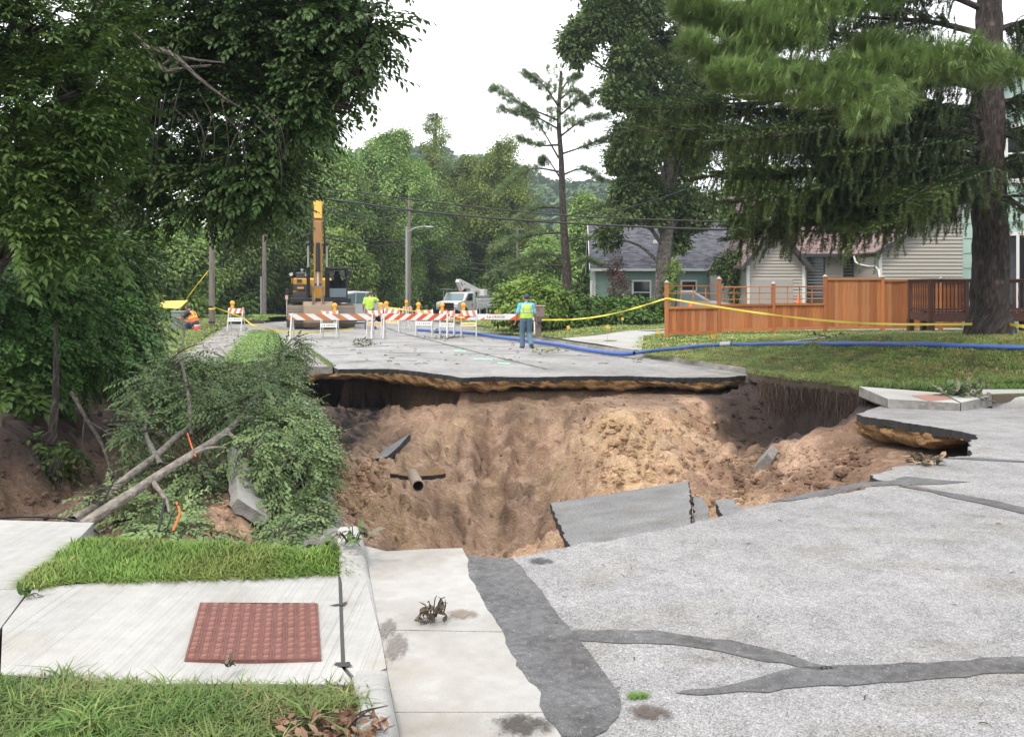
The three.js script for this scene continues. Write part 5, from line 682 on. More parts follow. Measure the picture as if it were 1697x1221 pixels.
{ // stained wooden fence: lattice topped bays on the left, plain bays on the right
  const A = [[1105, 562, 470], [1192, 556, 464], [1282, 551, 472], [1368, 549, 460], [1463, 548, 461], [1560, 548, 464], [1640, 546, 466]], t = thing('wooden_fence', 'reddish brown wooden fence with lattice tops at its left bays', 'fence', V3());
  const ds = [30, 30.5, 31, 31.5, 31.8, 32.1, 32.4], G = A.map(([px, py], i) => W(px, py, ds[i])), T = A.map(([px, , py], i) => W(px, py, ds[i])); t.position.copy(G[0]); const b = t.position, rng = RNG(8), w = () => MT.fenceWood[(rng() * 5) | 0];
  A.forEach((a, i) => { const h = T[i].y - G[i].y, m = part(t, 'post', box(0.12, h + 0.25, 0.12, G[i].x - b.x, G[i].y - b.y + h / 2 - 0.1, G[i].z - b.z, [0, 0, 0], 0.008), w()); part(m, 'post_cap', [box(0.155, 0.03, 0.155, G[i].x - b.x, G[i].y - b.y + h + 0.04, G[i].z - b.z), new THREE.ConeGeometry(0.09, 0.07, 4).rotateY(Math.PI / 4).translate(G[i].x - b.x, G[i].y - b.y + h + 0.09, G[i].z - b.z)], std(0.42, 0.4, 0.38, 0.7)); });
  for (let i = 0; i < 6; i++) {
    const g0 = G[i].clone().sub(b), g1 = G[i + 1].clone().sub(b), t0 = T[i].clone().sub(b), t1 = T[i + 1].clone().sub(b), lat = i < 3, top = Math.min(t0.y, t1.y) - (lat ? 0.07 : 0.02), bot = Math.max(g0.y, g1.y) + 0.09, mid = lat ? bot + 0.86 : top, yaw = Math.atan2(-(g1.z - g0.z), g1.x - g0.x), L = Math.hypot(g1.x - g0.x, g1.z - g0.z) - 0.13, at = (s, y, z) => V3(lerp(g0.x, g1.x, s), y, lerp(g0.z, g1.z, s) + z), nb = Math.round(L / 0.142), bay = new THREE.Group();
    for (let k = 0; k < nb; k++) { const s = (0.065 + L * (k + 0.5) / nb) / (L + 0.13), m = part(t, 'board', new THREE.BoxGeometry(L / nb - 0.006, mid - bot, 0.022), w()); m.position.copy(at(s, (mid + bot) / 2, 0.014 * (rng() - 0.5))); m.rotation.set(0, yaw, 0.006 * (rng() - 0.5)); }
    const rail = (y, h, z = 0.03, th = 0.05) => { const m = part(t, 'rail', new THREE.BoxGeometry(L, h, th), w()); m.position.copy(at(0.5, y, z)); m.rotation.y = yaw; };
    rail(bot + 0.02, 0.09); rail(mid + 0.0, 0.08, 0.02, 0.075);
    if (lat) { rail(top, 0.04); rail(top - (top - mid) * 0.34, 0.028, 0.012, 0.03); rail(top - (top - mid) * 0.68, 0.028, 0.012, 0.03); for (const s of [0.27, 0.5, 0.74]) { const m = part(t, 'lattice_slat', new THREE.BoxGeometry(0.032, top - mid, 0.026), w()); m.position.copy(at(s, (top + mid) / 2, 0.012)); } }
  }
}
{ // dark red deck
  const t = thing('deck', 'dark red raised wooden deck with baluster railing behind the spruce trunk', 'deck', W(1543, 556, 24)), b = t.position, p = (px, py, d) => W(px, py, d).sub(b), C0 = [1509, 26], C1 = [1543, 24], C2 = [1602, 24.4], C3 = [1900, 24.4], top = 462, floor = 521, Y = (py) => EYE - (py - HY) * 24 / F - b.y, P = ([px, d], y) => V3((px - CX) * d / F - b.x, y, -d - b.z);
  const yT = Y(463), yF = Y(519), yB = Y(533), seg = [[C0, C1, 9], [C1, C2, 9], [C2, C3, 34]];
  for (const [c, h] of [[C0, 1], [C1, 1], [C2, 1], [[1760, 24.4], 1]]) { const q = P(c, 0), m = part(t, 'post', box(0.11, yT - yB + 0.02, 0.11, q.x, (yT + yB) / 2, q.z, [0, 0, 0], 0.006), MT.deckWood); }
  for (const c of [[1512, 25.9], [1546, 24.05], [1534, 26], [1700, 24.5]]) { const q = P(c, 0); part(t, 'footing_post', box(0.15, yB + 0.35, 0.15, q.x, yB / 2 - 0.17, q.z - 0.1), MT.deckWood); }
  for (const [a, c, n] of seg) {
    part(t, 'handrail', bar(P(a, yT), P(c, yT), 0.14, 0.04), MT.deckWood); part(t, 'rail', bar(P(a, yT - 0.05), P(c, yT - 0.05), 0.04, 0.07), MT.deckWood); part(t, 'rail', bar(P(a, yF + 0.1), P(c, yF + 0.1), 0.04, 0.06), MT.deckWood); part(t, 'rim_board', bar(P(a, (yF + yB) / 2), P(c, (yF + yB) / 2), 0.05, yF - yB), MT.deckWood);
    for (let k = 1; k < n; k++) { const q = P(a, 0).lerp(P(c, 0), k / n); part(t, 'baluster', [cyl(0.024, 0.024, V3(q.x, yF, q.z), V3(q.x, yF + 0.22, q.z), 4), cyl(0.016, 0.026, V3(q.x, yF + 0.22, q.z), V3(q.x, yF + 0.42, q.z), 6), cyl(0.026, 0.016, V3(q.x, yF + 0.42, q.z), V3(q.x, yF + 0.66, q.z), 6), cyl(0.024, 0.024, V3(q.x, yF + 0.66, q.z), V3(q.x, yT - 0.05, q.z), 4)], MT.deckBaluster); }
  }
  for (let k = 0; k < 12; k++) { const z = k * 0.145; part(t, 'deck_board', bar(P([1530, 24.5 + z], yF + 0.02), P([1900, 24.5 + z], yF + 0.02), 0.138, 0.03), MT.deckWood); }
}
{ // mailbox on a post
  const d = 33.5, t = thing('mailbox', 'brown wooden mailbox with a red flag on a square post by the driveway', 'mailbox', W(893, 555, d)), s = d / F, w = std(0.16, 0.125, 0.105, 0.85);
  part(t, 'post', box(9 * s, 45 * s, 9 * s, -1 * s, 22 * s, 0), w);
  part(t, 'box', prism([[-0.21, 0], [0.21, 0], [0.21, 0.28], [0.15, 0.4], [-0.15, 0.4], [-0.21, 0.28]], 0.5, 0.01).translate(0, 30 * s, 0), std(0.2, 0.155, 0.13, 0.8));
  part(t, 'newspaper_tube', box(0.34, 0.16, 0.5, 0, 26 * s, 0), std(0.11, 0.085, 0.07, 0.8)); part(t, 'roof', [box(0.46, 0.02, 0.55, 0, 30 * s + 0.41, 0)], std(0.4, 0.37, 0.34, 0.7)); part(t, 'flag', box(0.1, 0.09, 0.012, -0.06, 30 * s + 0.31, 0.27), std(0.6, 0.02, 0.03, 0.5));
}
{ // chain link fence beyond the bush
  const d = 50, t = thing('chain_link_fence', 'low galvanised chain link fence left of the rounded bush', 'fence', W(795, 534, d)), s = d / F, rail = [], mesh = [];
  part(t, 'post', cyl(0.035, 0.035, V3(), V3(0, 1.05, 0), 8), MT.galv); part(t, 'post', cyl(0.035, 0.035, V3(12 * s, 0, 0), V3(12 * s, 0.98, 0), 8), MT.galv); part(t, 'post', cyl(0.035, 0.035, V3(55 * s, 0, 0.5), V3(55 * s, 1, 0.5), 8), MT.galv);
  part(t, 'rail', [cyl(0.025, 0.025, V3(0, 1.03, 0), V3(20 * s, 1.03, 0), 6), cyl(0.025, 0.025, V3(12 * s, 0.95, 0), V3(55 * s, 0.95, 0.5), 6)], MT.galv);
  for (let k = -10; k < 30; k++) for (const q of [1, -1]) { const x0 = k * 0.085, a = V3(clamp(x0, 0, 1.83), 0, 0), x1 = x0 + q * 0.95; if (x0 < 0 || x0 > 1.83 || x1 < 0 || x1 > 1.83) continue; mesh.push(bar(a, V3(x1, 0.95, 0.2), 0.006, 0.006)); }
  part(t, 'wire_mesh', mesh, MT.galv, 'stuff');
}
// ---------------------------------------------------------------- poles and wires
function pole(name, label, px, base, top, d, r, mat, extra) { const t = thing(name, label, 'pole', W(px, base, d)), h = (base - top) * d / F; part(t, 'shaft', tube([V3(0, -1, 0), V3(0, h * 0.5, 0), V3(0, h, 0)], r, r * 0.8, 12, 12, 0.05), mat); if (extra) extra(t, h, d / F); return t; }
pole('utility_pole', 'nearest wooden power pole on the left verge with yellow tape tied round it', 350.5, 549, 300, 39, 0.135, MT.pole, (t, h, s) => { part(t, 'band', [cyl(0.14, 0.14, V3(0, 1.02, 0), V3(0, 1.1, 0), 12), cyl(0.14, 0.14, V3(0, 0.37, 0), V3(0, 0.43, 0), 12)], MT.black); part(t, 'tape_wrap', cyl(0.142, 0.142, V3(0, 0.94, 0), V3(0, 1.01, 0), 12), MT.tape); });
pole('utility_pole', 'second wooden power pole with a grey conduit behind the left grass', 437.5, 529, 340, 55, 0.14, MT.pole, (t, h, s) => part(t, 'conduit', cyl(0.05, 0.05, V3(-0.17, 0, 0.08), V3(-0.17, 2.6, 0.08), 8), MT.galv));
pole('utility_pole', 'wooden pole carrying the wires right behind the street lamp', 678, 524, 328, 62, 0.13, MT.pole);
pole('utility_pole', 'far short pole with a crossarm left of the thin pine', 857, 470, 376, 85, 0.11, MT.pole, (t, h) => part(t, 'crossarm', box(1.4, 0.1, 0.1, 0.3, h - 0.2, 0), MT.pole));
{ const d = 60, s = d / F, t = thing('street_lamp', 'silver street lamp with a curved arm in the middle of the street view', 'street lamp', W(673.5, 524, d)), h = (524 - 376) * s; part(t, 'shaft', cyl(0.095, 0.075, V3(0, -0.5, 0), V3(0, h, 0), 12), MT.galv); part(t, 'arm', tube([V3(0.05, h - 10 * s, 0), V3(7 * s, h - 8 * s + 0.1, 0.1), V3(16 * s, h - 1.5 * s, 0.1), V3(30 * s, h + 0.5 * s, 0.2), V3(36 * s, h + 0.5 * s, 0.2)], 0.035, 0.03, 8), MT.galv); part(t, 'lamp_head', ball(0.2, V3(39 * s, h - 0.5 * s, 0.2), [1.5, 0.32, 0.6]), MT.galv); part(t, 'collar', cyl(0.11, 0.11, V3(0, h - 0.1, 0), V3(0, h, 0), 12), MT.steel); }
function wire(label, pts, r = 0.018, sag = 0) { const P = pts.map((p) => W(...p)), base = P[0], t = tube(P.map((p) => p.clone().sub(base)), r, r, 5, Math.max(10, P.length * 6)), m = part(scene, 'overhead_wire', t, MT.wire); m.position.copy(base); return tag(m, label, 'wire'); }
wire('uppermost thick overhead wire crossing in front of the woods', [[440, 288, 42], [520, 310, 40], [590, 318, 39], [680, 330, 38], [780, 342, 37], [900, 354, 36], [1010, 361, 35], [1165, 366, 34], [1500, 378, 32]], 0.03);
wire('thickest black bundled cable below the uppermost overhead wire', [[440, 318, 42], [510, 326, 40], [590, 336, 39], [680, 348, 38], [780, 358, 37], [900, 367, 36], [1010, 373, 35], [1150, 379, 34], [1500, 385, 32]], 0.045);
wire('lone service wire sloping up to the right across the oak trunk', [[850, 364, 37], [950, 364, 38], [1000, 355, 38.5], [1080, 333, 39], [1150, 309, 39.5]], 0.022);
wire('thin wire running from the elm leaves to the lamp pole top', [[530, 342, 46], [600, 357, 50], [670, 378, 60]], 0.022); wire('thin wire sagging just under the bundled cable to the wooden pole', [[530, 346, 46], [590, 360, 52], [640, 360, 57], [676, 350, 62]], 0.02);
wire('upper of the two low wires left of the lamp pole', [[440, 362, 55], [500, 378, 56], [560, 392, 58], [620, 399, 60], [674, 399, 62]], 0.035); wire('lower of the two low wires left of the lamp pole', [[440, 360, 55], [500, 384, 56], [560, 398, 58], [620, 407, 60], [674, 404, 62]], 0.035);
wire('upper of the two wires right of the lamp pole', [[680, 403, 62], [725, 420, 66], [770, 434, 70], [830, 438, 78], [857, 430, 85]], 0.035); wire('lower of the two wires right of the lamp pole', [[680, 405, 62], [725, 426, 66], [770, 443, 70], [830, 448, 78], [857, 440, 85]], 0.035);
wire('thin wire from lamp arm height to the far short pole', [[680, 378, 62], [760, 398, 70], [857, 412, 85]], 0.025);
// ---------------------------------------------------------------- barricades
function print(w, h, draw, metres) { const c = document.createElement('canvas'); c.width = w; c.height = h; draw(c.getContext('2d'), w, h); const t = new THREE.CanvasTexture(c); t.colorSpace = THREE.SRGBColorSpace; return new THREE.MeshStandardMaterial({ map: t, roughness: 0.45, color: new THREE.Color(0.74, 0.74, 0.74) }); }
const stripes = (n, dir, or, wh) => print(512, 64, (g, w, h) => { g.fillStyle = wh; g.fillRect(0, 0, w, h); g.fillStyle = or; const s = w / n; for (let i = -1; i <= n; i++) { g.beginPath(); g.moveTo(i * s, h); g.lineTo(i * s + s * 0.5, h); g.lineTo(i * s + s * 0.5 + dir * h * 0.9, 0); g.lineTo(i * s + dir * h * 0.9, 0); g.fill(); } g.fillStyle = 'rgba(90,80,70,0.12)'; for (let k = 0; k < 60; k++) g.fillRect((k * 97) % w, (k * 31) % h, 6, 2); });
const P_long = stripes(6, 1, '#d8532a', '#e9e7e4'), P_fade = stripes(5, -1, '#c07a4e', '#dfe2e4'), P_small = stripes(2.6, 1, '#ef7350', '#f2efee'), P_smallL = stripes(2.6, -1, '#ef7350', '#f2efee'), P_bright = stripes(3, 1, '#f0592a', '#eceff2');
const P_text = (bg) => print(256, 64, (g, w, h) => { g.fillStyle = bg; g.fillRect(0, 0, w, h); g.fillStyle = '#3a352f'; g.font = 'bold 40px sans-serif'; g.textAlign = 'center'; g.fillText('LA CROSSE', w / 2, 46, 236); });
const P_yel = P_text('#efd9a2'), P_tan = P_text('#e2b988'), P_wht = P_text('#ecebe8');
const face = (w, h) => new THREE.BoxGeometry(w, h, 0.022);
function aframe(label, px, foot, w, opt = {}) {
  const d = F * (EYE - R(30) - (opt.lift || 0)) / (foot - HY), t = thing('a_frame_barricade', label, 'barricade', W(px, foot, d), opt.turn || 0, 'A-frame barricades across the closed street'), H = opt.h || 1.06, hw = w / 2;
  for (const z of [1, -1]) for (const x of [-hw, hw]) part(t, 'leg', bar(V3(x, 0, z * 0.3), V3(x, H + 0.02, z * 0.03), 0.035, 0.05), MT.whitePaint);
  for (const z of [1, -1]) { const pnl = part(t, 'panel', face(w + 0.06, 0.21), opt.panel || P_small); pnl.position.set(0, H - 0.12, z * 0.085); pnl.rotation.x = -z * 0.25; const low = part(t, 'board', face(w + 0.02, 0.15), z > 0 ? opt.sign || P_wht : MT.whitePaint); low.position.set(0, opt.signY || 0.5, z * 0.19); low.rotation.x = -z * 0.25; }
  if (opt.light !== false) { const l = part(t, 'warning_light', [cyl(0.095, 0.095, V3(0, 0, -0.035), V3(0, 0, 0.035), 18), ball(0.085, V3(0, 0, 0.03), [1, 1, 0.45]), ball(0.085, V3(0, 0, -0.03), [1, 1, 0.45])], MT.amber); l.geometry = l.geometry.clone(); l.position.set(opt.lx || 0, H + 0.22, 0); part(l, 'battery_case', box(0.13, 0.17, 0.1, 0, -0.18, 0, [0, 0, 0], 0.012), MT.yellow); }
  return t;
}
aframe('A-frame barricade on the left sidewalk past the power pole', 391, 549, 0.58, { lift: 0.12, panel: stripes(2.8, 1, '#e8603a', '#f1f1f0'), sign: P_wht, lx: -0.16, h: 0.98 });
aframe('A-frame barricade in front of the digger bucket', 546, 560, 0.62, { sign: P_wht, panel: P_smallL, lx: 0.2 });
aframe('A-frame barricade with a tan name board below the worker in lime', 621, 557, 0.58, { sign: P_tan, panel: P_smallL, lx: 0.25 });
aframe('A-frame barricade with a cream name board right of the lime worker', 650, 551, 0.62, { sign: P_yel, lx: -0.26 });
aframe('smallest A-frame barricade, set sideways near the lamp pole', 675, 546, 0.6, { sign: P_wht, turn: 1.2, lx: -0.1 });
aframe('A-frame barricade with a single amber light right of the lamp pole', 703, 556, 0.66, { sign: P_wht, panel: P_smallL, lx: -0.24 });
aframe('A-frame barricade standing left below the bucket truck bumper', 741, 559, 0.56, { sign: P_wht, lx: -0.2 });
aframe('A-frame barricade with a cream board right below the bucket truck', 777, 558, 0.6, { sign: P_yel, panel: P_smallL, lx: -0.22 });
function sawhorse(label, px0, px1, foot, pan1, seg) {
  const d = F * (EYE - R(30)) / (foot - HY), s = d / F, L = (px1 - px0) * s, t = thing('long_barricade', label, 'barricade', W(px0, foot, d), 0, 'long striped barricades'), y = (foot - 525) * s;
  for (const x of [0.06, L - 0.06]) for (const z of [1, -1]) part(t, 'leg', bar(V3(x, 0, z * 0.34), V3(x + 0.0, y + 0.12, z * 0.04), 0.05, 0.09), MT.whitePaint);
  for (const x of [0.06, L - 0.06]) part(t, 'brace', bar(V3(x, 0.3, 0.27), V3(x, 0.3, -0.27), 0.04, 0.08), MT.whitePaint);
  const r = part(t, 'rail', face(L + 0.1, 0.24), pan1); r.position.set(L / 2, y, 0.07); r.rotation.x = 0;
  if (seg) { const k = part(t, 'name_board', face(seg[1] * s, 0.2), P_wht); k.position.set((seg[0] - px0) * s, y, 0.085); }
  return t;
}
sawhorse('long faded barricade before the digger tracks', 481, 620, 562, P_fade); sawhorse('long orange striped barricade in the middle of the row', 634, 744, 561, P_long); sawhorse('long barricade with a white lettered board ending at the walking worker', 750, 888, 558, P_bright, [822, 38]);
// ---------------------------------------------------------------- caution tape
function tapeLine(label, pts, w = 0.052) { const P = pts.map((p) => W(...p)), c = new THREE.CatmullRomCurve3(P), pos = [], idx = [], n = P.length * 10; for (let i = 0; i <= n; i++) { const p = c.getPoint(i / n), tw = 0.9 * n2(i * 0.09, P[0].x); pos.push(p.x, p.y + w / 2 * Math.cos(tw), p.z + w / 2 * Math.sin(tw), p.x, p.y - w / 2 * Math.cos(tw), p.z - w / 2 * Math.sin(tw)); if (i) { const a = 2 * i - 2; idx.push(a, a + 1, a + 2, a + 1, a + 3, a + 2); } } const g = new THREE.BufferGeometry(); g.setAttribute('position', new THREE.Float32BufferAttribute(pos, 3)); g.setIndex(idx); g.computeVertexNormals(); return tag(part(scene, 'caution_tape', g, MT.tape), label, 'tape'); }
tapeLine('yellow caution tape from the nearest power pole down over the grass', [[352, 508, 38.9], [400, 526, 36], [425, 541, 34], [470, 549, 33], [520, 551, 35], [585, 545, 38]], 0.06);
tapeLine('yellow caution tape strung along the warning lights', [[640, 509, 37], [690, 516, 36.5], [730, 523, 36], [770, 526, 36]]);
tapeLine('yellow caution tape from the mailbox up to the fence corner post', [[898, 530, 33.2], [950, 529, 33], [1000, 523, 32], [1050, 511, 31], [1105, 494, 29.9]]);
tapeLine('yellow caution tape from the fence corner to the spruce trunk', [[1105, 494, 29.9], [1170, 505, 28], [1270, 520, 26], [1380, 532, 23.5], [1480, 537, 21.5], [1612, 537, 19.8]], 0.055);
tapeLine('short end of yellow tape running right from the spruce trunk', [[1672, 537, 19.7], [1700, 541, 19], [1760, 548, 18.5]], 0.075);
tapeLine('yellow guy wire guard leaning from the nearest pole to the left', [[345, 448, 39], [316, 485, 40], [297, 515, 41]], 0.05);
// ---------------------------------------------------------------- hose and other lines on the ground
function hose(name, label, cat, pts, r, mat, n = 8) { const P = pts.map((p) => (p.length === 3 ? W(...p) : p)), b = P[0], m = part(scene, name, tube(P.map((p) => p.clone().sub(b)), r, r, n, P.length * 8, 0.12), mat); m.position.copy(b); return tag(m, label, cat); }
const onRoad = (px, py, h = 0.09) => { const [x, d] = gp(px, py, h); return V3(x, R(d) + h, -d); }, onLawn = (px, py, h = 0.08) => { let lo = 14, hi = 40; for (let k = 0; k < 40; k++) { const m = (lo + hi) / 2, w = W(px, py, m); w.y > lawnY(w.x, m) + h ? lo = m : hi = m; } return W(px, py, lo); };
{ // fat blue lay-flat hose
  const P = [onRoad(690, 546.5), onRoad(730, 549), onRoad(780, 552), onRoad(830, 559), onRoad(880, 565), onRoad(930, 572), onRoad(980, 581), onRoad(1030, 586.5), onRoad(1052, 585, 0.16)], b = P[0], t = thing('blue_hose', 'fat blue discharge hose snaking from the barricades over the lawn to the right', 'hose', b), sub = (l) => l.map((p) => p.clone().sub(b));
  const hit = (px, py) => { for (let d = 15; d < 29; d += 0.02) { const w = W(px, py, d), g = w.x < xR(d) + 0.2 ? R(d) + 0.14 : lawnY(w.x, d); if (w.y < g + 0.06) return V3(w.x, g + 0.065, w.z); } return W(px, py, 19.3); }; for (const [d, x] of [[24.4, 0]]) ; const at = (px, d, h = 0.1) => { const x = (px - CX) * d / F; return V3(x, (d > 20.6 && x < xR(d) + 0.3 ? R(d) + 0.16 : lawnY(x, d)) + h, -d); };
  const U = [P[8], hit(1085, 581), hit(1130, 577), hit(1170, 573), hit(1210, 571), hit(1250, 571), hit(1300, 570), hit(1380, 570), hit(1460, 570.5), hit(1540, 572), hit(1620, 574.5), hit(1700, 577), hit(1800, 580)];
  part(t, 'pipe', tube(sub(P), 0.062, 0.062, 10, 60), MT.blueHose); part(t, 'pipe', tube(sub(U), 0.05, 0.05, 10, 140, 0.2), MT.blueHose);
  part(t, 'coupling', cyl(0.1, 0.1, hit(1196, 572).sub(b), hit(1213, 571).sub(b), 12), MT.steel); part(t, 'coupling', cyl(0.12, 0.12, onRoad(716, 548).sub(b), onRoad(724, 548.5).sub(b), 12), MT.steel);
}
{ const at = (px, d) => { const x = (px - CX) * d / F; return V3(x, lawnY(x, d) + 0.03, -d); }; hose('garden_hose', 'thin pale garden hose lying on the lawn in front of the deck', 'hose', [at(1300, 24), at(1400, 23), at(1500, 22.5), at(1580, 21.4), at(1700, 21)], 0.02, std(0.5, 0.48, 0.42, 0.7)); }
hose('cable', 'black cable hanging over the left sidewalk corner into the hole', 'cable', [[-60, 862, 6.2], [40, 856, 6.4], [110, 860, 6.3], [150, 874, 6.0], [190, 908, 5.6]], 0.008, MT.black, 6);
hose('cable', 'short black pipe stub standing among the fallen leaves', 'cable', [[272, 828, 7.6], [268, 850, 7.4], [262, 880, 7.2]], 0.011, MT.black, 6);
hose('warning_ribbon', 'orange ribbon dangling among the fallen branches', 'ribbon', [[310, 718, 9.6], [318, 742, 9.3], [324, 757, 9.1]], 0.009, MT.orange, 4); hose('warning_ribbon', 'orange ribbon end below the fallen trunk', 'ribbon', [[292, 832, 7.6], [297, 850, 7.4], [289, 872, 7.2], [286, 880, 7.1]], 0.009, MT.orange, 4); 
// survey flags
[[1090, 549, 28, 'leftmost small yellow pin flag on the lawn by the blue hose'], [1181, 556, 24.5, 'small yellow pin flag above the blue hose coupling'], [1006, 540, 29.5, 'small yellow pin flag on the lawn in front of the hedge'], [941, 541, 30.2, 'small yellow pin flag nearest the street kerb'], [1031, 527, 36, 'small yellow pin flag leaning beside the driveway'], [842, 531, 37, 'small yellow pin flag on the grass left of the walking worker'], [668, 516, 50, 'small yellow pin flag far off near the lamp pole']].forEach(([px, py, d, l]) => { const p = W(px, py, d), g = (p.x > xR(d) ? lawnY(p.x, d) : R(d)) + 0.0, t = thing('pin_flag', l, 'flag', V3(p.x, g, p.z)), h = Math.max(0.3, p.y - g); part(t, 'wire', cyl(0.006, 0.006, V3(), V3(0.05, h, 0), 5), MT.galv); part(t, 'cloth', box(0.1, 0.12, 0.006, 0.02, h - 0.03, 0, [0, 0, 0.3]), std(0.9, 0.52, 0.02, 0.6)); });
const cone = (px, py, d, h, l) => { const t = thing('traffic_cone', l, 'traffic cone', W(px, py, d)); part(t, 'body', new THREE.LatheGeometry([[0.001, h], [0.03, h], [0.13, 0.03]].map((q) => new THREE.Vector2(...q)), 16), MT.orange); part(t, 'base', box(0.32, 0.03, 0.32, 0, 0.015, 0), MT.orange); return t; };
cone(1324, 505, 36, 0.36, 'small orange traffic cone seen through the third lattice bay'); cone(1146, 513, 36, 0.36, 'small orange traffic cone behind the first lattice bay');
// ---------------------------------------------------------------- digger
{
  const s = 43 / F, t = thing('excavator', 'yellow and black tracked excavator with its arm raised on the left of the street', 'excavator', W(531, 541.5, 43), 0.209), X = (px) => (px - 531) * s, Y = (py) => (541.5 - py) * s;
  for (const [a, b] of [[476.5, 504], [558, 587]]) { // tracks: belt of shoes round a long oval
    const w = X(b) - X(a), cx = (X(a) + X(b)) / 2, h = 1.0, L = 3.6, r = h / 2, tr = part(t, 'track', prism([...Array.from({ length: 9 }, (_, i) => [r * 0.86 * Math.cos(Math.PI / 2 - i * Math.PI / 8) , r + r * 0.86 * Math.sin(Math.PI / 2 - i * Math.PI / 8)]), ...Array.from({ length: 9 }, (_, i) => [-L + r * 0.86 * Math.cos(-Math.PI / 2 - i * Math.PI / 8), r + r * 0.86 * Math.sin(-Math.PI / 2 - i * Math.PI / 8)])], w * 0.55).applyMatrix4(new THREE.Matrix4().makeRotationY(-Math.PI / 2)).translate(cx, 0, -0.1), MT.darkGrey);
    const shoe = box(w, 0.05, 0.235, 0, 0, 0, [0, 0, 0], 0), grouser = mergeGeometries([shoe, box(w * 0.98, 0.045, 0.03, 0, 0.04, 0.08), box(w * 0.98, 0.03, 0.025, 0, 0.035, -0.03)]);
    const put = (y, z, rx, i) => { const m = part(tr, 'shoe', grouser, i % 3 ? MT.trackSteel : MT.mud); m.position.set(cx, y, z); m.rotation.x = rx; };
    for (let i = 0; i < 7; i++) { const an = -Math.PI / 2 + (i + 0.5) * Math.PI / 7; put(r + r * 0.93 * Math.sin(an), -0.1 + r * 0.93 * Math.cos(an), Math.PI / 2 - an, i); }
    for (let i = 0; i < 14; i++) put(h - 0.04, -0.25 - i * 0.25, 0, i);
  }
  part(t, 'undercarriage', [box(1.6, 0.35, 2.2, 0, 0.55, -1.7), cyl(0.7, 0.75, V3(0, 0.7, -1.8), V3(0, 1.05, -1.8), 24)], MT.darkGrey);
  // upper body
  const dk = Y(498), back = -4.1;
  part(t, 'platform', [box(2.9, 0.22, 3.4, 0, dk, -2.2, [0, 0, 0], 0.03)], MT.black);
  part(t, 'counterweight', box(2.0, 1.0, 0.8, -0.42, dk + 0.6, back, [0, 0, 0], 0.12), MT.yellow);
  const hx = X(496), hw = X(509) - X(483);
  const hood = part(t, 'engine_hood', [box(hw, 0.26, 2.6, hx, Y(499), -2.2, [0, 0, 0], 0.06), box(hw, Y(464) - Y(471) + 0.1, 2.4, hx, Y(466), -2.4, [0, 0, 0], 0.04)], MT.yellow);
  part(hood, 'side_panel', [box(hw * 0.96, Y(471) - Y(482), 2.3, hx + 0.02, Y(476.5), -2.2, [0, 0, 0], 0.03), box(hw * 0.96, Y(484) - Y(495), 2.3, hx + 0.02, Y(489.5), -2.15, [0, 0, 0], 0.03), box(hw * 0.3, 0.16, 0.05, hx, Y(465), -1.18)], MT.darkGrey);
  part(hood, 'stripe', [box(hw * 0.42, 0.09, 0.03, hx + 0.05, Y(477), -1.03)], MT.yellow);
  part(hood, 'cover', [box(hw * 0.8, 0.32, 1.6, hx + 0.1, Y(455.5), -2.6, [0, 0, 0], 0.08)], MT.darkGrey); part(hood, 'air_filter', [cyl(0.05, 0.05, V3(hx + 0.1, Y(452), -2.2), V3(hx + 0.1, Y(447), -2.2), 12), cyl(0.08, 0.06, V3(hx + 0.1, Y(447), -2.2), V3(hx + 0.1, Y(444), -2.2), 12), cyl(0.06, 0.06, V3(hx + 0.3, Y(457), -1.7), V3(hx + 0.3, Y(453), -1.7), 10)], MT.galv);
  part(t, 'handrail', [tube([V3(X(484), Y(486), -1.0), V3(X(486), Y(455), -1.05), V3(X(489), Y(440), -1.1)], 0.03, 0.03, 6), bar(V3(X(478), Y(482), -0.9), V3(X(486), Y(482), -1), 0.03, 0.03)], MT.black);
  part(t, 'mirror', [box(0.18, 0.3, 0.06, X(476), Y(483.5), -0.9, [0, 0, 0], 0.02)], MT.black); part(t, 'work_light', box(0.16, 0.14, 0.12, X(482), Y(454), -1.4, [0, 0, 0.5]), MT.whitePaint);
  // cab
  const c0 = X(543.5), c1 = X(576), cy0 = Y(500), cy1 = Y(442.5), cw = c1 - c0, cz = -0.75, cd = 1.7, cm = (c0 + c1) / 2, pil = 0.07;
  const cab = part(t, 'cab', [box(pil, cy1 - cy0, pil, c0 + pil / 2, (cy0 + cy1) / 2, cz), box(pil, cy1 - cy0, pil, c1 - pil / 2, (cy0 + cy1) / 2, cz), box(pil, cy1 - cy0, pil, c0 + pil / 2, (cy0 + cy1) / 2, cz - cd), box(pil, cy1 - cy0, pil, c1 - pil / 2, (cy0 + cy1) / 2, cz - cd), box(cw, 0.13, cd + 0.1, cm, cy1 - 0.05, cz - cd / 2, [0, 0, 0], 0.04), box(cw, 0.2, cd + 0.1, cm, cy0 + 0.06, cz - cd / 2, [0, 0, 0], 0.03), box(pil, 0.5, cd, c1 - pil / 2, cy0 + 0.35, cz - cd / 2), box(pil, cy1 - cy0, cd, c0 + 0.02, (cy0 + cy1) / 2, cz - cd / 2 - 0.2), box(cw, (cy1 - cy0) * 0.62, 0.05, cm, cy0 + (cy1 - cy0) * 0.31, cz - cd)], MT.black);
  part(cab, 'windscreen', box(cw - 2 * pil, (cy1 - cy0) * 0.26, 0.015, cm, cy0 + 0.42, cz + 0.02), MT.skyGlass); part(cab, 'rear_window', box(cw - 2 * pil, 0.3, 0.015, cm, cy1 - 0.3, cz - cd), MT.skyGlass); part(cab, 'side_window', box(0.012, 0.7, 1.3, c1 - 0.02, cy1 - 0.5, cz - cd / 2), MT.glass);
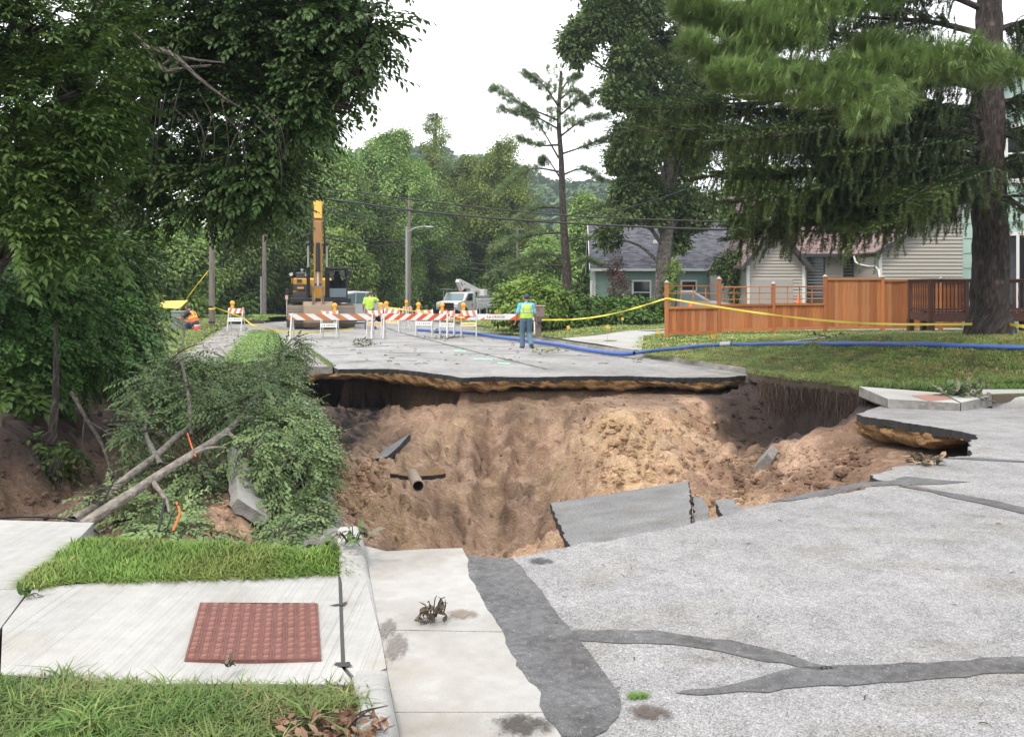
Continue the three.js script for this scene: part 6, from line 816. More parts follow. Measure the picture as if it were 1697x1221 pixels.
  part(cab, 'seat', [box(0.42, 0.14, 0.42, cm - 0.02, cy0 + 0.55, cz - 0.9, [0, 0, 0], 0.05), box(0.36, 0.7, 0.14, cm - 0.02, cy0 + 0.95, cz - 1.1, [0.1, 0, 0], 0.06), box(0.22, 0.2, 0.1, cm - 0.02, cy0 + 1.38, cz - 1.15, [0, 0, 0], 0.04)], MT.rubber); part(cab, 'joystick', [cyl(0.02, 0.03, V3(cm - 0.28, cy0 + 0.5, cz - 0.6), V3(cm - 0.28, cy0 + 0.85, cz - 0.55), 8), cyl(0.02, 0.03, V3(cm + 0.26, cy0 + 0.5, cz - 0.6), V3(cm + 0.26, cy0 + 0.85, cz - 0.55), 8)], MT.darkGrey);
  part(t, 'mirror', [box(0.22, 0.24, 0.06, X(579), Y(452), -0.5, [0, 0.3, 0], 0.03), bar(V3(c1, Y(450), cz), V3(X(579), Y(451), -0.5), 0.03, 0.03)], MT.black);
  // arm: boom climbing away from the pivot, dipper hanging down in front, bucket between the tracks
  const bx = X(526.8), pt = (y, z, x = bx) => V3(x, y, z), prof = (list, w, bev) => prism(list, w, bev).applyMatrix4(new THREE.Matrix4().makeRotationY(-Math.PI / 2)).translate(bx, 0, 0);
  part(t, 'boom', [prof([[-1.5, 1.15], [-0.9, 1.3], [-0.5, 3.2], [-0.15, 4.6], [0.35, Y(341)], [0.2, Y(334)], [-0.2, Y(336)], [-0.9, 4.7], [-1.4, 3.2]], X(534) - X(519.5), 0.02)], MT.yellow);
  part(t, 'dipper', [prof([[0.05, Y(336)], [0.42, Y(338)], [0.72, Y(370)], [0.78, Y(470)], [0.5, Y(474)], [0.2, Y(372)], [0.1, Y(345)]], X(533) - X(521.5), 0.02), box(0.3, 0.02, 0.02, bx, Y(364), 0.72)], MT.worn); part(t, 'dipper_top', prof([[0.0, Y(345)], [0.08, Y(333.5)], [0.46, Y(334)], [0.75, Y(363)], [0.45, Y(363)]], X(531.5) - X(519.5) , 0.015), MT.yellow);
  for (const x of [510.8, 541.2]) { const cy = part(t, 'boom_cylinder', [cyl(0.085, 0.085, pt(Y(499), -0.7, X(x)), pt(Y(443), -0.45, X(x)), 14), cyl(0.1, 0.1, pt(Y(446), -0.47, X(x)), pt(Y(442), -0.45, X(x)), 14)], MT.black); part(cy, 'rod', cyl(0.045, 0.045, pt(Y(443), -0.45, X(x)), pt(Y(404), -0.3, X(x)), 12), MT.chrome); part(cy, 'pin', [ball(0.11, pt(Y(403), -0.3, X(x)), [1, 1.1, 1]), bar(pt(Y(403), -0.3, X(x)), pt(Y(406), -0.3, bx), 0.07, 0.07)], MT.darkGrey); }
  for (const sx of [-1, 1]) part(t, 'hose', tube([pt(Y(358), 0.35, bx + sx * 0.3), pt(Y(375), 0.75, bx + sx * 0.29), pt(Y(400), 0.6, bx + sx * 0.3), pt(Y(420), 0.2, bx + sx * 0.28)], 0.035, 0.035, 6), MT.rubber);
  const bc = part(t, 'bucket_cylinder', [cyl(0.1, 0.1, pt(Y(404), 0.98), pt(Y(450), 1.0), 14), cyl(0.12, 0.12, pt(Y(447), 1.0), pt(Y(451), 1.0), 14)], MT.black); part(bc, 'rod', cyl(0.05, 0.05, pt(Y(450), 1.0), pt(Y(475), 1.0), 12), MT.chrome);
  part(t, 'linkage', [bar(pt(Y(475), 1.02, bx - 0.26), pt(Y(475), 1.02, bx + 0.26), 0.1, 0.1), bar(pt(Y(474), 1.02, bx - 0.24), pt(Y(510), 0.85, bx - 0.24), 0.06, 0.13), bar(pt(Y(474), 1.02, bx + 0.24), pt(Y(510), 0.85, bx + 0.24), 0.06, 0.13), bar(pt(Y(470), 0.6, bx - 0.22), pt(Y(480), 1.0, bx - 0.22), 0.05, 0.1), bar(pt(Y(470), 0.6, bx + 0.22), pt(Y(480), 1.0, bx + 0.22), 0.05, 0.1)], MT.trackSteel);
  const bw = X(552) - X(504.3), q = [[0.2, Y(501)], [0.75, Y(499)], [1.0, Y(506)], [1.12, Y(519)], [1.05, Y(533)], [0.75, Y(541)], [0.3, Y(541.4)], [0.28, Y(539)], [0.72, Y(538)], [1.0, Y(531)], [1.06, Y(519)], [0.94, Y(508)], [0.72, Y(502)], [0.2, Y(503)]];
  const bk = part(t, 'bucket', [prof(q, bw, 0.01)], MT.mud), sp = [[0.2, Y(501)], [0.75, Y(499)], [1.0, Y(506)], [1.12, Y(519)], [1.05, Y(533)], [0.75, Y(541)], [0.3, Y(541.4)]]; part(bk, 'side_plate', [prof(sp, 0.04).translate(-bw / 2 + 0.018, 0, 0), prof(sp, 0.04).translate(bw / 2 - 0.018, 0, 0)], MT.trackSteel);
  part(bk, 'ear', [prof([[0.4, Y(500)], [0.95, Y(503)], [0.95, Y(511)], [0.6, Y(482)], [0.45, Y(482)]], 0.07).translate(-0.16, 0, 0), prof([[0.4, Y(500)], [0.95, Y(503)], [0.95, Y(511)], [0.6, Y(482)], [0.45, Y(482)]], 0.07).translate(0.16, 0, 0)], MT.worn); for (let k = 0; k < 5; k++) part(bk, 'tooth', box(0.1, 0.05, 0.22, bx - bw / 2 + 0.12 + k * (bw - 0.24) / 4, Y(541) + 0.01, 0.2), MT.trackSteel);
}
{ const t = thing('marker_post', 'thin white post with a small pink sign left of the digger track', 'post', W(475, 524, 44)); part(t, 'post', cyl(0.03, 0.03, V3(), V3(0, 1.0, 0), 8), MT.whitePaint); part(t, 'sign', box(0.14, 0.2, 0.02, 0, 0.92, 0.035), std(0.75, 0.45, 0.45, 0.6)); }
// ---------------------------------------------------------------- wheels and vehicles
function wheel(parent, x, y, z, r, w, dual) { const a = part(parent, 'wheel', new THREE.TorusGeometry(r - w * 0.36, w * 0.38, 10, 24).scale(1, 1, 1.25).translate(0, 0, 0), MT.rubber); a.position.set(x, y, z); a.rotation.y = Math.PI / 2; part(a, 'rim', [new THREE.CylinderGeometry(r * 0.6, r * 0.6, w * 0.55, 20).rotateX(Math.PI / 2), new THREE.CylinderGeometry(r * 0.2, r * 0.25, w * 0.75, 12).rotateX(Math.PI / 2)], MT.galv); return a; }
{ // bucket truck, nose towards +z, seen from its front left
  const t = thing('bucket_truck', 'white utility bucket truck with a folded lift arm parked beyond the barricades', 'truck', W(769, 527, 78), -0.45), w = 2.1, B = MT.whitePaint;
  const cab = part(t, 'body', [prism([[2.95, 0.75], [3.0, 1.25], [2.85, 1.42], [1.85, 1.55], [1.25, 2.2], [0.1, 2.25], [-0.15, 2.1], [-0.15, 0.55], [0.9, 0.5], [1.4, 0.95], [2.3, 0.95], [2.6, 0.6]], w, 0.05).applyMatrix4(new THREE.Matrix4().makeRotationY(-Math.PI / 2))], B);
  part(cab, 'windscreen', quad(V3(-0.9, 1.57, 1.89), V3(0.9, 1.57, 1.89), V3(0.78, 2.14, 1.36), V3(-0.78, 2.14, 1.36)), MT.skyGlass); for (const sx of [-1, 1]) part(cab, 'side_window', prism([[1.25, 1.52], [1.5, 1.52], [1.15, 2.1], [0.4, 2.12], [0.4, 1.52]], 0.02).applyMatrix4(new THREE.Matrix4().makeRotationY(-Math.PI / 2)).translate(sx * (w / 2 + 0.006), 0, 0), MT.glass);
  part(cab, 'grille', [box(1.35, 0.5, 0.06, 0, 1.12, 2.99, [0, 0, 0], 0.02)], MT.black); part(cab, 'grille_bars', [box(1.2, 0.03, 0.03, 0, 1.25, 3.035), box(1.2, 0.03, 0.03, 0, 1.12, 3.035), box(1.2, 0.03, 0.03, 0, 0.99, 3.035)], MT.darkGrey); for (const sx of [-1, 1]) part(cab, 'headlight', box(0.3, 0.34, 0.08, sx * 0.85, 1.12, 2.98, [0, 0, 0], 0.03), std(0.7, 0.72, 0.75, 0.12)); part(t, 'bumper', box(2.15, 0.32, 0.18, 0, 0.66, 3.05, [0, 0, 0], 0.04), MT.black); part(t, 'number_plate', box(0.34, 0.16, 0.02, 0.0, 0.75, 3.15), std(0.6, 0.1, 0.06, 0.5));
  for (const sx of [-1, 1]) { part(t, 'mirror', [box(0.16, 0.32, 0.08, sx * (w / 2 + 0.2), 1.72, 1.55, [0, 0, 0], 0.02), bar(V3(sx * w / 2, 1.7, 1.5), V3(sx * (w / 2 + 0.15), 1.7, 1.55), 0.03, 0.03)], MT.black); wheel(t, sx * (w / 2 - 0.12), 0.42, 1.85, 0.42, 0.26); wheel(t, sx * (w / 2 - 0.1), 0.42, -2.0, 0.42, 0.3); }
  const sb = part(t, 'service_body', [box(w + 0.12, 0.95, 3.6, 0, 1.2, -2.1, [0, 0, 0], 0.03), box(w * 0.5, 0.4, 3.5, 0, 0.65, -2.1)], B); for (const sx of [-1, 1]) for (const z of [-0.75, -2.0, -3.2]) part(sb, 'locker_door', box(0.02, 0.78, z === -2 ? 1.3 : 0.85, sx * (w / 2 + 0.068), 1.24, z, [0, 0, 0], 0.004), std(0.68, 0.69, 0.7, 0.4)); part(sb, 'emblem', box(0.012, 0.3, 0.22, w / 2 + 0.008, 1.15, 0.45), std(0.5, 0.16, 0.1, 0.6)); part(sb, 'rail', [box(w + 0.2, 0.05, 0.06, 0, 1.72, -0.4), box(0.05, 0.25, 3.2, w / 2, 1.8, -2.1), box(0.05, 0.25, 3.2, -w / 2, 1.8, -2.1)], MT.galv);
  part(t, 'wheel_arch', [box(0.03, 0.5, 1.1, w / 2 + 0.06, 0.62, -2.0, [0, 0, 0], 0.01), box(0.03, 0.5, 1.1, -w / 2 - 0.06, 0.62, -2.0, [0, 0, 0], 0.01)], MT.black);
  const ar = part(t, 'lift_arm', [box(0.6, 0.9, 0.6, -0.1, 2.0, -1.4, [0, 0, 0], 0.04), prism([[0.2, 2.35], [0.9, 3.1], [0.75, 3.35], [0.5, 3.35], [-3.0, 2.5], [-3.0, 2.2], [-0.2, 2.6]], 0.36, 0.03).applyMatrix4(new THREE.Matrix4().makeRotationY(-Math.PI / 2)).translate(-0.2, 0, 0)], B); part(ar, 'arm_slot', prism([[0.25, 2.7], [0.55, 3.0], [0.5, 3.1], [0.2, 2.85]], 0.38).applyMatrix4(new THREE.Matrix4().makeRotationY(-Math.PI / 2)).translate(-0.2, 0, 0), MT.black); part(ar, 'emblem', box(0.38, 0.14, 0.14, -0.2, 2.95, -0.1), std(0.6, 0.12, 0.08, 0.5)); part(t, 'basket', [box(0.7, 0.75, 0.65, 0.1, 2.1, -3.2, [0, 0, 0], 0.05)], B); part(t, 'ladder_rack', [bar(V3(-0.9, 2.5, 2.2), V3(-0.7, 2.45, -1), 0.3, 0.06), bar(V3(-0.95, 1.5, 1.9), V3(-0.95, 2.5, 1.9), 0.04, 0.04)], MT.galv); part(t, 'roof_light', box(0.3, 0.09, 0.2, 0.1, 2.31, 0.8, [0, 0, 0], 0.02), std(0.7, 0.12, 0.03, 0.4));
}
{ cone(754, 528, 75, 0.75, 'tall orange traffic cone in front of the bucket truck bumper'); }
{ // white SUV
  const t = thing('sport_utility_vehicle', 'white sport utility vehicle with a roof rack parked behind the worker in lime', 'car', W(584, 536, 50), 2.75), w = 1.9;
  const b = part(t, 'body', prism([[-2.4, 0.35], [-2.45, 1.0], [-2.3, 1.12], [-2.1, 1.7], [-1.2, 1.8], [0.3, 1.76], [1.15, 1.15], [2.25, 1.0], [2.45, 0.8], [2.45, 0.4], [1.95, 0.35], [1.85, 0.65], [1.25, 0.65], [1.15, 0.33], [-1.1, 0.33], [-1.2, 0.65], [-1.85, 0.65], [-1.95, 0.35]], w, 0.06).applyMatrix4(new THREE.Matrix4().makeRotationY(-Math.PI / 2)), MT.whitePaint);
  for (const sx of [-1, 1]) { for (const pr of [[[-2.05, 1.15], [-1.25, 1.13], [-1.2, 1.68], [-1.98, 1.62]], [[-1.15, 1.13], [-0.25, 1.12], [-0.2, 1.68], [-1.1, 1.7]], [[-0.15, 1.12], [0.95, 1.14], [0.3, 1.66], [-0.1, 1.68]]]) part(b, 'side_window', prism(pr, 0.02).applyMatrix4(new THREE.Matrix4().makeRotationY(-Math.PI / 2)).translate(sx * (w / 2 + 0.006), 0, 0), MT.skyGlass); wheel(t, sx * (w / 2 - 0.1), 0.36, 1.55, 0.36, 0.24); wheel(t, sx * (w / 2 - 0.1), 0.36, -1.53, 0.36, 0.24); part(b, 'tail_light', box(0.14, 0.3, 0.06, sx * 0.8, 0.98, -2.42, [0, 0, 0], 0.02), std(0.45, 0.02, 0.02, 0.25)); }
  part(b, 'rear_window', quad(V3(-0.75, 1.16, -2.33), V3(0.75, 1.16, -2.33), V3(0.65, 1.66, -2.15), V3(-0.65, 1.66, -2.15)), MT.skyGlass); part(b, 'windscreen', quad(V3(-0.8, 1.19, 1.15), V3(0.8, 1.19, 1.15), V3(0.7, 1.72, 0.4), V3(-0.7, 1.72, 0.4)), MT.skyGlass); part(b, 'bumper', box(1.8, 0.22, 0.12, 0, 0.52, -2.48, [0, 0, 0], 0.04), MT.darkGrey); part(t, 'roof_rack', [bar(V3(-0.75, 1.86, -1.9), V3(-0.75, 1.86, 0.2), 0.04, 0.04), bar(V3(0.75, 1.86, -1.9), V3(0.75, 1.86, 0.2), 0.04, 0.04), box(1.5, 0.04, 0.05, 0, 1.87, -1.2), box(1.5, 0.04, 0.05, 0, 1.87, -0.2)], MT.black); part(t, 'aerial', cyl(0.01, 0.006, V3(-0.5, 1.8, -1.0), V3(-0.5, 2.5, -1.1), 5), MT.black);
}
{ // parked car behind the first lattice bays
  const t = thing('parked_car', 'pale silver car parked behind the first lattice bay of the fence', 'car', W(1140, 530, 44), 1.35), w = 1.75, b = part(t, 'body', prism([[-2.2, 0.3], [-2.2, 0.85], [-1.7, 0.95], [-1.0, 1.4], [0.3, 1.42], [1.1, 0.95], [2.0, 0.82], [2.2, 0.65], [2.2, 0.3]], w, 0.08).applyMatrix4(new THREE.Matrix4().makeRotationY(-Math.PI / 2)), std(0.34, 0.36, 0.38, 0.3)); for (const sx of [-1, 1]) { part(b, 'side_window', prism([[-1.45, 0.95], [-0.95, 1.34], [0.25, 1.36], [0.85, 0.96]], 0.02).applyMatrix4(new THREE.Matrix4().makeRotationY(-Math.PI / 2)).translate(sx * (w / 2 + 0.006), 0, 0), MT.skyGlass); wheel(t, sx * (w / 2 - 0.1), 0.32, 1.35, 0.32, 0.2); wheel(t, sx * (w / 2 - 0.1), 0.32, -1.35, 0.32, 0.2); } part(b, 'windscreen', quad(V3(-0.75, 1.0, 1.06), V3(0.75, 1.0, 1.06), V3(0.68, 1.4, 0.4), V3(-0.68, 1.4, 0.4)), MT.skyGlass);
}
// ---------------------------------------------------------------- people
const sub3 = (a, b) => [a[0] - b[0], a[1] - b[1], a[2] - b[2]], mix3 = (a, b, t) => [lerp(a[0], b[0], t), lerp(a[1], b[1], t), lerp(a[2], b[2], t)];
const cap = (x, y, z, c) => { const [a, b, ra, rb] = c, bx = b[0] - a[0], by = b[1] - a[1], bz = b[2] - a[2], px = x - a[0], py = y - a[1], pz = z - a[2], t = clamp((px * bx + py * by + pz * bz) / (bx * bx + by * by + bz * bz || 1), 0, 1); return Math.hypot(px - bx * t, py - by * t, pz - bz * t) - lerp(ra, rb, t); };
const smin = (a, b, k) => { const h = clamp(0.5 + 0.5 * (b - a) / k, 0, 1); return lerp(b, a, h) - k * h * (1 - h); };
const sdf = (caps, k = 0.03) => (x, y, z) => { let d = 9; for (const c of caps) { const e = cap(x, y, z, c); d = d > 8 ? e : smin(d, e, k); } return d; };
const bounds = (caps, pad) => { const lo = V3(9, 9, 9), hi = V3(-9, -9, -9); for (const [a, b, ra, rb] of caps) for (const [p, r] of [[a, ra], [b, rb]]) { const q = V3(...p); lo.min(q.clone().addScalar(-r - pad)); hi.max(q.addScalar(r + pad)); } return [lo, hi]; };
function handCaps(wr, dir, nrm, curl) { // palm, four bent fingers of different lengths, thumb off the side of the palm
  const D = V3(...dir).normalize(), Nn = V3(...nrm), S = Nn.clone().cross(D).normalize(), U = D.clone().cross(S).normalize(), P = (f, s, u) => V3(...wr).addScaledVector(D, f).addScaledVector(S, s).addScaledVector(U, u).toArray(), out = [];
  for (const s of [-0.028, -0.009, 0.01, 0.028]) out.push([P(0.0, s * 0.5, 0), P(0.085, s, 0), 0.016, 0.012]);
  [[-0.031, 0.062], [-0.0105, 0.074], [0.0105, 0.08], [0.031, 0.072]].forEach(([s, L]) => { const a = P(0.085, s, 0), b = P(0.085 + L * 0.5 * Math.cos(curl * 0.6), s, -L * 0.5 * Math.sin(curl * 0.6)), c = P(0.085 + L * 0.5 * Math.cos(curl * 0.6) + L * 0.5 * Math.cos(curl * 1.6), s, -L * 0.5 * Math.sin(curl * 0.6) - L * 0.5 * Math.sin(curl * 1.6)); out.push([a, b, 0.0095, 0.009], [b, c, 0.009, 0.0075]); });
  const t0 = P(0.025, 0.032, -0.004), t1 = P(0.06, 0.056, -0.018), t2 = P(0.088, 0.062, -0.034); out.push([t0, t1, 0.013, 0.011], [t1, t2, 0.0105, 0.008]); return out;
}
function person(label, pos, turn, J, c) { // J: joints in metres, facing -z
  const t = thing('person', label, 'person', pos, turn), skin = std(0.36, 0.2, 0.14, 0.6), up = sub3(J.neck, J.pelvis), ac = sub3(J.shR, J.shL), al = Math.hypot(...ac), A = ac.map((v) => v / al), off = (p, k) => [p[0] + A[0] * k, p[1] + A[1] * k, p[2] + A[2] * k];
  const chest = mix3(J.pelvis, J.neck, 0.7), waist = mix3(J.pelvis, J.neck, 0.32);
  const torso = [[off(J.pelvis, -0.07), off(chest, -0.085), 0.115, 0.115], [off(J.pelvis, 0.07), off(chest, 0.085), 0.115, 0.115], [waist, chest, 0.125, 0.125], [chest, mix3(chest, J.neck, 0.8), 0.12, 0.07], [J.shL, J.shR, 0.07, 0.07]];
  const arms = [[J.shL, J.elL, 0.056, 0.044], [J.elL, J.wrL, 0.043, 0.029], [J.shR, J.elR, 0.056, 0.044], [J.elR, J.wrR, 0.043, 0.029]], legs = [[J.hipL, J.knL, 0.095, 0.062], [J.knL, J.anL, 0.062, 0.042], [J.hipR, J.knR, 0.095, 0.062], [J.knR, J.anR, 0.062, 0.042]], feet = [[J.anL, J.heelL || J.anL, 0.042, 0.04], [J.anL, J.toeL, 0.045, 0.035], [J.anR, J.heelR || J.anR, 0.042, 0.04], [J.anR, J.toeR, 0.045, 0.035]];
  const hd = V3(...sub3(J.face, J.head)).normalize().toArray(), H = (f, s, u) => { const f3 = V3(...hd), s3 = V3(0, 1, 0).cross(f3).normalize(), u3 = f3.clone().cross(s3); return V3(...J.head).addScaledVector(f3, f).addScaledVector(s3, s).addScaledVector(u3, u).toArray(); };
  const head = [[H(-0.01, 0, 0.035), H(0.0, 0, 0.03), 0.088, 0.088], [H(0.025, 0, -0.04), H(0.02, 0, 0.02), 0.062, 0.078], [H(0.07, 0, -0.07), H(0.03, 0, -0.06), 0.032, 0.05], [H(0.085, 0, 0.008), H(0.105, 0, -0.022), 0.011, 0.015], [H(-0.005, 0.083, 0.012), H(-0.012, 0.085, -0.02), 0.014, 0.01], [H(-0.005, -0.083, 0.012), H(-0.012, -0.085, -0.02), 0.014, 0.01], [H(0.082, -0.018, -0.055), H(0.082, 0.018, -0.055), 0.008, 0.008]], neck = [[J.neck, H(-0.015, 0, -0.05), 0.062, 0.055]];
  const dirL = sub3(J.wrL, J.elL), dirR = sub3(J.wrR, J.elR), hl = handCaps(J.wrL, J.hdL || dirL, [1, 0, 0.2], c.curl ?? 0.5), hr = handCaps(J.wrR, J.hdR || dirR, [-1, 0, 0.2], c.curlR ?? c.curl ?? 0.5);
  const M = (caps, cell, k, clip) => { const [lo, hi] = bounds(caps, 0.02), f = sdf(caps, k); return nets(clip ? (x, y, z) => Math.max(f(x, y, z), clip(x, y, z)) : f, lo, hi, cell); };
  part(t, 'body', [M([...torso, ...arms, ...legs, ...neck, ...feet], 0.014, 0.03), M([...head, ...neck], 0.006, 0.02), M(hl, 0.004, 0.008), M(hr, 0.004, 0.008)], skin);
  for (const s of [-0.031, 0.031]) part(t, 'eye', ball(0.011, V3(...H(0.076, s, 0.006)), [1, 1, 1], 10), MT.black);
  const inf = (l, e) => l.map(([a, b, r, q]) => [a, b, r + e, q + e]), upArm = (s, e, k) => [s, mix3(s, e, k), 0.072, 0.07];
  const upn = V3(...up).normalize(), hem = (p, k) => (x, y, z) => k * ((x - p[0]) * upn.x + (y - p[1]) * upn.y + (z - p[2]) * upn.z);
  const lowHem = mix3(J.pelvis, J.neck, c.hem ?? 0.06);
  part(t, 'shirt', M([...inf(torso, 0.018), upArm(J.shL, J.elL, c.sleeve || 0.75), upArm(J.shR, J.elR, c.sleeve || 0.75), [J.neck, J.neck, 0.072, 0.072]], 0.013, 0.03, hem(lowHem, -1)), c.shirt);
  part(t, 'trousers', M([...inf([[off(J.pelvis, -0.07), off(waist, -0.07), 0.115, 0.1], [off(J.pelvis, 0.07), off(waist, 0.07), 0.115, 0.1]], 0.012), ...[[J.hipL, J.knL, 0.115, 0.088], [J.knL, J.anL, 0.088, 0.082], [J.hipR, J.knR, 0.115, 0.088], [J.knR, J.anR, 0.088, 0.082]]], 0.013, 0.025, hem(mix3(J.pelvis, J.neck, 0.2), 1)), c.trousers);
  if (c.vest) {
    const vt = inf(torso, 0.034), f = sdf(vt, 0.03), [lo, hi] = bounds(vt, 0.03), loc = (x, y, z) => { const q = [x - J.pelvis[0], y - J.pelvis[1], z - J.pelvis[2]]; return [q[0] * A[0] + q[1] * A[1] + q[2] * A[2], q[0] * upn.x + q[1] * upn.y + q[2] * upn.z]; }, hh = Math.hypot(...up), body = (x, y, z) => { const [s, u] = loc(x, y, z); return Math.max(f(x, y, z), Math.abs(s) - (u > hh * 0.62 ? 0.165 : 0.3), 0.02 - u, u - hh * 0.97); }, sh = f;
    const ve = part(t, 'vest', nets(body, lo, hi, 0.013), c.vest), band = (g) => (x, y, z) => { const [s, u] = loc(x, y, z); return Math.max(sh(x, y, z) - 0.006, g(s, u, hh)); };
    part(ve, 'reflective_band', nets(band((s, u, h) => Math.max(Math.abs(u - h * 0.42) - 0.024, Math.abs(s) - 0.3)), lo, hi, 0.011), c.band); part(ve, 'reflective_strip', nets(band((s, u, h) => Math.max(Math.abs(Math.abs(s) - 0.115) - 0.024, h * 0.46 - u, u - h * 0.95)), lo, hi, 0.011), c.band);
  }
  if (c.cap) { const f = sdf(inf(head.slice(0, 2), 0.012), 0.02), hp = V3(...H(0, 0, 0.012)), u3 = V3(...sub3(H(0, 0, 1), H(0, 0, 0))), [lo, hi] = bounds(inf(head.slice(0, 2), 0.012), 0.02), k = part(t, 'cap', nets((x, y, z) => Math.max(f(x, y, z), -((x - hp.x) * u3.x + (y - hp.y) * u3.y + (z - hp.z) * u3.z)), lo, hi, 0.006), c.cap); part(k, 'brim', M([[H(0.06, -0.04, 0.02), H(0.14, -0.03, 0.012), 0.012, 0.008], [H(0.06, 0.04, 0.02), H(0.14, 0.03, 0.012), 0.012, 0.008], [H(0.06, 0, 0.022), H(0.15, 0, 0.012), 0.012, 0.008]], 0.005, 0.02), c.cap); }
  { const f = sdf(inf(head.slice(0, 2), 0.006), 0.02), [lo, hi] = bounds(inf(head.slice(0, 2), 0.006), 0.02), f3 = V3(...hd), hp = V3(...J.head); part(t, 'hair', nets((x, y, z) => Math.max(f(x, y, z), (x - hp.x) * f3.x + (y - hp.y) * f3.y + (z - hp.z) * f3.z - (y > J.head[1] + 0.07 ? 0.05 : 0.01), J.head[1] - 0.045 - y), lo, hi, 0.006), c.hair); }
  for (const [a, h, o] of [['anL', 'heelL', 'toeL'], ['anR', 'heelR', 'toeR']]) part(t, 'shoe', M([[J[a], J[h] || J[a], 0.05, 0.05], [J[a], J[o], 0.055, 0.045]], 0.009, 0.03, (x, y, z) => y - J[a][1] - 0.06), c.shoe);
  return t;
}
const denim = std(0.105, 0.175, 0.255, 0.9), denimD = std(0.05, 0.075, 0.13, 0.9), lime = std(0.52, 0.8, 0.09, 0.7), silver = std(0.42, 0.44, 0.44, 0.4);
person('person in a lime safety vest and jeans walking away along the far street', W(872, 577.5, 29.6), 0.12, { head: [0.02, 1.65, 0], face: [0.05, 1.62, -0.4], neck: [0, 1.47, 0.02], pelvis: [0, 0.97, 0.02], shL: [-0.2, 1.41, 0.02], shR: [0.2, 1.41, 0.02], elL: [-0.3, 1.14, 0.07], elR: [0.29, 1.13, 0.03], wrL: [-0.34, 0.9, -0.02], wrR: [0.33, 0.88, -0.08], hipL: [-0.095, 0.93, 0.02], hipR: [0.095, 0.93, 0.02], knL: [-0.12, 0.5, -0.1], knR: [0.11, 0.49, -0.1], anL: [-0.11, 0.09, -0.08], anR: [0.13, 0.13, 0.28], toeL: [-0.14, 0.05, -0.26], toeR: [0.2, 0.04, 0.12], heelL: [-0.11, 0.05, -0.04], heelR: [0.13, 0.14, 0.33] }, { shirt: std(0.12, 0.48, 0.68, 0.8), trousers: denim, vest: lime, band: silver, cap: std(0.035, 0.05, 0.11, 0.8), hair: std(0.04, 0.028, 0.02, 0.8), shoe: std(0.05, 0.04, 0.035, 0.7), curl: 0.7, sleeve: 0.8 });
{ const t = person('person in a lime T-shirt and camouflage cap holding a radio to the ear', W(613, 545.5, 42.6), 0.1, { head: [0.02, 1.66, -0.01], face: [0.2, 1.63, -0.4], neck: [0, 1.48, 0.02], pelvis: [-0.02, 0.98, 0], shL: [-0.22, 1.42, 0.02], shR: [0.22, 1.42, 0.02], elL: [-0.3, 1.14, 0.06], elR: [0.4, 1.32, -0.06], wrL: [-0.31, 0.9, -0.04], wrR: [0.24, 1.57, -0.1], hdR: [-0.45, 1, 0], hipL: [-0.1, 0.94, 0], hipR: [0.1, 0.94, 0], knL: [-0.14, 0.5, -0.03], knR: [0.14, 0.5, 0.03], anL: [-0.18, 0.09, 0.05], anR: [0.2, 0.09, 0.12], toeL: [-0.22, 0.05, -0.12], toeR: [0.27, 0.05, -0.04] }, { shirt: lime, trousers: std(0.075, 0.12, 0.2, 0.9), cap: std(0.16, 0.14, 0.1, 0.9), hair: std(0.08, 0.05, 0.03, 0.8), shoe: std(0.14, 0.09, 0.06, 0.8), curl: 0.6, curlR: 1.1, sleeve: 0.72, hem: -0.12 });
  const p = t.position, r = thing('radio', 'dark handheld radio with an aerial in the raised hand of the person in lime', 'radio', V3(p.x + 0.2, p.y + 1.63, p.z - 0.13), 0); r.rotation.z = -0.35; part(r, 'case', box(0.06, 0.16, 0.035, 0, 0, 0, [0, 0, 0], 0.008), MT.black); part(r, 'aerial', cyl(0.009, 0.006, V3(0.015, 0.08, 0), V3(0.02, 0.28, 0), 6), MT.black); }
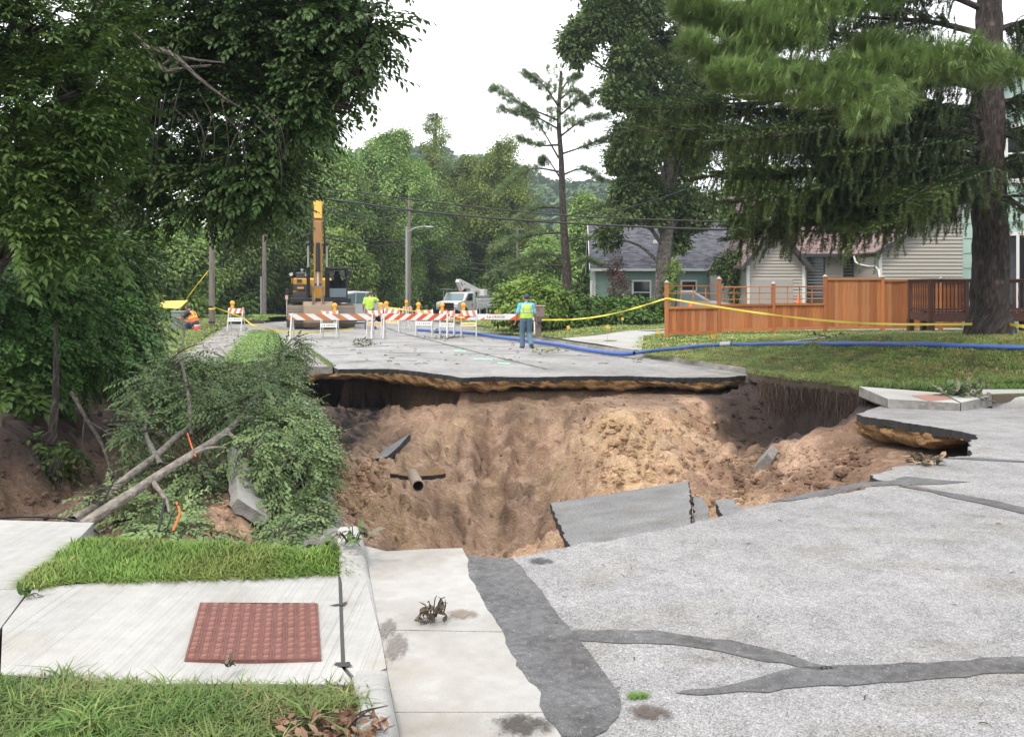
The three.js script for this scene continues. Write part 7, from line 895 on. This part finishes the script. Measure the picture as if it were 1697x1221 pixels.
{ // crouching worker at the utility box, turned left
  const d = 36.5, p = W(318, 550.5, d); const t = person('person in an orange safety vest crouching at the grey utility box', V3(p.x, p.y, p.z), Math.PI / 2 - 0.2, { head: [0, 0.98, -0.2], face: [0, 0.84, -0.55], neck: [0, 0.84, -0.1], pelvis: [0, 0.38, 0.12], shL: [-0.19, 0.77, -0.08], shR: [0.19, 0.77, -0.08], elL: [-0.24, 0.58, -0.26], elR: [0.22, 0.56, -0.26], wrL: [-0.16, 0.56, -0.5], wrR: [0.14, 0.54, -0.5], hipL: [-0.1, 0.36, 0.08], hipR: [0.1, 0.36, 0.08], knL: [-0.17, 0.52, -0.32], knR: [0.17, 0.46, -0.34], anL: [-0.16, 0.09, -0.18], anR: [0.16, 0.09, -0.16], toeL: [-0.17, 0.05, -0.34], toeR: [0.18, 0.05, -0.32] }, { shirt: std(0.02, 0.022, 0.03, 0.9), trousers: denimD, vest: MT.orange, band: std(0.8, 0.72, 0.12, 0.5), cap: null, hair: std(0.06, 0.04, 0.03, 0.8), shoe: std(0.03, 0.025, 0.02, 0.8), curl: 0.9, sleeve: 0.7 });
  const bk = thing('bucket', 'upturned red and white bucket that the person in orange sits on', 'bucket', W(326, 549.5, 36.4)); part(bk, 'body', new THREE.LatheGeometry([[0.001, 0.001], [0.15, 0.001], [0.15, 0.03], [0.13, 0.28], [0.001, 0.28]].map((q) => new THREE.Vector2(...q)), 18), std(0.6, 0.04, 0.05, 0.5)); part(bk, 'rim', cyl(0.135, 0.133, V3(0, 0.2, 0), V3(0, 0.285, 0), 18), MT.whitePaint);
  const ub = thing('utility_box', 'grey green metal utility box beside the crouching person', 'utility box', W(295, 551, 36.8), 0.25); part(ub, 'cabinet', box(0.5, 0.82, 0.5, 0, 0.41, 0, [0, 0, 0], 0.02), std(0.2, 0.24, 0.22, 0.6)); part(ub, 'lid', box(0.54, 0.06, 0.54, 0, 0.85, 0, [0, 0, 0], 0.02), std(0.24, 0.28, 0.26, 0.6)); part(ub, 'door', box(0.4, 0.7, 0.02, 0, 0.4, 0.255, [0, 0, 0], 0.006), std(0.22, 0.26, 0.24, 0.6));
  const cn = thing('canopy', 'yellow work canopy on thin poles above the grey utility box', 'canopy', W(283, 554, 37.6)), s = 37.6 / F; part(cn, 'cloth', [...slab(V3(-25 * s, 46 * s, 0.7), V3(24 * s, 44 * s, 0.7), V3(18 * s, 56 * s, -0.7), V3(-20 * s, 55 * s, -0.7), 0.02)], std(0.72, 0.5, 0.1, 0.7)); for (const [x, z] of [[-23, 0.65], [23, 0.65], [17, -0.65], [-19, -0.65]]) part(cn, 'pole', cyl(0.02, 0.02, V3(x * s, 0, z), V3(x * s, 46 * s, z), 6), MT.galv);
  const hh = thing('hard_hat', 'small orange hard hat on the grass by the crouching person', 'hard hat', W(307, 552, 35.8)); part(hh, 'shell', new THREE.SphereGeometry(0.13, 16, 8, 0, 6.3, 0, 1.57).scale(1, 0.85, 1.2), MT.orange); part(hh, 'brim', cyl(0.16, 0.16, V3(0, 0, 0), V3(0, 0.012, 0), 18), MT.orange);
}
// ---------------------------------------------------------------- things in the hole
function chunk(name, label, cat, pts, thick, mats, rough = 0.012, seed = 1) { // broken slab: top corners in space (in order), given thickness
  const b = pts[0].clone(), P = pts.map((p) => p.clone().sub(b)), n = P[1].clone().sub(P[0]).cross(P[P.length - 1].clone().sub(P[0])).normalize(); if (n.y < 0) n.negate();
  const u = P[1].clone().sub(P[0]).normalize(), v = n.clone().cross(u), flat = P.map((p) => [p.dot(u), p.dot(v)]), g = sheet(densify(flat, 0.08, rough, seed), (x, y) => 0.006 * n2(x * 3, y * 3 + seed), thick, 0.3);
  g.applyMatrix4(new THREE.Matrix4().makeBasis(u, n, v.clone().negate())); const m = part(scene, name, g, mats); m.position.copy(b); return tag(m, label, cat);
}
const AS = [MT.asphaltSlab, MT.tarEdge], CO = [MT.concrete, MT.oldConcrete], OC = [MT.oldConcrete, MT.oldConcrete];
chunk('asphalt_slab', 'largest fallen slab of grey asphalt sloping into the near side of the hole', 'asphalt slab', [W(911, 834, 11.2), W(1030, 815, 11.4), W(1143, 803, 11.6), W(1147, 880, 8.4), W(1150, 940, 6.9), W(965, 960, 6.6), W(946, 910, 8.0)], 0.13, AS, 0.015, 3);
chunk('asphalt_slab', 'narrow asphalt piece split off right of the largest fallen slab', 'asphalt slab', [W(1149, 822, 10.8), W(1165, 826, 10.6), W(1176, 850, 9.6), W(1182, 880, 8.4), W(1153, 885, 8.4)], 0.12, AS, 0.012, 4);
chunk('asphalt_slab', 'small grey asphalt piece half buried in sand at the right of the fallen slabs', 'asphalt slab', [W(1186, 829, 10.6), W(1212, 826, 10.7), W(1234, 846, 9.8), W(1236, 870, 8.8), W(1205, 868, 9)], 0.12, AS, 0.012, 5);
chunk('asphalt_slab', 'pointed dark grey slab leaning in the shaded left cavity', 'asphalt slab', [W(622, 760, 17.2), W(638, 743, 17.7), W(681, 728, 18.2), W(664, 742, 17.6), W(640, 757, 17.1)], 0.1, AS, 0.01, 6);
chunk('asphalt_slab', 'thin asphalt plate jutting out of the sand above the pipe end', 'asphalt slab', [W(646, 785, 15.4), W(690, 781, 15.6), W(732, 783, 15.9), W(738, 800, 15.3), W(715, 796, 15.1), W(680, 789, 15.1)], 0.07, [MT.gravel, MT.tarEdge], 0.02, 7);
chunk('concrete_slab', 'pale concrete sidewalk slab tipped up under the fallen branches', 'concrete slab', [W(388, 735, 9.9), W(412, 730, 10.3), W(466, 800, 9.8), W(448, 858, 8.8), W(393, 826, 8.7)], 0.12, CO, 0.006, 8);
chunk('concrete_slab', 'long thin concrete slab standing on edge beside the sand mound', 'concrete slab', [W(533, 765, 13.2), W(541, 765, 13.6), W(566, 884, 9.3), W(556, 900, 9.0)], 0.5, OC, 0.01, 9);
{ const g = prism([[0, 0], [0.2, 0.03], [0.27, 0.3], [0.24, 0.66], [0.13, 0.72], [0.02, 0.4]], 0.34, 0.015), m = part(scene, 'concrete_block', g, MT.oldConcrete); m.position.copy(W(1238, 800, 14.1)); m.rotation.set(0.3, -0.5, -0.25); tag(m, 'tilted concrete block lodged in the gully on the right of the hole', 'concrete block'); }
function pipe(label, name, a, b, r, wall, mat) { const p = a.clone(), d = b.clone().sub(a), L = d.length(), g = new THREE.LatheGeometry([[r - wall, 0], [r, 0], [r, L], [r - wall, L], [r - wall, 0]].map((q) => new THREE.Vector2(...q)), 26), m = part(scene, name, toCreasedNormals(g, 0.6), mat); m.position.copy(p); m.quaternion.setFromUnitVectors(V3(0, 1, 0), d.normalize()); return tag(m, label, 'pipe'); }
pipe('open pipe end poking out of the sand below the thin asphalt plate', 'pipe', W(693, 806, 13.9), W(684, 786, 15.4), 0.095, 0.014, std(0.3, 0.235, 0.18, 0.85));
pipe('round concrete culvert pipe opening in the left wall under the street', 'culvert', W(514, 692, 20.2), W(490, 680, 22.4), 0.30, 0.06, MT.oldConcrete);
pipe('left concrete pipe section lying behind the grass strip', 'concrete_pipe', W(516, 915, 8.4), W(530, 845, 11), 0.11, 0.035, MT.oldConcrete); pipe('right concrete pipe section lying behind the grass strip by the kerb end', 'concrete_pipe', W(545, 912, 8.4), W(548, 868, 10.2), 0.125, 0.04, MT.oldConcrete);
// roots hanging from the lawn bank and the left bank
function roots(name, label, spots, seed, mat) { const r = RNG(seed), gs = spots.map(([p, L, w]) => { const a = p.clone(), k = (s) => (r() - 0.5) * s; return tube([a, a.clone().add(V3(k(0.12), -L * 0.35, k(0.1) + 0.05)), a.clone().add(V3(k(0.2), -L * 0.7, k(0.16) + 0.08)), a.clone().add(V3(k(0.28), -L, k(0.2) + 0.1))], w, w * 0.3, 4, 6); }); return tag(part(scene, name, gs, mat, 'stuff'), label, 'roots'); }
{
  const r = RNG(15), sp = [], dk = std(0.075, 0.048, 0.036, 1), al = (poly, n, L0, L1, w, yo) => { for (let k = 0; k < n; k++) { const i = Math.min(poly.length - 2, (r() * (poly.length - 1)) | 0), t = r(), x = lerp(poly[i][0], poly[i + 1][0], t), d = lerp(poly[i][1], poly[i + 1][1], t) - (0.08 + 0.3 * r() * r()); sp.push([V3(x, yo(x, d) - 0.1 - 0.5 * r() * r(), -d + 0.03), lerp(L0, L1, r() * r()), w * (0.5 + r())]); } };
  const lr = lawnRun.slice(1, 7); al(lr, 900, 0.35, 1.3, 0.006, (x, d) => lawnY(x, d)); roots('root_mat', 'dense mat of dark fine roots hanging from the lawn edge on the right', sp.splice(0), 3, dk); al(lr, 240, 0.4, 1.4, 0.005, (x, d) => lawnY(x, d)); roots('root_mat', 'lighter brown root strands among the dark mat below the lawn edge', sp.splice(0), 8, std(0.2, 0.14, 0.105, 1));
  al(lr, 26, 0.6, 1.5, 0.009, (x, d) => lawnY(x, d)); roots('root', 'pale longer roots dangling over the dark bank on the right', sp.splice(0), 4, MT.paleBark);
  al(bankRun.slice(5, 11), 190, 0.15, 0.8, 0.006, (x, d) => leftY(x, d)); roots('root_mat', 'fine roots hanging from the top of the left bank', sp.splice(0), 5, dk);
  for (let k = 0; k < 20; k++) sp.push([W(60 + 50 * r(), 750 + 20 * r(), 10.7), 0.3 + 0.6 * r(), 0.006]); roots('root', 'pale stringy roots below the hanging seedling at the left', sp.splice(0), 6, MT.paleBark);
}
// loose clods and stones
{
  const r = RNG(19), lump = (seed) => { const g = new THREE.IcosahedronGeometry(1, 2), p = g.attributes.position; for (let i = 0; i < p.count; i++) { const v = V3().fromBufferAttribute(p, i), e = 1 + 0.35 * n3(v.x * 1.4 + seed, v.y * 1.4, v.z * 1.4) + 0.12 * n3(v.x * 4, v.y * 4 + seed, v.z * 4); p.setXYZ(i, v.x * e, v.y * e * 0.75, v.z * e); } g.computeVertexNormals(); return g; }, spots = [], big = [];
  const zone = (px0, px1, py0, py1, n, s0, s1, col, list) => { for (let k = 0; k < n; k++) { const px = lerp(px0, px1, r()), py = lerp(py0, py1, r()); let d = 6.5, hit = 0; for (; d < 24; d += 0.06) { const w = W(px, py, d); if (w.y < soilYg(w.x, d)) { hit = 1; break; } } if (!hit) continue; const w = W(px, py, d), s = lerp(s0, s1, r() ** 3), f = 0.75 + 0.5 * r(); const q = soilC(w.x, d, w.y, 1, w.x > 4 && d > 14 ? 'lawn' : 'far'); col = [q[0] * 0.85, q[1] * 0.83, q[2] * 0.82]; list.push({ p: w, dir: V3(r() - 0.5, 0.3 * (r() - 0.5), r() - 0.5), s: V3(s, s * (0.6 + 0.5 * r()), s * (0.7 + 0.5 * r())), c: [col[0] * f, col[1] * f, col[2] * f] }); } };
  // coarse lookup of the soil so that the search is quick
  const gx = 0.15, grid = new Map(), soilYg = (x, d) => { const k = Math.round(x / gx) * 1000 + Math.round(d / gx); if (!grid.has(k)) grid.set(k, soilY(x, d)); return grid.get(k); };
  zone(550, 1200, 700, 915, 1300, 0.006, 0.03, [0.42, 0.3, 0.21], spots); zone(950, 1150, 650, 800, 1500, 0.008, 0.04, [0.46, 0.32, 0.19], spots); zone(1120, 1290, 640, 840, 1300, 0.01, 0.055, [0.26, 0.16, 0.10], spots); zone(1280, 1450, 740, 815, 420, 0.015, 0.06, [0.2, 0.12, 0.085], spots); zone(550, 650, 760, 850, 260, 0.02, 0.09, [0.5, 0.38, 0.29], spots); zone(0, 500, 680, 900, 700, 0.012, 0.07, [0.12, 0.075, 0.055], spots); zone(1000, 1120, 690, 800, 220, 0.03, 0.1, [0.36, 0.24, 0.14], spots);
  tag(copies(scene, 'soil_clods', lump(1), std(1, 1, 1, 1), spots), 'loose clods and stones strewn over the slopes of the hole', 'clods');
}
// ---------------------------------------------------------------- the fallen tree
{
  const b = W(150, 862, 7.9), t = thing('fallen_tree', 'fallen leafy tree with two grey stems lying across the left of the hole', 'fallen tree', b), L = (l) => l.map(([x, y, d]) => W(x, y, d).sub(b)), rng = RNG(23);
  part(t, 'trunk', tube(L([[120, 862, 8.2], [160, 836, 8.6], [205, 795, 9], [255, 758, 9.6], [305, 715, 10.6], [355, 700, 11.4], [385, 660, 12.6], [400, 620, 14]]), 0.042, 0.018, 10, 40, 0.1), MT.greyBark);
  part(t, 'trunk', tube(L([[128, 876, 7.6], [180, 842, 7.8], [250, 796, 8.5], [320, 752, 9.2], [375, 715, 10], [400, 690, 10.6], [425, 655, 11.5], [440, 620, 13]]), 0.05, 0.018, 10, 40, 0.1), MT.greyBark);
  const lim = [[[315, 722, 10.6], [312, 660, 11], [305, 620, 11.4], [298, 585, 11.8], [305, 555, 12], [300, 520, 12.2]], [[400, 690, 10.6], [430, 672, 10.8], [458, 660, 11.2]], [[320, 752, 9.2], [350, 742, 9.2], [375, 742, 9.2]], [[355, 700, 11.4], [352, 650, 12], [330, 610, 12.6]], [[385, 660, 12.6], [440, 600, 14], [500, 560, 15.5]], [[400, 690, 10.6], [460, 720, 10.2], [520, 760, 10]], [[375, 715, 10], [440, 770, 9.6], [500, 830, 9.4]], [[250, 796, 8.5], [275, 830, 8.2], [280, 850, 8]], [[265, 770, 9.4], [240, 710, 10.4], [262, 660, 11.6]]];
  for (const l of lim) part(t, 'limb', tube(L(l), 0.028, 0.01, 6, 16, 0.1), MT.greyBark);
  const lb = (px, py, d, rx, ry, n, rd) => lobe(px, py, d, rx, ry, n, rd), lobes = [lb(300, 600, 11.6, 32, 26, 60, 0.4), lb(270, 640, 11.6, 55, 40, 200, 0.6), lb(330, 660, 11.6, 50, 55, 230, 0.6), lb(385, 630, 13.2, 55, 38, 380, 0.8), lb(455, 612, 14.2, 42, 34, 330, 0.8), lb(488, 582, 15, 20, 24, 70, 0.6), lb(450, 650, 12, 55, 45, 290, 0.7), lb(390, 690, 10.8, 55, 40, 170, 0.5), lb(470, 720, 10.4, 60, 50, 430, 0.6), lb(510, 755, 10, 40, 32, 230, 0.5), lb(480, 790, 9.7, 55, 45, 400, 0.6), lb(490, 850, 9.2, 42, 38, 290, 0.5), lb(475, 885, 8.6, 26, 20, 70, 0.35), lb(245, 720, 10.6, 36, 40, 110, 0.5), lb(330, 785, 9.7, 50, 26, 90, 0.3), lb(265, 855, 8.7, 70, 30, 130, 0.3), lb(300, 885, 7.6, 80, 18, 90, 0.35), lb(170, 825, 8.7, 40, 14, 30, 0.2), lb(225, 780, 9.6, 40, 25, 30, 0.3), lb(420, 740, 9.6, 30, 24, 60, 0.4)];
  copies(t, 'foliage', spray(11, 0.36, 0.085, 0.045, 87, 0.2), green.fallen, fill(lobes.map((l) => ({ ...l, n: Math.round(l.n * 1.6) })), rng, { thr: -0.3, freq: 1.6, droop: 0.3, shell: 0.15, vary: 0.45, size: 0.72, off: b }));
  const tw = []; for (let k = 0; k < 90; k++) { const q = lobes[(rng() * lobes.length) | 0], a = q.c.clone().sub(b).add(V3((rng() - 0.5) * q.r[0], (rng() - 0.5) * q.r[1], q.r[2] * 0.8)), e = a.clone().add(V3((rng() - 0.3) * 0.6, (rng() - 0.4) * 0.6, (rng() - 0.5) * 0.3)); tw.push(tube([a, a.clone().lerp(e, 0.5).add(V3(0, 0.06, 0)), e], 0.01, 0.004, 4, 5)); } part(t, 'twigs', tw, MT.paleBark, 'stuff');
}
{ const t = thing('broken_branch', 'bare grey broken branch leaning on the dark left bank', 'branch', W(118, 650, 12.2)), b = t.position, L = (l) => l.map(([x, y, d]) => W(x, y, d).sub(b)); part(t, 'stem', tube(L([[118, 650, 12.4], [140, 690, 11.6], [170, 740, 10.6], [186, 790, 9.8]]), 0.028, 0.014, 6), MT.paleBark); part(t, 'twig', tube(L([[140, 690, 11.6], [136, 730, 11.2], [138, 760, 11]]), 0.012, 0.005, 5), MT.paleBark); part(t, 'twig', tube(L([[150, 700, 11.4], [200, 730, 10.6], [240, 750, 10]]), 0.012, 0.005, 5), MT.paleBark); }
// ---------------------------------------------------------------- grass
const blade = (() => { const r = RNG(33), pos = [], tuft = (n, spread, h, w) => { for (let i = 0; i < n; i++) { const a = r() * 6.283, x = (r() - 0.5) * spread, z = (r() - 0.5) * spread, L = h * (0.5 + 0.7 * r()), b = (0.5 + 1.3 * r()) * L, cx = Math.cos(a), cz = Math.sin(a), sx = -cz * w / 2, sz = cx * w / 2, P = (t, s) => [x + cx * b * t * t + sx * s, L * (t - 0.35 * t * t * (b / L)), z + cz * b * t * t + sz * s], [p0, p1, p2, p3, p4] = [P(0, 1), P(0, -1), P(0.55, 0.9), P(0.55, -0.9), P(1, 0)]; for (const f of [p0, p1, p2, p1, p3, p2, p2, p3, p4]) pos.push(...f); } const g = new THREE.BufferGeometry(); g.setAttribute('position', new THREE.Float32BufferAttribute(pos.splice(0), 3)); g.computeVertexNormals(); return g; }; return tuft; })();
const tuftN = blade(14, 0.1, 0.07, 0.006), tuftW = blade(12, 0.1, 0.16, 0.009), tuftM = blade(20, 0.3, 0.075, 0.012), tuftL = blade(26, 0.8, 0.1, 0.03), tuftV = blade(10, 0.05, 0.2, 0.012);
function sow(poly, yf, n, seed, size, col, near = 0, extra = null) {
  const r = RNG(seed), lo = [9e9, 9e9], hi = [-9e9, -9e9], out = []; for (const p of poly) for (const k of [0, 1]) { lo[k] = Math.min(lo[k], p[k]); hi[k] = Math.max(hi[k], p[k]); }
  for (let i = 0, k = 0; k < n && i < n * 30; i++) { let d = near ? lo[1] + (hi[1] - lo[1]) * Math.pow(r(), near) : lerp(lo[1], hi[1], r()); const x = lerp(lo[0], hi[0], r()); if (Math.abs(x) > d * 0.62 + 1.2 || !inPoly(poly, x, d) || inPoly(rimXY, x, d) || (extra && extra(x, d))) continue; const m = fbm2(x * 0.9 + seed, d * 0.9), f = 0.85 + 0.35 * m + 0.35 * (r() - 0.5), dry = clamp(0.25 + 1.1 * n2(x * 1.3 + 7, d * 1.3) + 0.5 * (r() - 0.5), 0, 1); if (r() < -0.55 * m) continue; const st = r() < 0.05 ? [2.1, 1.35, 2.2] : [1, 1, 1]; out.push({ p: V3(x, yf(x, d) - 0.004, -d), dir: V3(Math.cos(r() * 6.28), 0, Math.sin(r() * 6.28)), s: size * (0.7 + 0.6 * r()), c: [col[0] * f * (1 + 0.32 * dry) * st[0], col[1] * f * st[1], col[2] * f * (1 + 0.3 * dry) * st[2]] }); k++; } return out;
}
const lushG = leafMat(0.2, 0.305, 0.07, 0.5, 0.3), lawnG = leafMat(0.3, 0.41, 0.12, 0.6, 0.35);
const grass = (geo, mat, spots, label) => tag(copies(scene, 'grass', geo, mat, spots), label, 'grass');
grass(tuftN, lushG, sow(densify(stripA, 0.12, 0.05, 3), yA, 4200, 1, 0.95, [0.92, 1, 0.9], 0, (x, d) => n2(x * 2.6 + 4, d * 2.6) > 0.72 || d < 4.645 + (x + 2.47) * 0.351), 'bright green grass of the strip along the hole edge');
grass(tuftN, lushG, sow(densify(stripB, 0.12, 0.05, 5), yB, 3800, 2, 0.9, [0.66, 0.72, 0.8], 0, (x, d) => Math.hypot(x + 0.62, d - 3.1) < 0.22 || n2(x * 3, d * 3) > 0.62), 'grass of the patch at the bottom left');
grass(tuftV, lushG, sow(stripB, yB, 80, 3, 0.62, [0.7, 0.8, 0.8]), 'taller weed blades in the patch at the bottom left');
const nearLawn = [...lawnRun.slice(1).reverse(), [5.7, 15.3], [7.1, 14.5], [12, 14.6], [14, 20], [12, 27], [3.5, 26], [xR(21) + 0.2, 21]];
grass(tuftM, lawnG, sow(nearLawn, lawnY, 15000, 4, 0.85, [0.95, 0.92, 0.9], 1.3, (x, d) => d < 15.0), 'short mown grass of the lawn right of the hole');
grass(tuftW, lushG, sow([[4.2, 15.2], [5.6, 15.3], [7.1, 14.6], [12, 14.7], [12, 15.9], [7, 15.9], [4.5, 15.6]], lawnY, 1500, 5, 1.1, [0.62, 0.72, 0.7]), 'taller weeds along the sidewalk under the lawn slope');
grass(tuftN, lushG, sow(lawnRun.slice(1).reverse().map(([x, d]) => [x, d]).concat(lawnRun.slice(1).map(([x, d]) => [x + 0.2, d + 0.3])), lawnY, 420, 6, 0.9, [0.62, 0.5, 0.6]), 'ragged grass fringe along the lawn edge of the hole');
grass(tuftL, lawnG, sow([[3.5, 26], [12, 27], [22, 27], [22, 40], [-2, 40], [xR(33) + 0.3, 33], [xR(26) + 0.3, 26]], lawnY, 7000, 7, 0.7, [1, 1, 0.95], 0, (x, d) => inPoly([[xR(26), 26.5], [xR(32.5), 32.5], [4.4, 34.3], [9, 35.5], [26, 37], [26, 34], [8, 33.2], [4.6, 31.5]], x, d)), 'mown grass of the lawn farther off by the fence');
grass(tuftL, lawnG, sow([[-5.5, 22.9], [-7.2, 22.7], [-7.2 - 0.245 * 16, 38.6], [xL(38.6) - 0.2, 38.6]], (x, d) => R(d) + 0.11, 2200, 8, 0.6, [0.72, 0.92, 0.8]), 'bright grass of the verge left of the far street');
grass(tuftL, lawnG, sow(lgG, leftY, 3600, 9, 0.7, [0.95, 1, 0.85]), 'grass left of the far sidewalk by the power poles');
grass(tuftL, lawnG, sow([[xL(46) - 2, 45.4], [-13.5, 45], [-14.5, 58], [-19, 75], [xL(75) - 0.4, 75], [xL(46.5) - 0.3, 46.5]], leftY, 2600, 10, 0.9, [0.85, 1, 0.85]), 'grass behind the digger on the left');
grass(tuftL, lawnG, sow([[xR(40) + 0.3, 40], [5, 41], [3, 58], [xR(60) + 0.3, 60]], lawnY, 2600, 11, 0.8, [1.1, 1.1, 0.9]), 'grass by the bucket truck');
grass(tuftN, lushG, sow([gp(1630, 652.5), gp(1720, 650), gp(1720, 658), gp(1640, 660)].map(([x, d]) => [x, d]), () => 0, 500, 12, 1, [0.8, 0.85, 0.8]), 'grass on the narrow verge behind the right hand kerb');
// grass growing in the gutter seam of the far street
grass(tuftM, lushG, (() => { const r = RNG(41), o = []; for (let k = 0; k < 240; k++) { const d = 22.8 + 14 * r() * r(), x = xL(d) + 0.6 + 0.06 * (r() - 0.5); o.push({ p: V3(x, R(d), -d), dir: V3(1, 0, r()), s: 0.35 + 0.3 * r(), c: [0.8, 0.75, 0.7] }); } return o; })(), 'weeds growing in the left gutter seam of the far street');
grass(tuftN, lushG, (() => { const [x, d] = gp(1059, 1156), r = RNG(42), o = []; for (let k = 0; k < 14; k++) o.push({ p: V3(x + 0.07 * (r() - 0.5), R(d), -d + 0.02 * (r() - 0.5)), dir: V3(1, 0, r()), s: 0.4, c: [0.7, 0.8, 0.8] }); return o; })(), 'tiny tuft of grass in the asphalt near the muddy stain');
// ---------------------------------------------------------------- litter
function leafPile(name, label, cat, c, n, rad, L, mats, seed, h = 0.05) { const r = RNG(seed), t = thing(name, label, cat, c), by = mats.map(() => []); for (let i = 0; i < n; i++) { const a = V3(r() - 0.5, 0.7 * (r() - 0.3), r() - 0.5).normalize(), u0 = V3(r() - 0.5, 0.8, r() - 0.5).normalize(), cr = u0.clone().cross(a).normalize(), q = r() * 6.28, rr = rad * Math.sqrt(r()); by[(r() * mats.length) | 0].push([V3(Math.cos(q) * rr, h * r(), Math.sin(q) * rr * 0.7), a, cr, a.clone().cross(cr).normalize(), L * (0.6 + 0.7 * r()), L * 0.5]); } by.forEach((l, i) => l.length && part(t, 'leaves', leaves(l), mats[i], 'stuff')); const tw = []; for (let i = 0; i < 6; i++) { const q = r() * 6.28, a = V3(Math.cos(q) * rad * 0.3, h * 0.4, Math.sin(q) * rad * 0.3), b = V3(Math.cos(q) * rad * 1.15, h * 1.5 * r(), Math.sin(q) * rad); tw.push(tube([a, a.clone().lerp(b, 0.5).add(V3(0, h * 0.5, 0)), b], 0.003 + rad * 0.008, 0.002, 4, 4)); } part(t, 'twigs', tw, MT.bark, 'stuff'); return t; }
const dryL = [leafMat(0.09, 0.07, 0.05, 0.7, 0.1), leafMat(0.13, 0.115, 0.08, 0.7, 0.1)], grnL = [leafMat(0.1, 0.15, 0.06, 0.5, 0.2), leafMat(0.17, 0.17, 0.12, 0.6, 0.2)], rv = (px, py, h = 0) => { const [x, d] = gp(px, py, h); return V3(x, R(d) + h, -d); };
leafPile('leaf_litter', 'withered twig of shrivelled leaves lying on the pale gutter', 'leaves', rv(716, 1030, 0.01), 34, 0.07, 0.06, dryL, 51, 0.07);
leafPile('leaf_litter', 'heap of torn leaves and twigs beside the storm drain', 'leaves', rv(1600, 668, 0.05), 130, 0.34, 0.16, grnL, 52, 0.28);
leafPile('leaf_litter', 'small pile of dry leaves at the near edge of the right notch', 'leaves', rv(1530, 767, 0.01), 40, 0.16, 0.1, [dryL[0], leafMat(0.3, 0.2, 0.13, 0.7, 0.1), grnL[1]], 53, 0.05);
leafPile('leaf_litter', 'leafy twig caught on the rounded kerb end', 'leaves', V3(...(() => { const q = gpy(585, 905, 0.12); return [q[0], 0.12, -q[1]]; })()), 26, 0.12, 0.08, grnL, 54, 0.08);
leafPile('leaf_litter', 'green leaf sprig lying on the left sidewalk joint', 'leaves', V3(...(() => { const q = gpy(45, 988, 0.11); return [q[0], 0.11, -q[1]]; })()), 9, 0.06, 0.06, [green.near], 55, 0.02);
leafPile('leaf_litter', 'pile of brown mulch and twigs at the lower end of the grass patch', 'mulch', V3(-0.62, 0.1, -3.1), 170, 0.2, 0.05, [leafMat(0.15, 0.085, 0.055, 0.9, 0.05), leafMat(0.22, 0.14, 0.1, 0.9, 0.05)], 56, 0.04);
leafPile('leaf_litter', 'curled brown leaf at the lower edge of the ramp', 'leaves', V3(...(() => { const q = gpy(378, 1108, 0.06); return [q[0], 0.065, -q[1]]; })()), 4, 0.025, 0.05, dryL, 57, 0.015);
[[735, 562, 'scatter of broken twigs in the middle of the far street'], [606, 574, 'scatter of broken twigs on the left of the far street'], [905, 584, 'yellowish tuft of torn plants on the far street by the walking worker'], [600, 568, 'small twigs left of the street joint'], [1395, 563, 'dead twigs lying on the lawn before the deck']].forEach(([px, py, l], i) => leafPile('leaf_litter', l, 'twigs', i === 4 ? onLawn(px, py, 0.02) : rv(px, py, 0.01), 40, [0.9, 0.5, 0.5, 0.35, 0.8][i], 0.13, i === 2 ? [leafMat(0.3, 0.26, 0.06, 0.6, 0.2), grnL[0]] : [grnL[0], dryL[0]], 60 + i, 0.1));
{ const r = RNG(71), list = []; for (let k = 0; k < 110; k++) { const px = 520 + 620 * r(), py = 555 + 50 * r(), p = rv(px, py, 0.004), a = V3(r() - 0.5, 0.1 * r(), r() - 0.5).normalize(), c = V3(0, 1, 0).cross(a).normalize(); list.push([p, a, c, V3(0, 1, 0), 0.1 + 0.14 * r(), 0.05]); } for (let k = 0; k < 46; k++) { const px = 720 + 960 * r(), py = 860 + 350 * r(), p = rv(px, py, 0.003); if (!inPoly(roadPoly, p.x, -p.z)) continue; const a = V3(r() - 0.5, 0.15 * r(), r() - 0.5).normalize(), c = V3(0, 1, 0).cross(a).normalize(); list.push([p, a, c, V3(0, 1, 0), 0.02 + 0.03 * r(), 0.008]); } for (let k = 0; k < 90; k++) { const d = 22.8 + 16 * r(), p = V3(-7.95 - 0.245 * (d - 22.6) + 1.3 * (r() - 0.5), R(d) + 0.15, -d), a = V3(r() - 0.5, 0.2 * r(), r() - 0.5).normalize(), c = V3(0, 1, 0).cross(a).normalize(); list.push([p, a, c, V3(0, 1, 0), 0.1 + 0.1 * r(), 0.06]); } tag(part(scene, 'leaf_debris', leaves(list), dryL[0], 'stuff'), 'scattered bits of leaves and twigs on the pavements', 'debris'); }
scene.traverse((o) => { if (o.isMesh) o.castShadow = o.receiveShadow = true; });
renderer.render(scene, camera);
